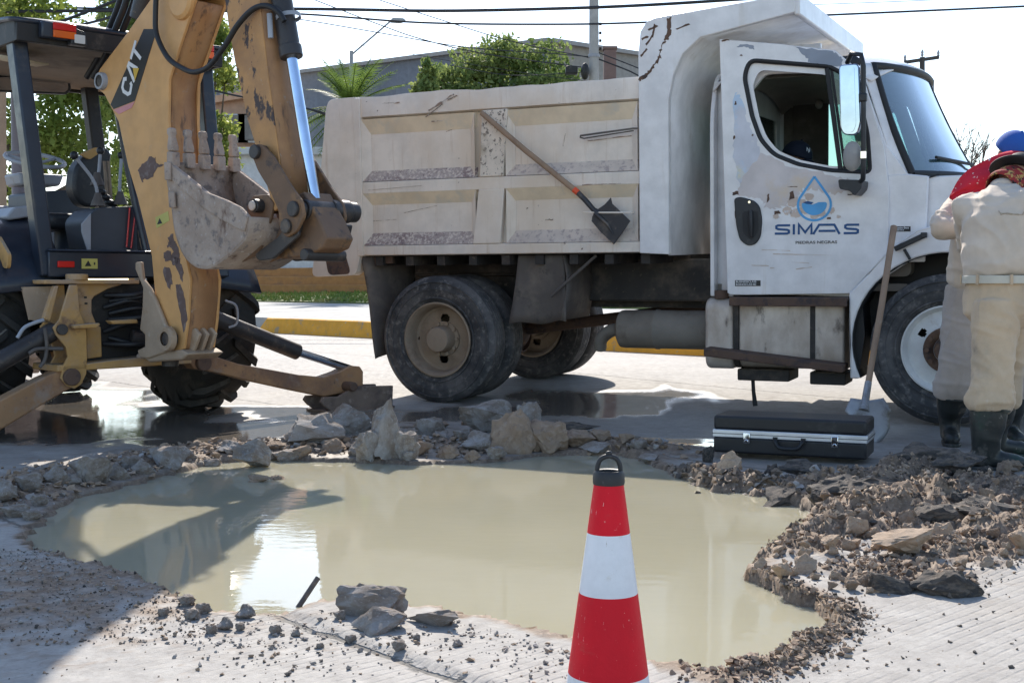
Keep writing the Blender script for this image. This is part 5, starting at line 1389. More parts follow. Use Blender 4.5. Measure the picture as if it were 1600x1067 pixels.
b.done('bellows', M_blackp, bh, smooth=60)
# seat
sq = MPX([(104,300),(108,262),(130,238),(158,232),(166,242),(160,290),(152,325),(120,325)], .9)
b = MB(); b.prism(round_poly(sq, .06, 5), MXZ, .80, .95); b.done('seat_back', M_blackp, bh, .04, seg=4)
b = MB(); b.prism(round_poly(MPX([(125,241),(150,230),(160,236),(140,250)], .78), .02), MXZ, .775, .80); b.done('seat_trim', M_catd, bh)
b = MB(); b.box(-.30,.25,.85,1.35,1.34,1.46); b.done('seat_cushion', M_blackp, bh, .04, seg=4)
b = MB(); b.cyl((-.02,1.1,1.05),(-.02,1.1,1.34), .12); b.done('seat_base', M_conso, bh)
q = MPX([(20,322),(70,345),(84,330)], .55)
b = MB(); b.prism(round_poly(MPX([(10,338),(22,324),(55,320),(55,338),(15,344)], .6), .02), MXZ, .6, .95); b.done('arm_console', M_grey, bh, .02)
b = MB(); b.prism(round_poly(MPX([(45,300),(125,296),(150,340),(45,345)], 1.3), .03), MXZ, 1.3, 1.7); b.done('front_console', M_conso, bh, .02)
b = MB(); b.prism(MPX([(25,270),(97,274),(90,292),(30,290)], 1.45), MXZ, 1.40, 1.7); b.done('instrument_panel', M_grey, bh, .02)
# steering wheel
q = MPX([(55,250)], 1.25)[0]
rim_p = [Vector((q[0] + .205*math.cos(a), 1.25 + .205*math.sin(a)*.95, q[1] + .205*math.sin(a)*.32)) for a in np.linspace(0, 2*math.pi, 37)]
b = MB(); b.tube(rim_p, .016, 8, cap=False)
for a in (.4, 2.6, 4.6): b.tube([(q[0],1.25,q[1]-.03), (q[0]+.2*math.cos(a), 1.25+.19*math.sin(a), q[1]+.065*math.sin(a))], .012, 6)
st = b.done('steering_wheel', M_grey, bh, smooth=60)
b = MB(); b.cyl((q[0],1.25,q[1]-.03),(q[0],1.42,q[1]-.40), .03); b.done('steering_column', M_blackp, st)
b = MB(); b.tube([MPX([(28,120)], 2.05)[0][0:1] + (2.05,) + MPX([(28,120)], 2.05)[0][1:2], MPX([(30,330)], 2.05)[0][0:1] + (2.05,) + MPX([(30,330)], 2.05)[0][1:2]], .055, 14); b.done('exhaust_stack', pm('grey_purple_stack', (.20,.18,.21), .5, layers=[((.3,.25,.2), 5, .55, .75)]), bh)
# roll-over frame
def post(p0, p1, y0, y1, w, d, mat=M_navy):
    a, c = MPX([p0], y0)[0], MPX([p1], y1)[0]
    b = MB(); b.bar((a[0], y0, a[1]), (c[0], y1, c[1]), w, d, up=(0,1,0)); return b.done('cab_post', mat, bh, .012)
post((22,35),(72,432), .34, .16, .10, .12)
b = MB(); b.bar((.64,.34,2.62),(.66,.16,1.0), .10, .10, up=(0,1,0)); b.done('cab_post', M_navy, bh, .012)
post((136,110),(163,335), 1.9, 1.85, .11, .10, M_blk)
b = MB(); b.bar((-.70,1.9,2.6),(-.66,1.85,1.0), .10, .10, up=(0,1,0)); b.done('cab_post', M_blk, bh, .012)
a, c = MPX([(188,185)], .30)[0], MPX([(232,402)], .16)[0]
b = MB(); b.tube(smooth_path([(a[0]-.03,.3,a[1]+.25),(a[0],.3,a[1]),((a[0]+c[0])/2+.0,.25,(a[1]+c[1])/2),(c[0],.16,c[1])], 5), .034, 8); b.done('guard_rail', M_navy, bh, smooth=60)
b = MB()
def rf(u, v):
    x = -.78 + 1.50*u; y = .16 + 1.9*v
    e = max(abs(2*u-1), 0)
    return (x, y, 2.66 + .05*(1-e**4)*(1 - abs(2*v-1)**4) - .03*max(0, .1-v)*10)
b.grid(rf, 16, 16); b.done('cab_roof', M_navy, bh, solid=.03, smooth=60)
b = MB(); b.box(-.76,.70,.18,2.04,2.525,2.545); b.done('roof_lining', M_roofin, bh)
b = MB(); b.box(-.765,.705,.165,.20,2.50,2.65); b.box(-.765,-.735,.2,2.05,2.50,2.65); b.box(.675,.705,.2,2.05,2.50,2.65); b.box(-.735,.675,2.02,2.05,2.50,2.65); b.done('roof_frame', M_blk, bh, .006)
for (xa, dxx) in ((-.58, .17), (.42, .17)):
    b = MB(); b.box(xa - .05, xa + dxx, .10, .164, 2.53, 2.635); lamp = b.done('tail_lamp', M_navy, bh, .012)
    b = MB(); b.box(xa + .02, xa + dxx + .002, .085, .10, 2.585, 2.632); b.done('stop_lens', M_red, lamp, .004)
    b = MB(); b.box(xa + .02, xa + dxx + .002, .085, .10, 2.537, 2.583); b.done('indicator_lens', M_orange, lamp, .004)
q = MPX([(119,62)], .14)[0]
b = MB(); b.prism(round_poly([(q[0]-.055,q[1]-.045),(q[0]-.05,q[1]+.04),(q[0]-.015,q[1]+.06),(q[0]+.04,q[1]+.045),(q[0]+.055,q[1]-.045)], .01), MXZ, .09, .16); lamp = b.done('work_lamp', M_blackp, bh, .008)
b = MB(); b.prism(round_poly([(q[0]-.035,q[1]-.035),(q[0]-.035,q[1]+.02),(q[0]+.035,q[1]+.02),(q[0]+.035,q[1]-.035)], .006), MXZ, .082, .089); b.done('lamp_glass', pm('lamp_glass', (.6,.6,.58), .2), lamp)
q = MPX([(0,100),(95,110),(85,95),(50,92)], .6)
b = MB(); b.add([(-.72,.55,2.46),(-.40,.55,2.44),(-.36,.85,2.47),(-.72,.85,2.49)], [(0,1,2,3)]); b.done('cardboard_sheet', pm('cardboard', (.52,.45,.33), .9), bh, solid=.01)
q = MPX([(-40,118),(108,118),(112,140),(105,148),(-40,142)], 1.75)
b = MB(); b.prism(round_poly(q, .02, 3), MXZ, 1.75, 1.79); mi = b.done('cab_mirror', M_blackp, bh, .006)
b = MB(); b.prism(round_poly([(x*.985 - .002, z*.999 + .002) for x, z in MPX([(-40,121),(105,121),(108,139),(102,145),(-40,139)], 1.75)], .015, 3), MXZ, 1.744, 1.749); b.done('mirror_glass', M_chrome, mi)
# ================================================================== loose things round the pit
def lay(px, py):
    x, y = G(px, py)
    h = max(ground_h(x, y)[0], WATER_Z - .01)
    for _ in range(3):
        x, y = G(px, py, h); h = max(ground_h(x, y)[0], WATER_Z - .01)
    return x, y, h

# --- traffic cone
M_cred = pm('cone_red', (.72, .008, .022), .5, layers=[((.78,.20,.20), 40, .66, .70), ((.58,.008,.02), 5, .5, .75), ((.75,.35,.30), 120, .68, .72), ((.42,.10,.08), 6, .60, .8, (1,1,3)), ((.80,.45,.42), 30, .66, .69, (6,6,.7)), ((.30,.20,.15), 9, .66, .80)], bump=(90, .1), spec=.25)
M_cwhite = pm('cone_reflective_white', (.80, .80, .82), .4, layers=[((.70,.69,.70), 7, .5, .75), ((.45,.41,.38), 45, .68, .74), ((.6,.56,.5), 14, .60, .75), ((.38,.33,.28), 30, .67, .70, (6,6,.7)), ((.50,.44,.36), 5, .62, .8, (1,1,2))], bump=(160, .06))
M_cblack = pm('cone_black_rubber', (.028, .028, .03), .55, layers=[((.10,.10,.10), 20, .58, .75)])
cx0, cy0 = .202, 2.59
ch = ground_h(cx0, cy0)[0]
ch -= .005
cone = thing('traffic_cone', 'red and white striped traffic cone with black top loop in front of the pit', 'traffic cone', (cx0, cy0, ch))
def cr_(z): return .0985 - (z - .03) * .1335
def band(z0, z1, name, mat):
    b = MB(); b.lathe([(cr_(z0), z0), (cr_(z0*.5+z1*.5), (z0+z1)/2), (cr_(z1), z1)], (0,0,0), (0,0,1), 56); return b.done(name, mat, cone, smooth=60)
band(.035, .136, 'white_band', M_cwhite); band(.136, .306, 'red_band', M_cred); band(.306, .432, 'white_band', M_cwhite); band(.432, .535, 'red_band', M_cred)
b = MB(); b.lathe([(.0325,.533),(.0335,.538),(.033,.556),(.029,.562),(.022,.561),(.020,.545),(.001,.545)], (0,0,0), (0,0,1), 32); b.done('top_collar', M_cblack, cone)
b = MB(); b.tube(smooth_path([(-.024,0,.552),(-.0235,0,.571),(-.016,0,.586),(0,0,.592),(.016,0,.586),(.0235,0,.571),(.024,0,.552)], 5), .0052, 10); b.ball((0,0,.598), (.007,.005,.005)); b.done('top_loop', M_cblack, cone, smooth=60)
b = MB(); b.prism(round_poly([(-.17,-.17),(.17,-.17),(.17,.17),(-.17,.17)], .04), lambda x, y, z: (x, y, z), .0, .035); b.done('base', M_cblack, cone, .008)

# --- long black instrument case
M_case = pm('black_case_vinyl', (.016, .016, .018), .42, layers=[((.05,.047,.045), 9, .55, .75)], bump=(220, .15))
M_caset = pm('case_aluminium_edge', (.62, .64, .68), .35, metal=.6, layers=[((.4,.38,.36), 12, .6, .75)])
p0 = Vector((*G(1113, 709, .02), 0)); p1 = Vector((*G(1355, 722, .02), 0))
ux = (p1 - p0); cl = ux.length; ang = math.atan2(ux.y, ux.x)
case = thing('instrument_case', 'long black hard case with a silver rim lying at the edge of the pit', 'case', (p0.x, p0.y, .03), (0, 0, ang))
CD = .33
def slab(z0, z1, inset, name, mat, bev):
    b = MB(); b.box(inset, cl - inset, inset, CD - inset, z0, z1); return b.done(name, mat, case, bev, seg=3)
slab(.0, .088, .004, 'case_base', M_case, .012)
slab(.086, .128, .0, 'rim', M_caset, .004)
slab(.126, .205, .004, 'lid', M_case, .016)
b = MB(); b.box(-.002, cl + .002, -.0025, CD + .002, .105, .108); b.done('rim_seam', M_black, case)
for x in (.19, .66):
    b = MB(); b.box(x - .018, x + .018, -.012, .0, .06, .118); b.cyl((x, -.016, .07), (x, -.004, .07), .011, n=12); b.done('latch', M_chrome, case, .003)
b = MB(); b.tube(smooth_path([(.345,-.004,.082),(.35,-.022,.076),(.37,-.032,.048),(.42,-.034,.042),(.47,-.032,.048),(.49,-.022,.076),(.495,-.004,.082)], 5), .010, 8); b.box(.333,.357,-.012,.001,.072,.10); b.box(.483,.507,-.012,.001,.072,.10); b.done('handle', M_case, case, smooth=60)

# --- shovel hung on the bed side (truck axes)
M_wood = pm('worn_wood', (.33, .22, .145), .75, layers=[((.20,.13,.09), 6, .5, .75, (1,1,.3)), ((.45,.37,.30), 18, .6, .8)], bump=(60, .15))
M_blade = pm('shovel_steel', (.045, .045, .05), .5, metal=.3, layers=[((.15,.125,.105), 7, .48, .7), ((.24,.2,.17), 25, .6, .75)], bump=(40, .2))
M_blade2 = pm('bright_shovel_steel', (.36, .36, .37), .45, metal=.5, layers=[((.18,.16,.14), 6, .5, .7)], bump=(40, .15))
M_tapeo = pm('orange_band', (.75, .09, .03), .5)
sh = thing('shovel', 'wooden-handled shovel with a pointed dark blade hung on the bed side', 'shovel', truck.location, truck.rotation_euler)
b = MB(); b.tube([(.46,-.035,2.275),(.85,-.075,1.965),(1.265,-.065,1.64)], [.021,.022,.022], 12); b.done('handle', M_wood, sh, smooth=60)
b = MB(); b.tube([(1.235,-.066,1.663),(1.268,-.065,1.637)], .0235, 12); b.done('orange_band', M_tapeo, sh, smooth=60)
b = MB(); b.tube([(1.268,-.065,1.637),(1.33,-.062,1.575),(1.385,-.055,1.51),(1.43,-.05,1.475)], [.021,.021,.02,.03], 12); b.done('socket', M_blade, sh, smooth=60)
b = MB()
bl = [(1.375,1.455),(1.40,1.50),(1.475,1.545),(1.525,1.595),(1.535,1.55),(1.60,1.49),(1.675,1.42),(1.615,1.335),(1.545,1.25),(1.44,1.345),(1.37,1.425)]
b.prism(bl, I3, -.060, -.050); b.done('blade', M_blade, sh, .003)
b = MB(); b.tube([(1.40,-.063,1.485),(1.50,-.066,1.40),(1.54,-.062,1.33)], [.02,.014,.006], 8); b.done('blade_rib', M_blade, sh, smooth=60)

# --- shovel leaning on the front wing
sx, sy, sz = lay(1360, 687)
top = Vector((2.55, 8.36, 1.335)); bot = Vector((2.185, 7.66, .30))
sh2 = thing('shovel', 'long-handled shovel leaning upright on the front wing behind the case', 'shovel', (0,0,0))
b = MB(); b.tube([bot, bot.lerp(top, .5) + Vector((.004,0,0)), top], [.020,.021,.022], 12); b.done('handle', M_wood, sh2, smooth=60)
dv = (top - bot).normalized()
b = MB(); b.tube([bot + dv*.06, bot, bot - dv*.08 + Vector((0,-.0,0)), bot - dv*.15], [.022,.023,.024,.034], 12); b.done('socket', M_blade2, sh2, smooth=60)
def blade2(u, v):
    w = .125 * (1 - max(0, v - .55)**2 * 3.6) * (.80 + .4*min(1, v*3) if v < .33 else 1.0)
    w = max(.012, w)
    a = (u - .5) * 2
    p = Vector((bot.x - .008, bot.y - .07, .245 - .26*v))
    return p + Vector((a*w, .028*a*a - .10*v + .012, .012*abs(a)*(1-v)))
b = MB(); b.grid(blade2, 12, 14); b.done('blade', M_blade2, sh2, solid=.005, smooth=60)

# --- steel rod stuck in the near edge
rx, ry, rh = lay(463, 953)
b = MB(); q = AT(497, 902, ry + .05)
b.tube([Vector((rx, ry, rh)) - (q - Vector((rx, ry, rh)))*.5, Vector((rx, ry, rh)), tuple(q)], .0085, 10)
tag(b.done('steel_rod', pm('rebar_steel', (.10,.085,.08), .6, layers=[((.22,.16,.12), 20, .5, .7)], bump=(120, .4)), smooth=60), 'short dark steel rod sticking up out of the near pit edge', 'rod')

# ================================================================== broken concrete
M_conc = pm('broken_concrete', (.34, .315, .295), .9, layers=[((.22,.175,.14), 1.4, .42, .60), ((.33,.30,.275), 5, .45, .7), ((.44,.42,.40), 16, .54, .72), ((.17,.145,.12), 30, .64, .75)], bump=(60, .6, .012))
M_concb = pm('brown_rubble_stone', (.30, .215, .15), .92, layers=[((.38,.29,.22), 6, .48, .7), ((.15,.11,.085), 20, .58, .72)], bump=(55, .6, .012))
M_asph = pm('broken_asphalt', (.06, .054, .05), .85, layers=[((.17,.135,.105), 5, .42, .62), ((.11,.095,.08), 10, .5, .72), ((.2,.17,.14), 40, .62, .72)], bump=(80, .7, .01))
M_tanst = pm('tan_stone', (.46, .34, .24), .9, layers=[((.32,.22,.15), 8, .5, .7), ((.52,.44,.36), 22, .56, .72)], bump=(60, .6, .01))
def chunk_mesh(seed, n=14, flat=1.0, sub=3, amp=.16, spire=False):
    rr = random.Random(seed)
    bm = bmesh.new()
    for _ in range(n):
        v = Vector((rr.gauss(0,1), rr.gauss(0,1), rr.gauss(0,1))).normalized()
        k = rr.uniform(.78, 1.05)
        bm.verts.new((v.x*k, v.y*k, v.z*k*flat))
    r = bmesh.ops.convex_hull(bm, input=bm.verts)
    junk = [e for e in r['geom_interior'] if isinstance(e, bmesh.types.BMVert)]
    if junk: bmesh.ops.delete(bm, geom=junk, context='VERTS')
    bmesh.ops.triangulate(bm, faces=bm.faces)
    for _ in range(sub):
        bmesh.ops.subdivide_edges(bm, edges=[e for e in bm.edges if e.calc_length() > .16], cuts=1, use_grid_fill=True)
        bmesh.ops.triangulate(bm, faces=bm.faces)
    off = seed * 3.7
    for v in bm.verts:
        n_ = v.co.normalized()
        d = mnoise.fractal(v.co * 1.6 + Vector((off, 0, 0)), .7, 2.2, 5) * amp + abs(mnoise.noise(v.co * 5 + Vector((0, off, 0)))) * amp * .5
        v.co += n_ * d
        if spire:
            t = max(0, min(1, (v.co.z + 1) / 2)); v.co.x *= 1.15 - .6*t; v.co.y *= 1.1 - .55*t
    zs = [v.co.z for v in bm.verts]; xs = [v.co.x for v in bm.verts]; ys = [v.co.y for v in bm.verts]
    for v in bm.verts:
        v.co.x = (v.co.x - (min(xs)+max(xs))/2) / (max(xs)-min(xs)); v.co.y = (v.co.y - (min(ys)+max(ys))/2) / (max(ys)-min(ys)); v.co.z = (v.co.z - min(zs)) / (max(zs)-min(zs))
    me = bpy.data.meshes.new('chunk'); bm.to_mesh(me); bm.free()
    me.shade_smooth(); me.set_sharp_from_angle(angle=math.radians(24))
    return me
CH = {}
for mk, mt_ in (('c', M_conc), ('b', M_concb), ('a', M_asph), ('t', M_tanst)):
    CH[mk] = []
    for s in range(7):
        me_ = chunk_mesh(s + 11 * (1 + 'cbat'.index(mk)), 11 + s, .8)
        me_.materials.append(mt_); CH[mk].append(me_)
spire_me = chunk_mesh(83, 12, 1.3, 3, .12, True); spire_me.materials.append(M_conc)
slab_me = []
for s in range(5):
    m_ = chunk_mesh(200 + s, 9, .35, 3, .12); m_.materials.append(M_conc); slab_me.append(m_)
aslab_me = []
for s in range(4):
    m_ = chunk_mesh(230 + s, 10, .3, 3, .17); m_.materials.append(M_asph); aslab_me.append(m_)
def stone(name, mesh, px, py, w, h, label, cat='stone', group=None, d=None, rz=None, tilt=(0, 0), sink=.15, under=0.):
    """w, h in pixels at that distance; base stands on the ground at the pixel"""
    x, y, g = lay(px, py)
    sc = y / F_PX
    o = bpy.data.objects.new(name, mesh); COL.objects.link(o)
    if group == 'rubble along the far pit edge': w *= .9; h *= .72
    W_, H_ = w * sc, h * sc
    D_ = (d if d else .8) * W_
    o['kind'] = 'thing'
    o.scale = (W_, D_, H_ / (1 - sink))
    o.location = (x, y + D_ * .25, g - sink * H_ - under)
    o.rotation_euler = (tilt[0], tilt[1], random.uniform(-.35, .35) if rz is None else rz)
    return tag(o, label, cat, group)
R_ = random.Random(5)
ORD = 'first second third fourth fifth sixth seventh eighth ninth tenth eleventh twelfth thirteenth fourteenth fifteenth sixteenth seventeenth eighteenth nineteenth twentieth'.split() + ['twenty-' + w for w in 'first second third fourth fifth sixth seventh eighth ninth'.split()]
def number(objs, fmt):
    for i, o in enumerate(sorted(objs, key=lambda o: o.location.x / o.location.y)): o['label'] = fmt % ORD[i]
ch = lambda k: R_.choice(CH[k])
stone('concrete_chunk', CH['c'][1], 577, 726, 52, 46, 'pale block at the left foot of the tall spire', 'concrete chunk', rz=.6)
stone('concrete_chunk', CH['c'][6], 636, 727, 46, 44, 'pale block at the right foot of the tall spire', 'concrete chunk', rz=-.4)
stone('concrete_chunk', spire_me, 608, 725, 62, 96, 'tall pointed spire of pale concrete standing in the far edge of the pit', 'concrete chunk', sink=.08, rz=.2)
stone('concrete_chunk', CH['c'][2], 760, 676, 92, 50, 'large pale lumpy concrete chunk lying beside the rear tyre', 'concrete chunk', rz=.1)
stone('concrete_chunk', CH['c'][3], 826, 686, 44, 58, 'upright pale concrete chunk leaning on the brown boulder', 'concrete chunk', rz=.4)
stone('boulder', CH['b'][1], 802, 716, 84, 66, 'large brown boulder, the biggest brown one in the heap of rubble', 'stone', rz=.5)
stone('boulder', CH['b'][4], 858, 714, 66, 48, 'brown sloping boulder at the water, just under the dark asphalt scraps', 'stone', rz=.2)
stone('concrete_chunk', CH['c'][0], 492, 692, 104, 48, 'broad grey concrete chunk nearest below the stabiliser foot', 'concrete chunk', rz=-.2)
stone('concrete_chunk', CH['c'][5], 543, 676, 78, 44, 'grey concrete chunk close against the stabiliser foot plate', 'concrete chunk', rz=.3)
stone('concrete_slab', slab_me[0], 408, 731, 58, 44, 'flat triangular concrete shard tipped up at the far waterline', 'concrete slab', tilt=(.7, -.3), d=.7, sink=.2)
stone('concrete_slab', slab_me[1], 250, 724, 66, 34, 'flat pale concrete slab tipped over on the left ridge', 'concrete slab', tilt=(.35, .35))
stone('concrete_chunk', CH['c'][6], 138, 748, 70, 46, 'angular pale concrete block, tallest on the left ridge', 'concrete chunk', rz=.5)
stone('concrete_slab', slab_me[2], 930, 714, 52, 22, 'small pinkish concrete slab rising out of the water behind the cone', 'concrete slab')
stone('concrete_chunk', CH['c'][4], 745, 706, 62, 32, 'flat topped pale chunk in front of the brown boulder heap', 'concrete chunk')
stone('concrete_chunk', CH['c'][1], 672, 688, 60, 36, 'pale wedge of concrete just right of the tall spire', 'concrete chunk')
gl = 'broken pale concrete chunk on the muddy ridge along the far pit edge'
rows_ = {'c': [], 'b': []}
for px, py, w, h, k in [(-5,782,62,44,'c'),(42,768,54,36,'c'),(88,752,50,38,'c'),(20,808,58,26,'c'),(48,820,38,20,'c'),(182,742,46,34,'c'),(205,734,40,28,'c'),(222,730,44,30,'c'),(290,718,40,24,'c'),(355,706,50,26,'c'),(412,704,46,30,'c'),(448,700,56,26,'c'),(330,712,30,18,'c'),(470,708,40,22,'b'),(520,705,46,26,'b'),(560,712,40,30,'c'),(660,712,40,30,'b'),(700,716,46,28,'b'),(690,694,40,24,'c'),(722,690,34,22,'c'),(640,690,30,20,'c'),(775,724,40,24,'c'),(738,726,34,20,'b'),(905,694,56,34,'b'),(940,690,38,20,'b'),(980,700,30,18,'b'),(885,706,40,24,'b'),(1000,716,38,18,'c'),(110,760,36,22,'c'),(160,752,30,20,'c'),(270,726,30,20,'b'),(430,716,36,18,'b'),(585,700,34,24,'c'),(640,728,34,20,'c'),(835,704,34,28,'b'),(570,690,24,18,'c'),(690,668,26,12,'b'),(655,666,22,10,'b'),(730,664,24,12,'b'),(60,790,34,22,'c')]:
    rows_[k].append(stone('concrete_chunk' if k == 'c' else 'rubble_stone', ch(k), px, py, w, h, gl if k == 'c' else 'brown rubble stone on the muddy ridge along the far pit edge', 'concrete chunk' if k == 'c' else 'stone', 'rubble along the far pit edge', sink=.25))
number(rows_['c'], 'smaller pale concrete chunk on the far ridge, %s from the left'); number(rows_['b'], 'smaller brown stone on the far ridge, %s from the left')
for px, py, w, h in [(405,756,40,10),(432,752,30,8)]:
    o = stone('rubble_stone', ch('b'), px, py, w, h, 'dark stone barely breaking the water near the left far edge', 'stone', 'stones breaking the water', sink=.4)
    o.location.z = WATER_Z - .02; o['label'] = 'dark stone barely breaking the water, %s one of the pair' % ('left' if px < 420 else 'right')
# near edge: broken slab pieces
stone('concrete_slab', slab_me[3], 592, 988, 86, 34, 'flat broken concrete slab piece on top at the near pit edge', 'concrete slab', tilt=(.22, .05), d=.75, rz=.3, sink=.1)
stone('concrete_chunk', CH['c'][3], 580, 962, 116, 44, 'wide rough concrete lump behind the flat slab piece at the near edge', 'concrete chunk', d=.55, sink=.25)
stone('concrete_slab', slab_me[4], 676, 978, 104, 26, 'long low concrete sliver beside the flat slab piece at the near edge', 'concrete slab', d=.5, sink=.2, rz=-.25)
sl_ = 'small pale concrete fragment on the near concrete edge of the pit'
frag = []
for px, py, w, h in [(350,984,30,18),(382,966,34,20),(300,968,26,16),(330,990,20,14),(430,990,22,14),(462,994,18,10),(623,1015,26,16),(715,1010,18,10),(548,1000,22,12),(375,985,18,12),(255,962,22,12),(500,1012,14,8),(290,945,30,16),(318,958,26,16),(530,968,22,14),(650,1000,16,9)]:
    frag.append(stone('concrete_fragment', ch('c'), px, py, w, h, sl_, 'concrete fragment', 'fragments on the near edge', sink=.2))
number(frag, 'small concrete fragment on the near pit edge, %s from the left')
# right heap
stone('tan_boulder', CH['t'][2], 1412, 868, 108, 42, 'long tan boulder lying across the sunlit dirt heap', 'stone', d=.5, rz=.1, sink=.1)
stone('asphalt_slab', aslab_me[0], 1330, 752, 120, 30, 'dark cracked asphalt plate topping the dirt heap beside the case', 'asphalt slab', d=.55, rz=.35, tilt=(.12, -.1), sink=.1)
stone('asphalt_slab', aslab_me[2], 1440, 742, 110, 28, 'wide dark asphalt plate below the near worker on the heap', 'asphalt slab', d=.6, rz=-.2, tilt=(.1, .05), sink=.1)
stone('asphalt_slab', aslab_me[2], 1225, 762, 110, 26, 'narrow asphalt plate sliding into the water below the case', 'asphalt slab', d=.5, rz=.6, tilt=(.05, -.15), sink=.15)
stone('asphalt_slab', aslab_me[3], 1560, 790, 120, 26, 'flat asphalt plate at the picture edge under the near worker', 'asphalt slab', d=.7, sink=.2)
stone('asphalt_slab', aslab_me[1], 890, 676, 100, 18, 'dark curled asphalt scrap behind the brown boulders', 'asphalt slab', d=.4, rz=-.1, sink=.1)
stone('asphalt_chunk', CH['a'][3], 1480, 930, 120, 34, 'dark crumbling asphalt lump at the front foot of the heap', 'asphalt chunk', d=.5, sink=.3)
stone('asphalt_chunk', CH['a'][1], 1400, 925, 80, 26, 'low asphalt lump left of the crumbling one at the heap foot', 'asphalt chunk', d=.6, sink=.3)
stone('rubble_stone', CH['t'][4], 1140, 752, 40, 30, 'round tan stone in the dark rubble in front of the case', 'stone', sink=.2)
stone('concrete_slab', slab_me[2], 1015, 728, 40, 14, 'small flat pale slab at the waterline left of the case', 'concrete slab')
stone('asphalt_chunk', CH['a'][5], 1108, 722, 22, 26, 'small pointed black asphalt piece standing left of the case', 'asphalt chunk')
for px, py, w, h, m_, lb in [(1260,745,95,22,0,'thin asphalt plate leaning just right of the case'),(1390,762,130,26,1,'broad asphalt plate in the middle of the shaded heap'),(1500,752,100,24,0,'asphalt plate under the near worker boots'),(1455,788,90,24,2,'asphalt plate half buried behind the long tan boulder'),(1540,812,110,24,3,'asphalt plate near the border on the sunlit heap'),(1300,782,80,22,3,'small asphalt plate above the waterline at the heap')]:
    stone('asphalt_slab', aslab_me[m_], px, py, w, h, lb, 'asphalt slab', d=.55, rz=R_.uniform(-.5, .5), tilt=(R_.uniform(.05,.3), R_.uniform(-.2,.2)), sink=.15)
tl = 'tan stone among the gravel of the sunlit dirt heap'
for i in range(85):
    px, py = R_.uniform(1175, 1600), R_.uniform(790, 930)
    if py > 905 - abs(px - 1330) * .10 + 25: continue
    if px < 1250 and (py < 840 or py > 905): continue
    x, y = G(px, py)
    if float(sdist(np.array([x]), np.array([y]), POOL)[0]) < .04: continue
    s = R_.choice([14, 16, 18, 20, 24, 30, 38]) * R_.uniform(.8, 1.1)
    stone('heap_stone', ch(R_.choice('tttb')), px, py, s, s * R_.uniform(.6, .85), tl, 'stone', 'stones on the dirt heap', sink=.2)
dl = 'dark rubble stone on the shaded back of the heap'
for i in range(60):
    px, py = R_.uniform(1040, 1600), R_.uniform(735, 795)
    if px < 1240 and (py < 742 or py > 775): continue
    x, y = G(px, py)
    if float(sdist(np.array([x]), np.array([y]), POOL)[0]) < .03: continue
    s = R_.choice([12, 14, 16, 20, 28]) * R_.uniform(.8, 1.1)
    stone('heap_stone', ch(R_.choice('aabb')), px, py, s, s * R_.uniform(.6, .85), dl, 'stone', 'stones on the shaded heap', sink=.2)

# gravel and crumbs too small to count
def crumbs(name, label, n, sampler, size, mats_, seed):
    rr = np.random.default_rng(seed)
    base = []
    for s in range(6):
        bm = bmesh.new(); q = random.Random(seed * 31 + s)
        for _ in range(9):
            v = Vector((q.gauss(0,1), q.gauss(0,1), q.gauss(0,1))).normalized() * q.uniform(.7, 1); bm.verts.new((v.x, v.y, v.z * .75))
        r = bmesh.ops.convex_hull(bm, input=bm.verts)
        junk = [e for e in r['geom_interior'] if isinstance(e, bmesh.types.BMVert)]
        if junk: bmesh.ops.delete(bm, geom=junk, context='VERTS')
        bmesh.ops.triangulate(bm, faces=bm.faces); bm.verts.index_update()
        base.append((np.array([v.co[:] for v in bm.verts]), np.array([[v.index for v in f.verts] for f in bm.faces]))); bm.free()
    P = sampler(rr, n)
    Z, _, _, sd = ground_fields(P[:, 0][None], P[:, 1][None]); Z, sd = Z[0], sd[0]
    ok = sd > .012
    P, Z = P[ok], Z[ok]
    Vs, Fs, Mi = [], [], []; o = 0
    for (x, y), z in zip(P, Z):
        v, f = base[rr.integers(6)]
        s = size[0] * (size[1] / size[0]) ** (rr.random() ** 2.2)
        a = rr.uniform(0, 6.28); c_, s_ = math.cos(a), math.sin(a)
        R3 = np.array([[c_, -s_, 0], [s_, c_, 0], [0, 0, 1]])
        w = (v * s * rr.uniform(.7, 1.2, 3)) @ R3.T + np.array([x, y, z + s * .35])
        Vs.append(w); Fs.append(f + o); o += len(v); Mi.append(np.full(len(f), rr.integers(len(mats_))))
    me = bpy.data.meshes.new(name); me.from_pydata(np.concatenate(Vs).tolist(), [], np.concatenate(Fs).tolist())
    for m_ in mats_: me.materials.append(m_)
    me.polygons.foreach_set('material_index', np.concatenate(Mi).astype(np.int32)); me.update()
    ob = bpy.data.objects.new(name, me); COL.objects.link(ob)
    ob['kind'] = 'stuff'; ob['label'] = label; ob['category'] = 'gravel'
def along(path, wid):
    pts = np.array(path); seg = np.hypot(*np.diff(pts, axis=0).T); cum = np.concatenate([[0], np.cumsum(seg)])
    def f(rr, n):
        t = rr.uniform(0, cum[-1], n)
        return np.stack([np.interp(t, cum, pts[:, 0]) + rr.normal(0, wid, n), np.interp(t, cum, pts[:, 1]) + rr.normal(0, wid, n)], -1)
    return f
def on_mound(rr, n):
    out = []
    for i in range(n):
        px_, py_, h, r = MOUND[rr.integers(len(MOUND))]; c = G(px_, py_)
        out.append((c[0] + rr.normal(0, r * .62), c[1] + rr.normal(0, r * .62)))
    return np.array(out)
def near_edge(rr, n):
    out = []
    for i in range(n):
        px_ = rr.uniform(-20, 900); py_ = np.interp(px_, [0,190,270,330,445,545,690,890], [850,900,930,962,970,952,972,1020]) + abs(rr.normal(0, 48)) + 3
        out.append(G(px_, py_))
    return np.array(out)
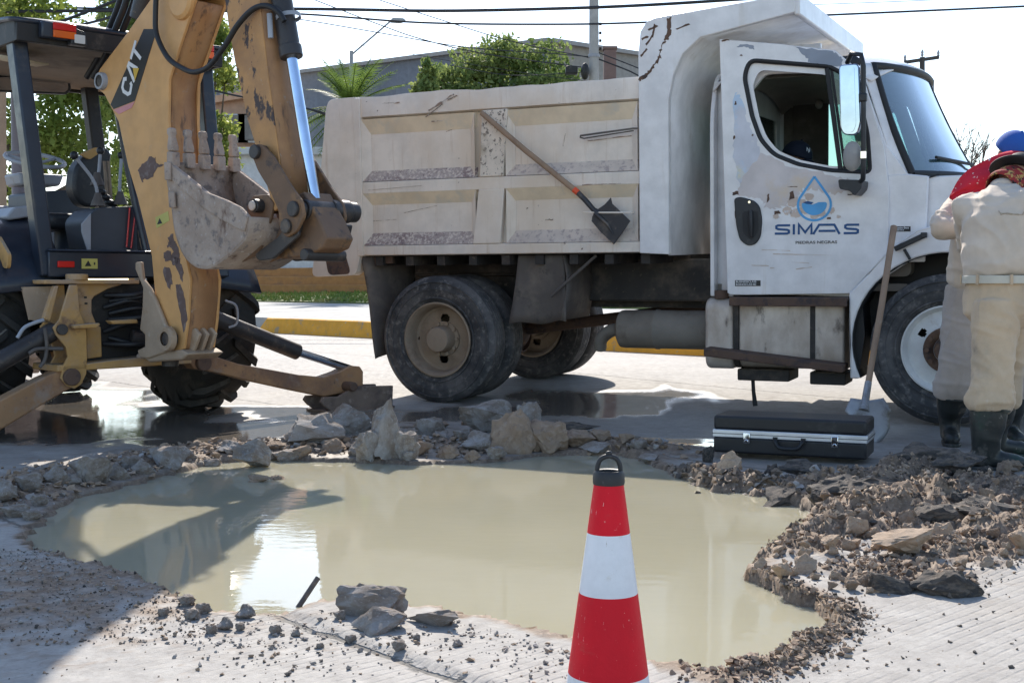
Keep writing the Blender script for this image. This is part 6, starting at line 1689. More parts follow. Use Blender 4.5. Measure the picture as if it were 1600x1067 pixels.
crumbs('gravel', 'loose brown gravel and crumbs on the ridge along the far edge', 5200, along(RIDGE, .16), (.004, .036), [M_concb, M_conc, M_concb], 1)
crumbs('gravel', 'dark crumbs along the broken edge on the right of the pit', 3400, along(EDGE_R, .055), (.003, .017), [M_asph, M_concb, M_concb, M_tanst], 2)
crumbs('gravel', 'dark rubble crumbs in front of the case', 900, along(RIDGE_R, .10), (.006, .035), [M_asph, M_concb, M_conc], 3)
crumbs('gravel', 'tan gravel covering the sunlit dirt heap', 9000, on_mound, (.004, .022), [M_tanst, M_concb, M_concb, M_asph, M_concb], 4)
crumbs('gravel', 'grey crumbs scattered on the concrete at the near edge', 1100, near_edge, (.0025, .012), [M_conc, M_concb, M_conc, M_conc], 5)
crumbs('gravel', 'muddy crumbs strewn over the shaded concrete at the lower left', 2400, lambda rr, n: np.array([G(rr.uniform(-30, 330), np.interp(rr.random()**1.6, [0, 1], [858, 1010])) for _ in range(n)]), (.002, .010), [M_concb, M_conc, M_asph, M_conc], 7)
crumbs('gravel', 'a few dark crumbs scattered over the clean concrete', 260, lambda rr, n: np.array([G(rr.uniform(0, 1600), rr.uniform(930, 1066)) for _ in range(n)]), (.003, .011), [M_asph, M_concb], 6)
# ================================================================== people
def etube(b, pts, ra, rb, side, n=18):
    """elliptical loft: ra along the side vector, rb along the other axis; closed ends"""
    pts = [Vector(p) for p in pts]; side = Vector(side); m = len(pts); vs_, fs_ = [], []
    for i, p in enumerate(pts):
        t = (pts[min(i+1, m-1)] - pts[max(i-1, 0)]).normalized()
        sx = (side - t * side.dot(t)).normalized(); sy = t.cross(sx)
        for k in range(n):
            a = 2*math.pi*k/n
            vs_.append(p + sx*(math.cos(a)*ra[i]) + sy*(math.sin(a)*rb[i]))
    for i in range(m-1):
        for k in range(n): fs_.append((i*n+k, i*n+(k+1)%n, (i+1)*n+(k+1)%n, (i+1)*n+k))
    fs_ += [tuple(range(n))[::-1], tuple(range((m-1)*n, m*n))]
    b.add(vs_, fs_)
def fused(b, name, mat, parent, voxel=.014, wrinkle=0., wscale=.12, smooth=6, zones=()):
    o = b.done(name, mat, parent, smooth=0)
    md = o.modifiers.new('remesh', 'REMESH'); md.mode = 'VOXEL'; md.voxel_size = voxel; md.use_smooth_shade = True
    if smooth:
        md = o.modifiers.new('smooth', 'SMOOTH'); md.iterations = smooth; md.factor = .5
    if wrinkle:
        bpy.context.view_layer.update()
        me = bpy.data.meshes.new_from_object(o.evaluated_get(bpy.context.evaluated_depsgraph_get()))
        o.modifiers.clear(); old = o.data; o.data = me; bpy.data.meshes.remove(old)
        nv = len(me.vertices)
        co = np.empty(nv * 3, np.float32); me.vertices.foreach_get('co', co); co = co.reshape(-1, 3)
        no = np.empty(nv * 3, np.float32); me.vertex_normals.foreach_get('vector', no); no = no.reshape(-1, 3)
        d = np.zeros(nv)
        for i in range(nv):
            p = Vector(co[i]); wz = sum(math.exp(-((p.z - z0) / w0) ** 2) for z0, w0 in zones) if zones else 0.
            wp = mnoise.noise_vector(p * 4.0) * .10
            a = 1 - abs(mnoise.noise(Vector(((p.x + wp.x) * 9 + p.z * 3.0, (p.y + wp.y) * 9, (p.z + wp.z) * 2.6)))) * 2.0
            c = 1 - abs(mnoise.noise(Vector(((p.x + wp.x) * 3.2, (p.y + wp.y) * 3.2 + 7, (p.z + wp.z * .7 + .25 * p.x) * 15)))) * 2.0
            s = mnoise.noise(p * 3.5 + Vector((5, 2, 1)))
            d[i] = wrinkle * (.55 * a * abs(a) + .30 * s + min(1.2, wz) * .6 * c * abs(c) + .12 * mnoise.noise(p * 30))
        co = co + no * d[:, None]
        me.vertices.foreach_set('co', co.astype(np.float32).ravel()); me.update(); me.shade_smooth()
    return o
def jl(a, b, t): return Vector(a).lerp(Vector(b), t)
M_skin = pm('skin', (.36, .20, .135), .55, layers=[((.42,.24,.17), 12, .5, .7)])
M_khaki = pm('khaki_shirt', (.66, .54, .43), .9, layers=[((.56,.46,.36), 4, .5, .75), ((.40,.31,.23), 2.2, .64, .85)], bump=(260, .2), sheen=.2)
M_trouA = pm('beige_trousers', (.63, .46, .30), .9, layers=[((.48,.37,.26), 4, .5, .75), ((.66,.53,.40), 9, .6, .75), ((.30,.22,.15), 5, .62, .78)], bump=(260, .2), sheen=.2)
M_trouB = pm('grey_khaki_trousers', (.44, .37, .32), .9, layers=[((.36,.30,.26), 5, .5, .75)], bump=(260, .2), sheen=.2)
M_boot = pm('muddy_rubber_boot', (.02, .023, .022), .4, layers=[((.02,.05,.035), 4, .52, .7), ((.16,.135,.11), 6, .54, .7, (1,1,1), .9), ((.28,.24,.20), 16, .62, .74, (1,1,1), .9)], bump=(50, .2))
pm('seam_thread', (.44, .35, .26), .9)
M_capb = pm('royal_blue_cap', (.025, .10, .38), .85, bump=(250, .15))
M_band = pm('red_bandana', (.58, .02, .045), .85, layers=[((.75,.62,.60), 34, .60, .63), ((.35,.01,.03), 5, .55, .75)])
M_band2 = pm('patterned_scarf', (.30, .03, .03), .85, layers=[((.5,.30,.10), 30, .52, .56), ((.03,.02,.02), 36, .55, .6)])
M_hat = pm('dark_hat', (.018, .019, .022), .7, bump=(150, .2))
M_hair = pm('dark_hair', (.012, .010, .009), .6)
M_capn = pm('navy_cap', (.010, .014, .028), .8, bump=(250, .15))
M_shirtd = pm('dark_shirt', (.10, .10, .11), .9)

def hand(b, wrist, dirv, palmn, s=1.0, curl=.5):
    """palm plus five bent fingers, added to the body lofts"""
    d = Vector(dirv).normalized(); nrm = Vector(palmn); nrm = (nrm - d*nrm.dot(d)).normalized(); lat = d.cross(nrm)
    w = Vector(wrist)
    etube(b, [w, w + d*.045*s, w + d*.085*s], [.030*s,.042*s,.040*s], [.020*s,.016*s,.013*s], lat, 12)
    for i, (off, ln_) in enumerate(((-.030,.062),(-.010,.072),(.011,.068),(.030,.052))):
        p = w + d*.08*s + lat*off*s; pts = [p]; dd = d.copy()
        for k in range(3):
            dd = (dd + nrm*curl*.55).normalized(); p = p + dd*ln_*s*.38; pts.append(p)
        b.tube(pts, [.0095*s,.009*s,.0085*s,.007*s], 8)
    p = w + d*.03*s - lat*.036*s
    b.tube([p, p + (d*.6 - lat*.7 + nrm*.3).normalized()*.035*s, p + (d*.9 - lat*.5 + nrm*.6).normalized()*.062*s], [.012*s,.011*s,.008*s], 8)

def head_geo(b, c, fwd, up, s=1.0):
    """skull, jaw, nose, ears"""
    f = Vector(fwd).normalized(); u = Vector(up); u = (u - f*u.dot(f)).normalized(); l = u.cross(f)
    c = Vector(c)
    etube(b, [c - u*.115*s + f*.045*s, c - u*.10*s + f*.04*s, c - u*.06*s + f*.02*s, c, c + u*.05*s - f*.005*s, c + u*.09*s - f*.01*s, c + u*.112*s - f*.01*s], [.022*s,.045*s,.062*s,.073*s,.073*s,.055*s,.02*s], [.02*s,.045*s,.075*s,.092*s,.095*s,.072*s,.025*s], l, 18)
    b.tube([c + f*.085*s + u*.012*s, c + f*.108*s - u*.025*s, c + f*.088*s - u*.036*s], [.010*s,.016*s,.012*s], 8)
    for sg in (-1, 1): b.ball(c + l*sg*.076*s - f*.01*s - u*.01*s, (.012*s,.020*s,.03*s), 10, 7)
    b.tube([c + f*.082*s - u*.062*s - l*.02*s, c + f*.09*s - u*.062*s, c + f*.082*s - u*.062*s + l*.02*s], .007*s, 6)
def face_parts(parent, c, fwd, up, s=1.0):
    f = Vector(fwd).normalized(); u = Vector(up); u = (u - f*u.dot(f)).normalized(); l = u.cross(f); c = Vector(c)
    for sg in (-1, 1):
        b = MB(); b.ball(c + f*.083*s + l*sg*.030*s + u*.005*s, .012*s, 10, 7); b.done('eye', M_wprint, parent, smooth=60)
        b = MB(); b.ball(c + f*.0925*s + l*sg*.030*s + u*.005*s, .006*s, 8, 6); b.done('pupil', M_black, parent, smooth=60)
def cap(parent, c, fwd, up, mat, s=1.0, brim=True):
    f = Vector(fwd).normalized(); u = Vector(up); u = (u - f*u.dot(f)).normalized(); l = u.cross(f); c = Vector(c)
    b = MB()
    def dome(a, v):
        th = 2*math.pi*a; ph = math.pi/2*(1-v)
        return c + u*(.022*s + .105*s*math.cos(ph)*1.0) + l*(.088*s*math.sin(ph)*math.cos(th)) + f*(.108*s*math.sin(ph)*math.sin(th) - .005*s)
    b.grid(dome, 28, 9); o = b.done('cap', mat, parent, smooth=60, solid=.004)
    if brim:
        b = MB(); b.grid(lambda a, v: c + u*(.026*s - .022*s*(2*a-1)**2 - .012*s*v) + l*((2*a-1)*.082*s*(1-.18*v*v)) + f*(.07*s*math.sqrt(max(0, 1-(2*a-1)**2*.75)) + .035*s + .085*s*v*math.sqrt(max(0.05, 1-(2*a-1)**2*.8))), 16, 6); b.done('cap_brim', mat, o, smooth=60, solid=.004)
    b = MB(); b.ball(c + u*.13*s - f*.005*s, .008*s); b.done('cap_button', mat, o, smooth=60)
    return o
def boot(parent, ankle, toe_dir, top, mat, s=1.0):
    a = Vector(ankle); d = Vector((toe_dir[0], toe_dir[1], 0)).normalized(); l = Vector((-d.y, d.x, 0)); t = Vector(top)
    b = MB()
    etube(b, [a + Vector((0,0,-.08)), a + Vector((0,0,-.03)), a + Vector((0,0,.05)), jl(a, t, .5), jl(a, t, .9), t], [.050,.056,.066,.084,.092,.096], [.062,.068,.074,.088,.094,.098], l, 18)
    h = a + Vector((0,0,-.085)); h.z = max(h.z, .045)
    g = a.z - .11
    etube(b, [Vector((h.x, h.y, g+.045)) - d*.085, Vector((h.x, h.y, g+.055)) - d*.06, Vector((h.x, h.y, g+.06)), Vector((h.x, h.y, g+.055)) + d*.08, Vector((h.x, h.y, g+.048)) + d*.15, Vector((h.x, h.y, g+.042)) + d*.185, Vector((h.x, h.y, g+.04)) + d*.20], [.03,.042,.046,.050,.048,.036,.015], [.03,.048,.055,.046,.040,.032,.015], l, 16)
    o = fused(b, 'boot', mat, parent, .009, .007, .05, 4)
    b = MB(); sole = [(-.09,-.02),(-.085,-.038),(-.03,-.044),(.06,-.046),(.14,-.052),(.19,-.035),(.205,0)]
    poly = sole + [(x, -y) for x, y in sole[-2::-1]]
    b.prism(poly, lambda x, y, z: Vector((h.x, h.y, z)) + d*x + l*y, g - .002, g + .022); b.done('sole', mat, o, .006)
    b = MB(); b.lathe([(.099,-.012),(.103,0),(.099,.012)], t + Vector((0,0,-.03)), t - a, 22); b.done('boot_rim', mat, o)
    return o

def worker(name, label, J, shirt, trousers, fwd, lat, head_f, head_up, belt=None, tuck=True):
    """J: joint positions in the world"""
    root = thing(name, label, 'person', (J['foot0'][0], J['foot0'][1], 0))
    off = Vector(root.location)
    J = {k: Vector(v) - off for k, v in J.items()}
    lat = Vector(lat)
    # body
    b = MB()
    etube(b, [J['hip'], jl(J['hip'], J['chest'], .5), J['chest'], jl(J['chest'], J['neck'], .75)], [.13,.12,.15,.07], [.09,.085,.10,.06], lat)
    b.tube([jl(J['chest'], J['neck'], .7), J['neck'], J['head'] - (J['head']-J['neck'])*.3], [.065,.056,.052], 14)
    head_geo(b, J['head'], head_f, head_up)
    for i in '01':
        b.tube([jl(J['chest'], J['neck'], .6), J['sho'+i], J['elb'+i], jl(J['elb'+i], J['han'+i], .3), J['han'+i]], [.05,.052,.040,.040,.026], 12)
        hd = (J['han'+i] - J['elb'+i]).normalized(); hand(b, J['han'+i], hd, Vector((0,0,-1)) + Vector(fwd)*.2)
        b.tube([J['hip'], J['hipj'+i], J['knee'+i], J['ank'+i]], [.08,.08,.055,.042], 12)
    fused(b, 'body', M_skin, root, .0075, 0, 0, 2)
    face_parts(root, J['head'], head_f, head_up)
    # shirt: torso and sleeves to the wrists
    b = MB()
    hip, ch_, nk = J['hip'], J['chest'], J['neck']
    etube(b, [hip + Vector((0,0,.075)), jl(hip, ch_, .30), jl(hip, ch_, .6), ch_, jl(ch_, nk, .45), jl(ch_, nk, .72), jl(ch_, nk, .92)], [.168,.188,.186,.192,.180,.130,.072], [.130,.150,.148,.140,.120,.090,.066], lat, 24)
    for i in '01':
        s0, e0, h0 = J['sho'+i], J['elb'+i], J['han'+i]
        b.tube([jl(ch_, s0, .55), s0, jl(s0, e0, .5), jl(s0, e0, .92), e0, jl(e0, h0, .12), jl(e0, h0, .5), jl(e0, h0, .95)], [.09,.086,.074,.066,.064,.064,.056,.044], 14)
    sh_o = fused(b, 'shirt', shirt, root, .009, .015, .16, 12, [(hip.z + .14, .07), (J['elb0'].z, .06), (ch_.z + .12, .05)])
    b = MB(); b.lathe([(.072,-.02),(.078,0),(.074,.022)], jl(ch_, nk, .88), nk - ch_, 22); b.done('collar', shirt, root, smooth=60, solid=.006)
    # trousers
    b = MB()
    etube(b, [hip + Vector((0,0,.07)), hip + Vector((0,0,.0)), hip + Vector((0,0,-.10)), hip + Vector((0,0,-.17))], [.176,.182,.190,.12], [.138,.146,.152,.09], lat, 22)
    for i in '01':
        hj, k, a = J['hipj'+i], J['knee'+i], J['ank'+i]
        lo = jl(k, a, .50)
        b.tube([hj + Vector((0,0,.02)), jl(hj, k, .4), jl(hj, k, .85), k, jl(k, a, .2), jl(k, a, .38), lo], [.112,.108,.100,.098,.106,.116,.100], 16)
    tr_o = fused(b, 'trousers', trousers, root, .009, .016, .15, 8, [(J['knee0'].z - .14, .10), (J['knee0'].z + .04, .06), (hip.z - .16, .06)])
    from mathutils.bvhtree import BVHTree
    def seam(target, pts, name, mat, r=.0018):
        T_ = BVHTree.FromPolygons([v.co for v in target.data.vertices], [tuple(p.vertices) for p in target.data.polygons])
        out = []
        for i in range(len(pts) - 1):
            for k in range(8):
                q = T_.find_nearest(Vector(pts[i]).lerp(Vector(pts[i+1]), k / 8))
                if q[0] is not None: out.append(q[0] + q[1] * .001)
        if len(out) > 3: MB().tube(out, r, 6).done(name, mat, target, smooth=60)
    out_ = Vector((0, -.35, 0)); l1 = lat.normalized()
    M_seam = MATS['seam_thread']
    for dz in (.10, .115): seam(sh_o, [ch_ + out_ + l1*a + Vector((0,0,dz)) for a in (-.2, -.07, .07, .2)], 'yoke_seam', M_seam)
    if belt:
        b = MB(); etube(b, [hip + Vector((0,0,.055)), hip + Vector((0,0,.098))], [.196,.192], [.160,.157], lat, 26); b.done('belt', belt, root, .004, smooth=60)
        for k in range(7):
            a = 2*math.pi*k/7; l2 = lat.normalized(); f2 = Vector((0,0,1)).cross(l2)
            p = hip + l2*(.198*math.cos(a)) + f2*(.162*math.sin(a))
            b = MB(); b.bar(p + Vector((0,0,.05)), p + Vector((0,0,.102)), .014, .006, up=(p - hip)); b.done('belt_loop', trousers, root)
    for i in '01':
        td = J['toe'+i] - J['ank'+i]
        boot(root, J['ank'+i], td, jl(J['ank'+i], J['knee'+i], .60), M_boot)
    return root, J

# near worker, seen from behind
JA = dict(foot0=(2.46,6.36,0), hip=(2.545,6.52,.90), chest=(2.545,6.55,1.27), neck=(2.62,6.66,1.475), head=(2.735,6.75,1.525),
          hipj0=(2.50,6.45,.84), knee0=(2.47,6.40,.50), ank0=(2.43,6.37,.11), toe0=(2.70,6.33,.03),
          hipj1=(2.62,6.62,.84), knee1=(2.66,6.74,.50), ank1=(2.66,6.86,.11), toe1=(2.90,6.86,.03),
          sho0=(2.44,6.69,1.36), elb0=(2.54,6.93,1.16), han0=(2.74,7.00,1.26), sho1=(2.72,6.45,1.41), elb1=(2.95,6.56,1.22), han1=(2.93,6.82,1.28))
wa, ja = worker('person', 'worker seen from behind in khaki shirt, beige trousers and muddy black rubber boots, bending forward', JA, M_khaki, M_trouA, (.75,.65,0), (.68,-.73,0), (.72,.45,-.5), (.45,.35,.8), belt=pm('cream_belt', (.62,.56,.45), .7))
hc = ja['head']; hf = Vector((.72,.45,-.5)).normalized(); hu = Vector((.45,.35,.8)); hu = (hu - hf*hu.dot(hf)).normalized(); hl = hu.cross(hf)
b = MB(); b.grid(lambda a, v: hc + hu*(.02 + .012*math.sin(4*math.pi*a)*v) + hl*((.085 + .075*v)*math.cos(2*math.pi*a)) + hf*((.10 + .075*v)*math.sin(2*math.pi*a)), 36, 4); hat = b.done('hat_brim', M_hat, wa, smooth=60, solid=.006)
cap(wa, hc + hu*.004, hf, hu, M_hat, 1.04, brim=False)
b = MB(); nk = ja['neck']; nd = (ja['head'] - ja['neck']).normalized(); b.lathe([(.082,-.055),(.092,-.02),(.086,.02),(.092,.05),(.088,.085)], nk, nd, 26); b.done('neck_scarf', M_band2, wa, smooth=60, solid=.006)
# keys and clip hanging from the belt
b = MB(); q = ja['hip'] + Vector((.10,-.17,.05)); b.tube(smooth_path([q, q + Vector((.01,-.01,-.08)), q + Vector((-.02,-.005,-.13)), q + Vector((.02,0,-.16)), q + Vector((.05,.01,-.13))], 5), .004, 6); b.done('key_clip', M_hat, wa)
b = MB(); q0 = ja['hip'] + Vector((-.03,-.155,-.06)); b.tube([q0 + Vector((-.06,.035,0)), q0, q0 + Vector((.07,-.0,0))], .0035, 6); b.done('back_pocket', M_trouA, wa)

# second worker, behind, facing the first
JB = dict(foot0=(2.66,7.50,0), hip=(2.76,7.42,.88), chest=(2.77,7.33,1.24), neck=(2.82,7.22,1.51), head=(2.84,7.12,1.685),
          hipj0=(2.68,7.42,.82), knee0=(2.62,7.34,.47), ank0=(2.62,7.44,.11), toe0=(2.56,7.20,.03),
          hipj1=(2.86,7.42,.82), knee1=(2.95,7.35,.47), ank1=(2.98,7.45,.11), toe1=(2.96,7.2,.03),
          sho0=(2.60,7.28,1.42), elb0=(2.44,7.13,1.27), han0=(2.66,6.97,1.27), sho1=(2.98,7.28,1.42), elb1=(3.10,7.1,1.2), han1=(2.92,6.95,1.25))
wb_, jb = worker('person', 'worker with blue cap and red bandana, elbow out, standing by the front wheel', JB, M_khaki, M_trouB, (.1,-.95,0), (.98,.1,0), (.25,-.8,-.55), (.12,-.35,.9))
hf = Vector((.25,-.8,-.55)).normalized(); hu = Vector((.12,-.35,.9))
capo = cap(wb_, jb['head'], hf, hu, M_capb, 1.08)
hu = (hu - hf*hu.dot(hf)).normalized(); hl = hu.cross(hf)
e0 = jb['head'] + hf*.112 + hu*.075
b = MB(); b.ball(e0, (.024,.012,.020), 12, 8); b.done('cap_emblem', pm('cap_emblem_patch', (.5,.06,.08), .8, layers=[((.7,.7,.7), 60, .5, .55)]), capo, smooth=60)
for sg in (-1, 1):
    b = MB(); c0 = jb['head'] + hf*.10 + hu*.05 + hl*sg*.036
    b.tube([c0 + hl*(.030*math.cos(a)) + hu*(.022*math.sin(a)) for a in np.linspace(0, 2*math.pi, 17)], .004, 6, cap=False); b.done('sunglasses', M_black, wb_, smooth=60)
# bandana: draped triangle over the neck and shoulder
def drape(u, v):
    q3 = lambda p, m, e: Vector(p)*(1-v)**2 + (Vector(m)*2 - (Vector(p)+Vector(e))*.5)*2*v*(1-v) + Vector(e)*v*v
    a = q3((2.84,7.00,1.69), (2.60,7.02,1.63), (2.465,7.06,1.455))
    c_ = q3((2.87,6.97,1.57), (2.645,6.98,1.485), (2.475,7.05,1.425))
    p = a.lerp(c_, u)
    wv = 1 - abs(2*u - 1)
    p = p + Vector((.006*math.sin(14*v + 6*u), -.05*math.sin(math.pi*v) - .014*math.sin(9*u + 5*v) - .05*math.sin(math.pi*u)*(1-v), .006*math.sin(12*v + 5*u)))
    return p - Vector(wb_.location)
b = MB(); b.grid(drape, 14, 22); b.done('bandana', M_band, wb_, smooth=60, solid=.004)

# driver dozing at the wheel, in truck axes
dr = thing('person', 'driver slumped in the cab seat wearing a dark navy cap with white monogram', 'person', truck.location, truck.rotation_euler)
hd_c = Vector((2.74, .62, 1.86))
b = MB(); head_geo(b, hd_c, (.86,-.38,-.3), (.25,.0,.95))
b.tube([hd_c + Vector((-.02,0,-.08)), hd_c + Vector((-.03,.03,-.22))], [.055,.06], 14)
etube(b, [(2.62,.69,1.34),(2.64,.69,1.48),(2.68,.68,1.60),(2.72,.64,1.66)], [.17,.19,.19,.07], [.11,.12,.11,.06], (0,1,0), 18)
for y, hx in ((.50, .55), (.88, .85)):
    b.tube([(2.68,.69,1.60),(2.68,y,1.58),(2.80,y-.02,1.38),(3.0,hx,1.42)], [.06,.06,.048,.032], 12); hand(b, (3.0,hx,1.42), (.9,0,.3), (0,0,-1))
    b.tube([(2.62,.69,1.36),(2.68,y+.04,1.34),(3.08,y+.03,1.36),(3.22,y+.03,1.02)], [.10,.09,.07,.05], 12)
fused(b, 'body', M_skin, dr, .009, 0, 0, 2)
face_parts(dr, hd_c, (.86,-.38,-.3), (.25,.0,.95))
cp = cap(dr, hd_c + Vector((0,0,-.002)), (.86,-.38,-.3), (.25,.0,.95), M_capn, 1.1)
b = MB(); etube(b, [(2.60,.69,1.33),(2.62,.69,1.48),(2.68,.68,1.60),(2.72,.65,1.645)], [.19,.21,.20,.08], [.13,.14,.12,.075], (0,1,0), 20)
for y in (.50, .88): b.tube([(2.68,.69,1.58),(2.68,y,1.57),(2.78,y-.02,1.41)], [.075,.078,.07], 12)
fused(b, 'shirt', M_shirtd, dr, .013, .012, .08, 5)
b = MB()
for y in (.50, .88): b.tube([(2.60,.69,1.36),(2.68,y+.04,1.34),(3.08,y+.03,1.36),(3.23,y+.03,1.00)], [.12,.105,.088,.07], 12)
fused(b, 'trousers', M_trouB, dr, .014, .012, .08, 4)
f_ = Vector((.86,-.38,-.3)).normalized(); u_ = Vector((.25,0,.95)); u_ = (u_ - f_*u_.dot(f_)).normalized(); l_ = u_.cross(f_)
mono = hd_c + f_*.098 + u_*.088 - l_*.035
rx_ = (f_*.35 + l_*.95).normalized(); nz_ = (f_*.75 - l_*.30 + u_*.45).normalized(); ry_ = nz_.cross(rx_).normalized(); rx_ = ry_.cross(nz_)
for ch_c, dx in (('N', -.016), ('Y', -.008)):
    t_ = text_mesh(ch_c, 'monogram', M_wprint, cp, .042, (0,0,0), (0,0,0), .0012)
    t_.matrix_local = Matrix.Translation(mono + nz_*.010 + rx_*(dx - .004) + ry_*(-.012 if ch_c == 'N' else -.020)) @ Matrix((rx_, ry_, nz_)).transposed().to_4x4()
# ================================================================== things beyond the road
def leaf_mass(name, mat, parent, centres, n, size, seed, droop=0., aspect=.55):
    """many small leaf faces spread in clumps: centres = (x, y, z, rx, ry, rz)"""
    rr = np.random.default_rng(seed)
    sub = []
    for c in centres:
        k_ = max(7, int(12 * min(1.5, c[3])))
        for _ in range(k_):
            d0 = rr.normal(0, 1, 3); d0 /= np.linalg.norm(d0); f = rr.uniform(.15, 1.0); q = rr.uniform(.30, .58)
            sub.append((c[0] + d0[0]*c[3]*f*.85, c[1] + d0[1]*c[4]*f*.85, c[2] + d0[2]*c[5]*f*.85, c[3]*q, c[4]*q, c[5]*q))
    C_ = np.array(sub)
    vol = C_[:, 3] * C_[:, 4] * C_[:, 5]; k = rr.choice(len(C_), n, p=vol / vol.sum())
    d = rr.normal(0, 1, (n, 3)); d /= np.linalg.norm(d, axis=1)[:, None]
    r = rr.uniform(.25, 1., n) ** .5
    P = C_[k, :3] + d * r[:, None] * C_[k, 3:6]
    P += rr.normal(0, .06, (n, 3))
    a = rr.normal(0, 1, (n, 3)); a[:, 2] -= droop; a /= np.linalg.norm(a, axis=1)[:, None]
    b_ = np.cross(a, rr.normal(0, 1, (n, 3))); b_ /= np.linalg.norm(b_, axis=1)[:, None]
    s = size * rr.uniform(.6, 1.4, n)[:, None]
    V = np.stack([P - a*s, P + b_*s*aspect, P + a*s, P - b_*s*aspect], 1).reshape(-1, 3)
    F = np.arange(n * 4).reshape(-1, 4)
    me = bpy.data.meshes.new(name); me.from_pydata(V.tolist(), [], F.tolist())
    return link(name, me, mat, parent, smooth=0)
def leaf_mat(name, c0, c1):
    m = pm(name, c0, .55, layers=[(c1, .9, .42, .62), ([min(1, v*1.5) for v in c1], 3.5, .62, .75)], spec=.3)
    nt = m.node_tree; bs = nt.nodes['Principled BSDF']; out = nt.nodes['Material Output']
    tl = nt.nodes.new('ShaderNodeBsdfTranslucent'); mx = nt.nodes.new('ShaderNodeMixShader'); mx.inputs[0].default_value = .5
    src = bs.inputs['Base Color'].links[0].from_socket
    nt.links.new(src, tl.inputs[0]); nt.links.new(bs.outputs[0], mx.inputs[1]); nt.links.new(tl.outputs[0], mx.inputs[2]); nt.links.new(mx.outputs[0], out.inputs[0])
    return m
M_lfd = leaf_mat('leaves_dark_green', (.14, .20, .055), (.28, .33, .11))
M_lfy = leaf_mat('leaves_yellow_green', (.17, .23, .045), (.33, .37, .09))
M_lfp = leaf_mat('palm_leaves', (.10, .16, .03), (.20, .28, .06))
M_bark = pm('bark', (.13, .095, .07), .95, layers=[((.07,.05,.04), 8, .5, .7, (1,1,.3))], bump=(30, .8))
def tree(label, base, crown, n, size, seed, mat, trunk_r, group=None, name='broadleaf_tree', lean=0.):
    t = thing(name, label, 'tree', base, group=group)
    bx_, by_, bz_ = base
    rr = random.Random(seed)
    loc = [(c[0]-bx_, c[1]-by_, c[2]-bz_, *c[3:]) for c in crown]
    cm = Vector((sum(c[0] for c in loc)/len(loc), sum(c[1] for c in loc)/len(loc), sum(c[2] for c in loc)/len(loc)))
    b = MB(); fork = cm * .45; fork.z = max(.6, cm.z * .5)
    b.tube(smooth_path([(0,0,-.2), fork*.5 + Vector((lean,0,0)), fork], 4), [trunk_r*(1-.05*i) for i in range(9)], 10)
    for c in loc:
        e = Vector(c[:3]); mid = fork.lerp(e, .5) + Vector((rr.uniform(-.3,.3), rr.uniform(-.3,.3), .2))
        b.tube([fork, mid, e], [trunk_r*.55, trunk_r*.33, trunk_r*.10], 7)
    b.done('trunk', M_bark, t, smooth=60)
    leaf_mass('crown', mat, t, loc, n, size, seed)
    return t
def P_(px, py, y): v = AT(px, py, y); return (v.x, v.y, v.z)
def cr(px, py, y, rpx, rpy, depth=None):
    v = AT(px, py, y); k = y / F_PX
    return (v.x, v.y, v.z, rpx*k, (depth or rpx*k), rpy*k)

# warehouse, its corner towards the road
M_grey_w = pm('grey_concrete_shaded', (.20, .20, .21), .9, layers=[((.15,.15,.155), .35, .45, .7, (1,1,.3)), ((.26,.26,.26), 1.4, .55, .75, (2,2,.2))], bump=(6, .2))  # grey has the left wall's shade mixed into its colour
M_tan_w = pm('tan_wall_lit', (.36, .31, .255), .9, layers=[((.30,.25,.2), .5, .5, .7)], bump=(6, .2))  # lit side of the same building, its light painted in as paler tan
wh = thing('warehouse', 'big windowless grey warehouse whose corner rises behind the dump truck', 'building', (0,0,0))
cA = AT(860, 66, 56); cB = AT(330, 142, 68); cC = AT(1100, 112, 62)
b = MB(); b.add([(cB.x,cB.y,0),(cA.x,cA.y,0),(cA.x,cA.y,cA.z),(cB.x,cB.y,cA.z)], [(0,1,2,3)]); b.done('wall', M_grey_w, wh, solid=.3)
b = MB(); b.add([(cA.x+.02,cA.y+.2,0),(cC.x,cC.y,0),(cC.x,cC.y,cA.z-.02),(cA.x+.02,cA.y+.2,cA.z-.02)], [(0,1,2,3)]); b.done('wall', M_tan_w, wh, solid=.3)
b = MB(); b.bar((cB.x,cB.y-.1,cA.z+.05),(cA.x,cA.y-.1,cA.z+.05), .5, .18); b.bar((cA.x,cA.y,cA.z+.05),(cC.x,cC.y,cA.z+.05), .5, .18); b.done('roof_edge', pm('roof_edge_metal', (.30,.29,.28), .7), wh)
b = MB(); b.add([(cB.x,cB.y,cA.z-.2),(cA.x,cA.y,cA.z-.2),(cC.x,cC.y,cA.z-.2),((cB.x+cC.x)/2-1,90,cA.z-.2)], [(0,1,2,3)]); b.done('roof', M_grey_w, wh)

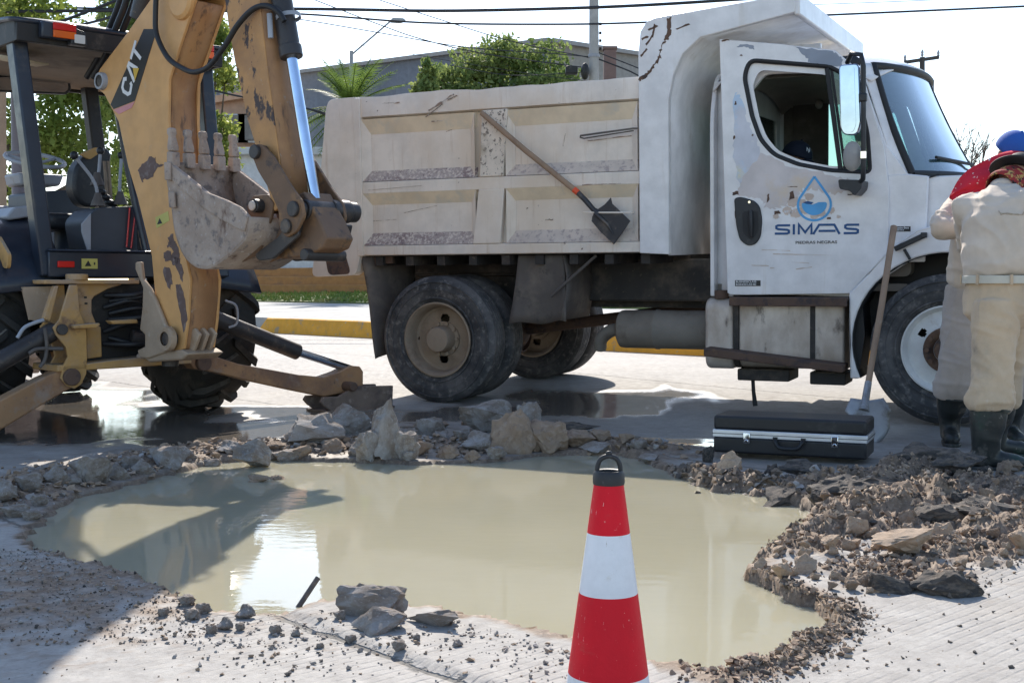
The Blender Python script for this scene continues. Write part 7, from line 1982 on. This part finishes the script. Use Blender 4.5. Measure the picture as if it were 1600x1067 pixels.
# peach house with low wall and steps
M_peach = pm('peach_wall', (.50, .30, .19), .9, layers=[((.42,.25,.16), 1.2, .5, .7)], bump=(10, .2))
M_whitew = pm('whitewashed_wall', (.62, .62, .63), .9, layers=[((.5,.48,.46), 1.5, .5, .75, (1,1,.3))], bump=(12, .2))
M_step = pm('ochre_step_paint', (.42, .20, .07), .85, layers=[((.30,.16,.08), 2, .5, .7, (1,1,3))], bump=(20, .2))
ho = thing('peach_house', 'peach coloured flat-roofed house partly hidden behind the digger arm', 'building', (0,0,0))
a = AT(255, 158, 50); c = AT(408, 152, 46)
b = MB(); b.add([(a.x,a.y,0),(c.x,c.y,0),(c.x,c.y,c.z),(a.x,a.y,c.z)], [(0,1,2,3)]); b.done('wall', M_peach, ho, solid=.25)
d2 = AT(470, 175, 52); b = MB(); b.add([(c.x+.15,c.y,0),(d2.x,d2.y,0),(d2.x,d2.y,c.z),(c.x+.15,c.y,c.z)], [(0,1,2,3)]); b.done('wall', M_peach, ho, solid=.25)
b = MB(); b.bar((a.x,a.y-.1,c.z+.1),(c.x,c.y-.1,c.z+.1), .6, .25); b.done('parapet', M_peach, ho)
for px_ in (372, 392):
    q = AT(px_, 200, 46.2); b = MB(); b.box(q.x-.35,q.x+.35,q.y-.5,q.y-.3,q.z-.5,q.z+.4); w_ = b.done('window', M_trim, ho); b = MB(); b.box(q.x-.42,q.x+.42,q.y-.28,q.y-.2,q.z-.57,q.z+.47); b.done('window_frame', M_whitew, w_)
ws = thing('garden_wall', 'long white wall with ochre painted steps at its foot behind the verge', 'wall', (0,0,0))
ws['kind'] = 'thing'
wl, wr = AT(230, 418, 41), AT(760, 418, 33)
dw = (wr - wl); dw.z = 0; dw.normalize(); nw = Vector((dw.y, -dw.x, 0))
def wallbar(z0, z1, off, th, name, mat):
    b = MB(); z = (z0+z1)/2; p, q = Vector((wl.x,wl.y,z)) + nw*off, Vector((wr.x,wr.y,z)) + nw*off
    b.bar(p, q, th, z1 - z0); return b.done(name, mat, ws, .02)
zt = AT(500, 386, 37).z
wallbar(.5, zt, 0, .25, 'wall_face', M_whitew)
z0 = .70; dzs = (AT(500, 419, 37).z - z0) / 3
for k in range(3): wallbar(z0 + dzs*k - .3, z0 + dzs*(k+1), .9 - .28*k, .28, 'step', M_step)
# white outbuilding behind the wall
ob = thing('outbuilding', 'low white shed roof showing behind the bucket', 'building', (0,0,0))
a, c = AT(360, 232, 43), AT(560, 226, 43)
b = MB(); b.box(a.x, c.x, 43, 47, .6, a.z - .25); b.done('wall', M_whitew, ob)
b = MB(); b.box(a.x-.3, c.x+.3, 42.6, 47.3, a.z - .25, a.z); b.done('roof', pm('pale_roof', (.55,.55,.54), .8), ob, .03)

# trees
tree('dense yellow-green tree behind the digger cab, leftmost', P_(60, 470, 27), [cr(40,40,27,110,80), cr(-60,120,27,90,90), cr(110,130,27,95,95), cr(60,220,26.5,110,80), cr(-20,280,26.5,80,60), cr(150,280,26.5,70,55)], 11000, .08, 1, M_lfy, .20, 'trees behind the digger')
tree('dark leafy tree growing behind the digger boom', P_(215, 470, 30), [cr(200,60,30,80,70), cr(250,20,30,85,60), cr(190,160,30,75,80), cr(225,250,29.5,70,60), cr(170,320,29.5,60,40)], 10000, .085, 2, M_lfd, .26, 'trees behind the digger', lean=.3)
tree('thin light green tree seen between boom and dipper', P_(345, 440, 33), [cr(340,60,33,34,52), cr(352,120,33,36,32), cr(345,250,33,40,45), cr(352,200,33,30,25)], 2600, .085, 3, M_lfy, .10, 'trees behind the digger')
tree('bushy green tree in front of the grey warehouse', P_(775, 440, 40), [cr(690,125,40,42,34), cr(740,115,40,55,36), cr(790,100,40,50,40), cr(840,100,40,55,38), cr(880,125,40,36,30), cr(785,70,40,20,16), cr(720,150,40,70,30), cr(820,150,40,80,30)], 11500, .085, 4, M_lfd, .24)
tree('small round green bush peeping over the truck bed at the lamp', P_(640, 440, 36), [cr(664,120,36,18,26), cr(660,150,36,22,20)], 1600, .08, 6, M_lfd, .1)
# palm
pl = thing('palm_tree', 'feather palm with arching green fronds behind the tail of the truck', 'palm', P_(548, 440, 36))
pb = Vector(P_(548, 440, 36)); crown = AT(548, 166, 36) - pb
b = MB(); b.tube([(0,0,-.5), crown*.5, crown], [.26,.22,.24], 12); b.done('trunk', M_bark, pl, smooth=60)
rr = random.Random(12)
for k in range(52):
    az = 2*math.pi*k/52*3.0 + rr.uniform(-.12,.12); el = rr.uniform(-.8, 1.3); Lf = rr.uniform(1.5, 2.4)
    dv_ = Vector((math.cos(az)*math.cos(el), math.sin(az)*math.cos(el), math.sin(el)))
    pts = [crown + dv_*(Lf*t) + Vector((0,0,-.42*t*t*Lf*.6)) for t in np.linspace(0, 1, 9)]
    vs_, fs_ = [], []
    for i in range(22):
        t = .12 + .88*i/21; j = min(7, int(t*8)); fr = t*8 - j
        p = pts[j].lerp(pts[j+1], fr); tg = (pts[j+1] - pts[j]).normalized(); sd_ = tg.cross(Vector((0,0,1))).normalized()
        ll = .42*math.sin(math.pi*min(1, .15+t*.85))**.7
        for sg in (-1, 1):
            tip = p + sd_*sg*ll*.85 + tg*ll*.55 + Vector((0,0,-.12*ll+rr.uniform(-.03,.03)))
            o = len(vs_); vs_ += [p - tg*.022, p + tg*.022, tip]; fs_.append((o, o+1, o+2))
    b = MB(); b.add(vs_, fs_); b.tube(pts, [.022 - .002*i for i in range(9)], 5); b.done('frond', M_lfp, pl, smooth=0, weld=False)
# bare tree far right
bt = thing('bare_tree', 'leafless twiggy tree far away at the right beyond the bonnet', 'tree', P_(1508, 450, 60))
rr = random.Random(4); b = MB(); pbb = Vector(P_(1508, 450, 60))
def twig(p, d, L_, r, n):
    q = p + d*L_; b.tube([p, p.lerp(q, .5) + Vector((rr.uniform(-.1,.1),0,rr.uniform(-.05,.05)))*L_*.3, q], [r, r*.8, r*.55], 5)
    if n:
        for _ in range(3 if n > 1 else 4): twig(q if rr.random() < .6 else p.lerp(q, .6), (d + Vector((rr.uniform(-.8,.8), rr.uniform(-.6,.6), rr.uniform(-.2,.6)))).normalized(), L_*rr.uniform(.5,.8), r*.55, n-1)
twig(Vector((0,0,-1)), Vector((0,0,1)), 5.6, .16, 0); 
for _ in range(6): twig(Vector((0,0,4.2)), Vector((rr.uniform(-.6,.6),rr.uniform(-.5,.5),1)).normalized(), 1.6, .06, 3)
b.done('trunk', M_bark, bt)

# street lamp
M_galv = pm('galvanised_steel', (.34, .34, .36), .55, metal=.3, layers=[((.26,.26,.27), 3, .5, .7)])
M_lamp = pm('lamp_head_grey', (.30, .31, .33), .5)
lp_ = thing('street_lamp', 'tall grey street lamp with slanted arm behind the truck tail', 'street lamp', P_(549, 440, 38))
lb = Vector(P_(549, 440, 38)); lt = AT(549, 80, 38) - lb; le = AT(612, 32, 38) - lb; lf_ = AT(634, 29, 38) - lb
b = MB(); b.tube([(0,0,-.3), lt], [.085,.055], 12); b.done('pole', M_galv, lp_)
b = MB(); b.tube([lt + Vector((0,0,-.12)), le], .028, 8); b.done('arm', M_galv, lp_)
b = MB(); b.prism(round_poly([(0,-.06),(.1,.05),(.42,.04),(.5,-.03),(.3,-.08)], .03), lambda x, z, y: le + Vector((x-.06, y, z)), -.11, .11); b.done('lamp_head', M_lamp, lp_, .015)
# utility pole with boxes
M_pole = pm('concrete_pole', (.40, .38, .36), .9, layers=[((.30,.28,.26), 3, .5, .75, (1,1,.3))], bump=(20, .2))
up_ = thing('utility_pole', 'thick concrete utility pole carrying cables above the truck bed', 'utility pole', P_(928, 440, 30))
ub = Vector(P_(928, 440, 30)); ut = AT(928, -120, 30) - ub
b = MB(); b.tube([(0,0,-.3), ut], [.14,.105], 14); b.done('pole', M_pole, up_)
for y_ in (38, 52, 64, 76):
    q = AT(936, y_, 30) - ub; b = MB(); b.cyl(q, q + Vector((.06,0,0)), .035, n=10); b.done('insulator', M_blk, up_)
q = AT(894, 107, 29.7) - ub; b = MB(); b.box(q.x-.14,q.x+.14,-.12,.12,q.z-.09,q.z+.09); b.done('junction_box', M_blk, up_, .02)
q = AT(914, 112, 29.8) - ub; b = MB(); b.ball(q, (.10,.14,.20), 14, 10); b.done('cable_coil', M_blk, up_, smooth=60)
b = MB(); q = AT(928, 88, 30) - ub; b.lathe([(.135,-.04),(.14,0),(.135,.04)], q, (0,0,1), 18); b.done('pole_band', M_galv, up_)
bp2 = thing('brick_pier', 'brown rendered chimney pier just right of the utility pole', 'pier', P_(952, 300, 33))
q = AT(952, 300, 33); b = MB(); b.box(-.16,.16,-.16,.16,-3,(AT(952,79,33).z - q.z)); b.done('shaft', pm('brown_render', (.20,.13,.115), .9), bp2, .02)
b = MB(); zt2 = AT(952,79,33).z - q.z; b.box(-.19,.19,-.19,.19,zt2,zt2+.08); b.done('pier_cap', MATS['brown_render'], bp2, .02)
# distant power pole
pp = thing('power_pole', 'distant dark power pole with crossarm above the windscreen', 'power pole', P_(1441, 440, 60))
pb2 = Vector(P_(1441, 440, 60)); pt = AT(1441, 90, 60) - pb2
M_dwood = pm('dark_pole_wood', (.07, .065, .06), .9)
b = MB(); b.tube([(0,0,-1), pt], [.16,.12], 10); b.done('pole', M_dwood, pp)
a, c = AT(1413, 98, 60) - pb2, AT(1467, 90, 60) - pb2
b = MB(); b.bar(a, c, .14, .16); b.done('crossarm', M_dwood, pp, .01)
for px_, py_ in ((1414, 97), (1441, 89), (1466, 90)):
    q = AT(px_, py_, 60) - pb2; b = MB(); b.lathe([(.04,.0),(.07,.08),(.05,.14),(.07,.20),(.05,.26),(.02,.34)], q, (0,0,1), 10); b.done('insulator', M_galv, pp)
q = AT(1455, 134, 60) - pb2; b = MB(); b.cyl(q + Vector((0,0,-.25)), q + Vector((0,0,.25)), .14, n=10); b.bar(AT(1441,131,60)-pb2, q, .06, .06); b.done('cutout', M_galv, pp)
sl2 = thing('street_lamp', 'small far street lamp tip beside the windscreen edge', 'street lamp', P_(1477, 440, 55))
q0 = Vector(P_(1477, 440, 55)); b = MB(); b.tube([(0,0,-1), AT(1478, 206, 55) - q0, AT(1474, 196, 55) - q0], [.07,.05,.05], 8); b.done('pole', M_galv, sl2)
b = MB(); b.ball(AT(1470, 190, 55) - q0, (.22,.14,.12), 12, 8); b.done('lamp_head', M_lamp, sl2, smooth=60)
wp = thing('wooden_post', 'brown wooden pole standing behind the digger at the left border', 'post', P_(3, 450, 22))
q0 = Vector(P_(3, 450, 22)); b = MB(); b.tube([(0,0,-1), AT(4, 120, 22) - q0], [.07,.06], 10); b.done('shaft', M_wood, wp)
gp = thing('utility_pole', 'grey pole rising behind the top of the digger boom', 'utility pole', P_(232, 450, 24))
q0 = Vector(P_(232, 450, 24)); b = MB(); b.tube([(0,0,-1), AT(230, -160, 24) - q0], [.11,.09], 12); b.done('shaft', M_pole, gp)

# overhead cables
M_cable = pm('black_cable', (.03, .03, .035), .6)
def cable(pts, d0, d1, r, label):
    n = len(pts); P = [AT(p[0], p[1], d0 + (d1 - d0) * i / (n - 1)) for i, p in enumerate(pts)]
    b = MB(); b.tube(smooth_path(P, 6), r, 6)
    tag(b.done('overhead_cable', M_cable, smooth=60), label, 'cable', 'overhead cables')
cable([(-200,20),(200,17),(460,14.5),(680,17.5),(870,14),(1020,8),(1250,-6),(1700,-30)], 26, 26, .034, 'thickest black overhead cable crossing the top of the sky')
cable([(-200,5),(200,15),(460,22),(660,36),(870,38.5),(1010,35.5),(1260,25.5),(1600,10.5),(1800,2)], 28, 26, .022, 'second thick overhead cable running over the truck canopy')
cable([(380,20),(470,31),(600,53),(725,74),(860,84),(930,90)], 30, 30, .012, 'thin overhead cable falling to the pole above the palm')
cable([(470,-8),(590,38),(660,62),(760,85),(928,108)], 32, 30, .014, 'overhead cable passing the lamp head')
cable([(560,-10),(700,35),(800,65),(928,92)], 34, 30, .014, 'steep overhead cable above the round tree')
cable([(928,80),(1000,108),(1100,150)], 30, 30, .014, 'upper cable from the pole down behind the canopy')
cable([(928,90),(980,110),(1005,122),(1100,165)], 30, 30, .018, 'lower cable from the pole down behind the canopy')
cable([(700,102),(800,118),(928,112)], 33, 30, .010, 'faint cable across the round tree')
cable([(560,70),(700,95),(860,120),(1000,135)], 36, 33, .008, 'faint lower cable across the warehouse wall')
cable([(1240,9),(1400,3),(1560,-4)], 30, 30, .008, 'very thin high cable at the upper right')
cable([(60,48),(120,25),(185,0),(260,-30)], 25, 25, .030, 'slanting black cable over the digger roof')
cable([(100,46),(160,31),(222,12),(300,-14)], 25, 25, .026, 'second slanting cable over the digger roof')
cable([(200,110),(330,141),(380,152),(500,175),(560,200)], 31, 31, .026, 'drooping cable behind the dipper arm')
cable([(430,150),(480,170),(520,182),(600,195)], 33, 33, .020, 'dark cable in front of the palm')
# rock on the verge
bm_ = bpy.data.objects.new('verge_rock', CH['b'][2]); COL.objects.link(bm_)
best = min(np.linspace(-14, 10, 400), key=lambda s: abs(800 + F_PX*RD(s, 10.4, 0).x/RD(s, 10.4, 0).y - 528)); bm_.location = RD(best, 10.4, GZ0 + .66); bm_.scale = (.75, .6, .28)
tag(bm_, 'single brown rock lying on the grass verge behind the truck', 'stone')
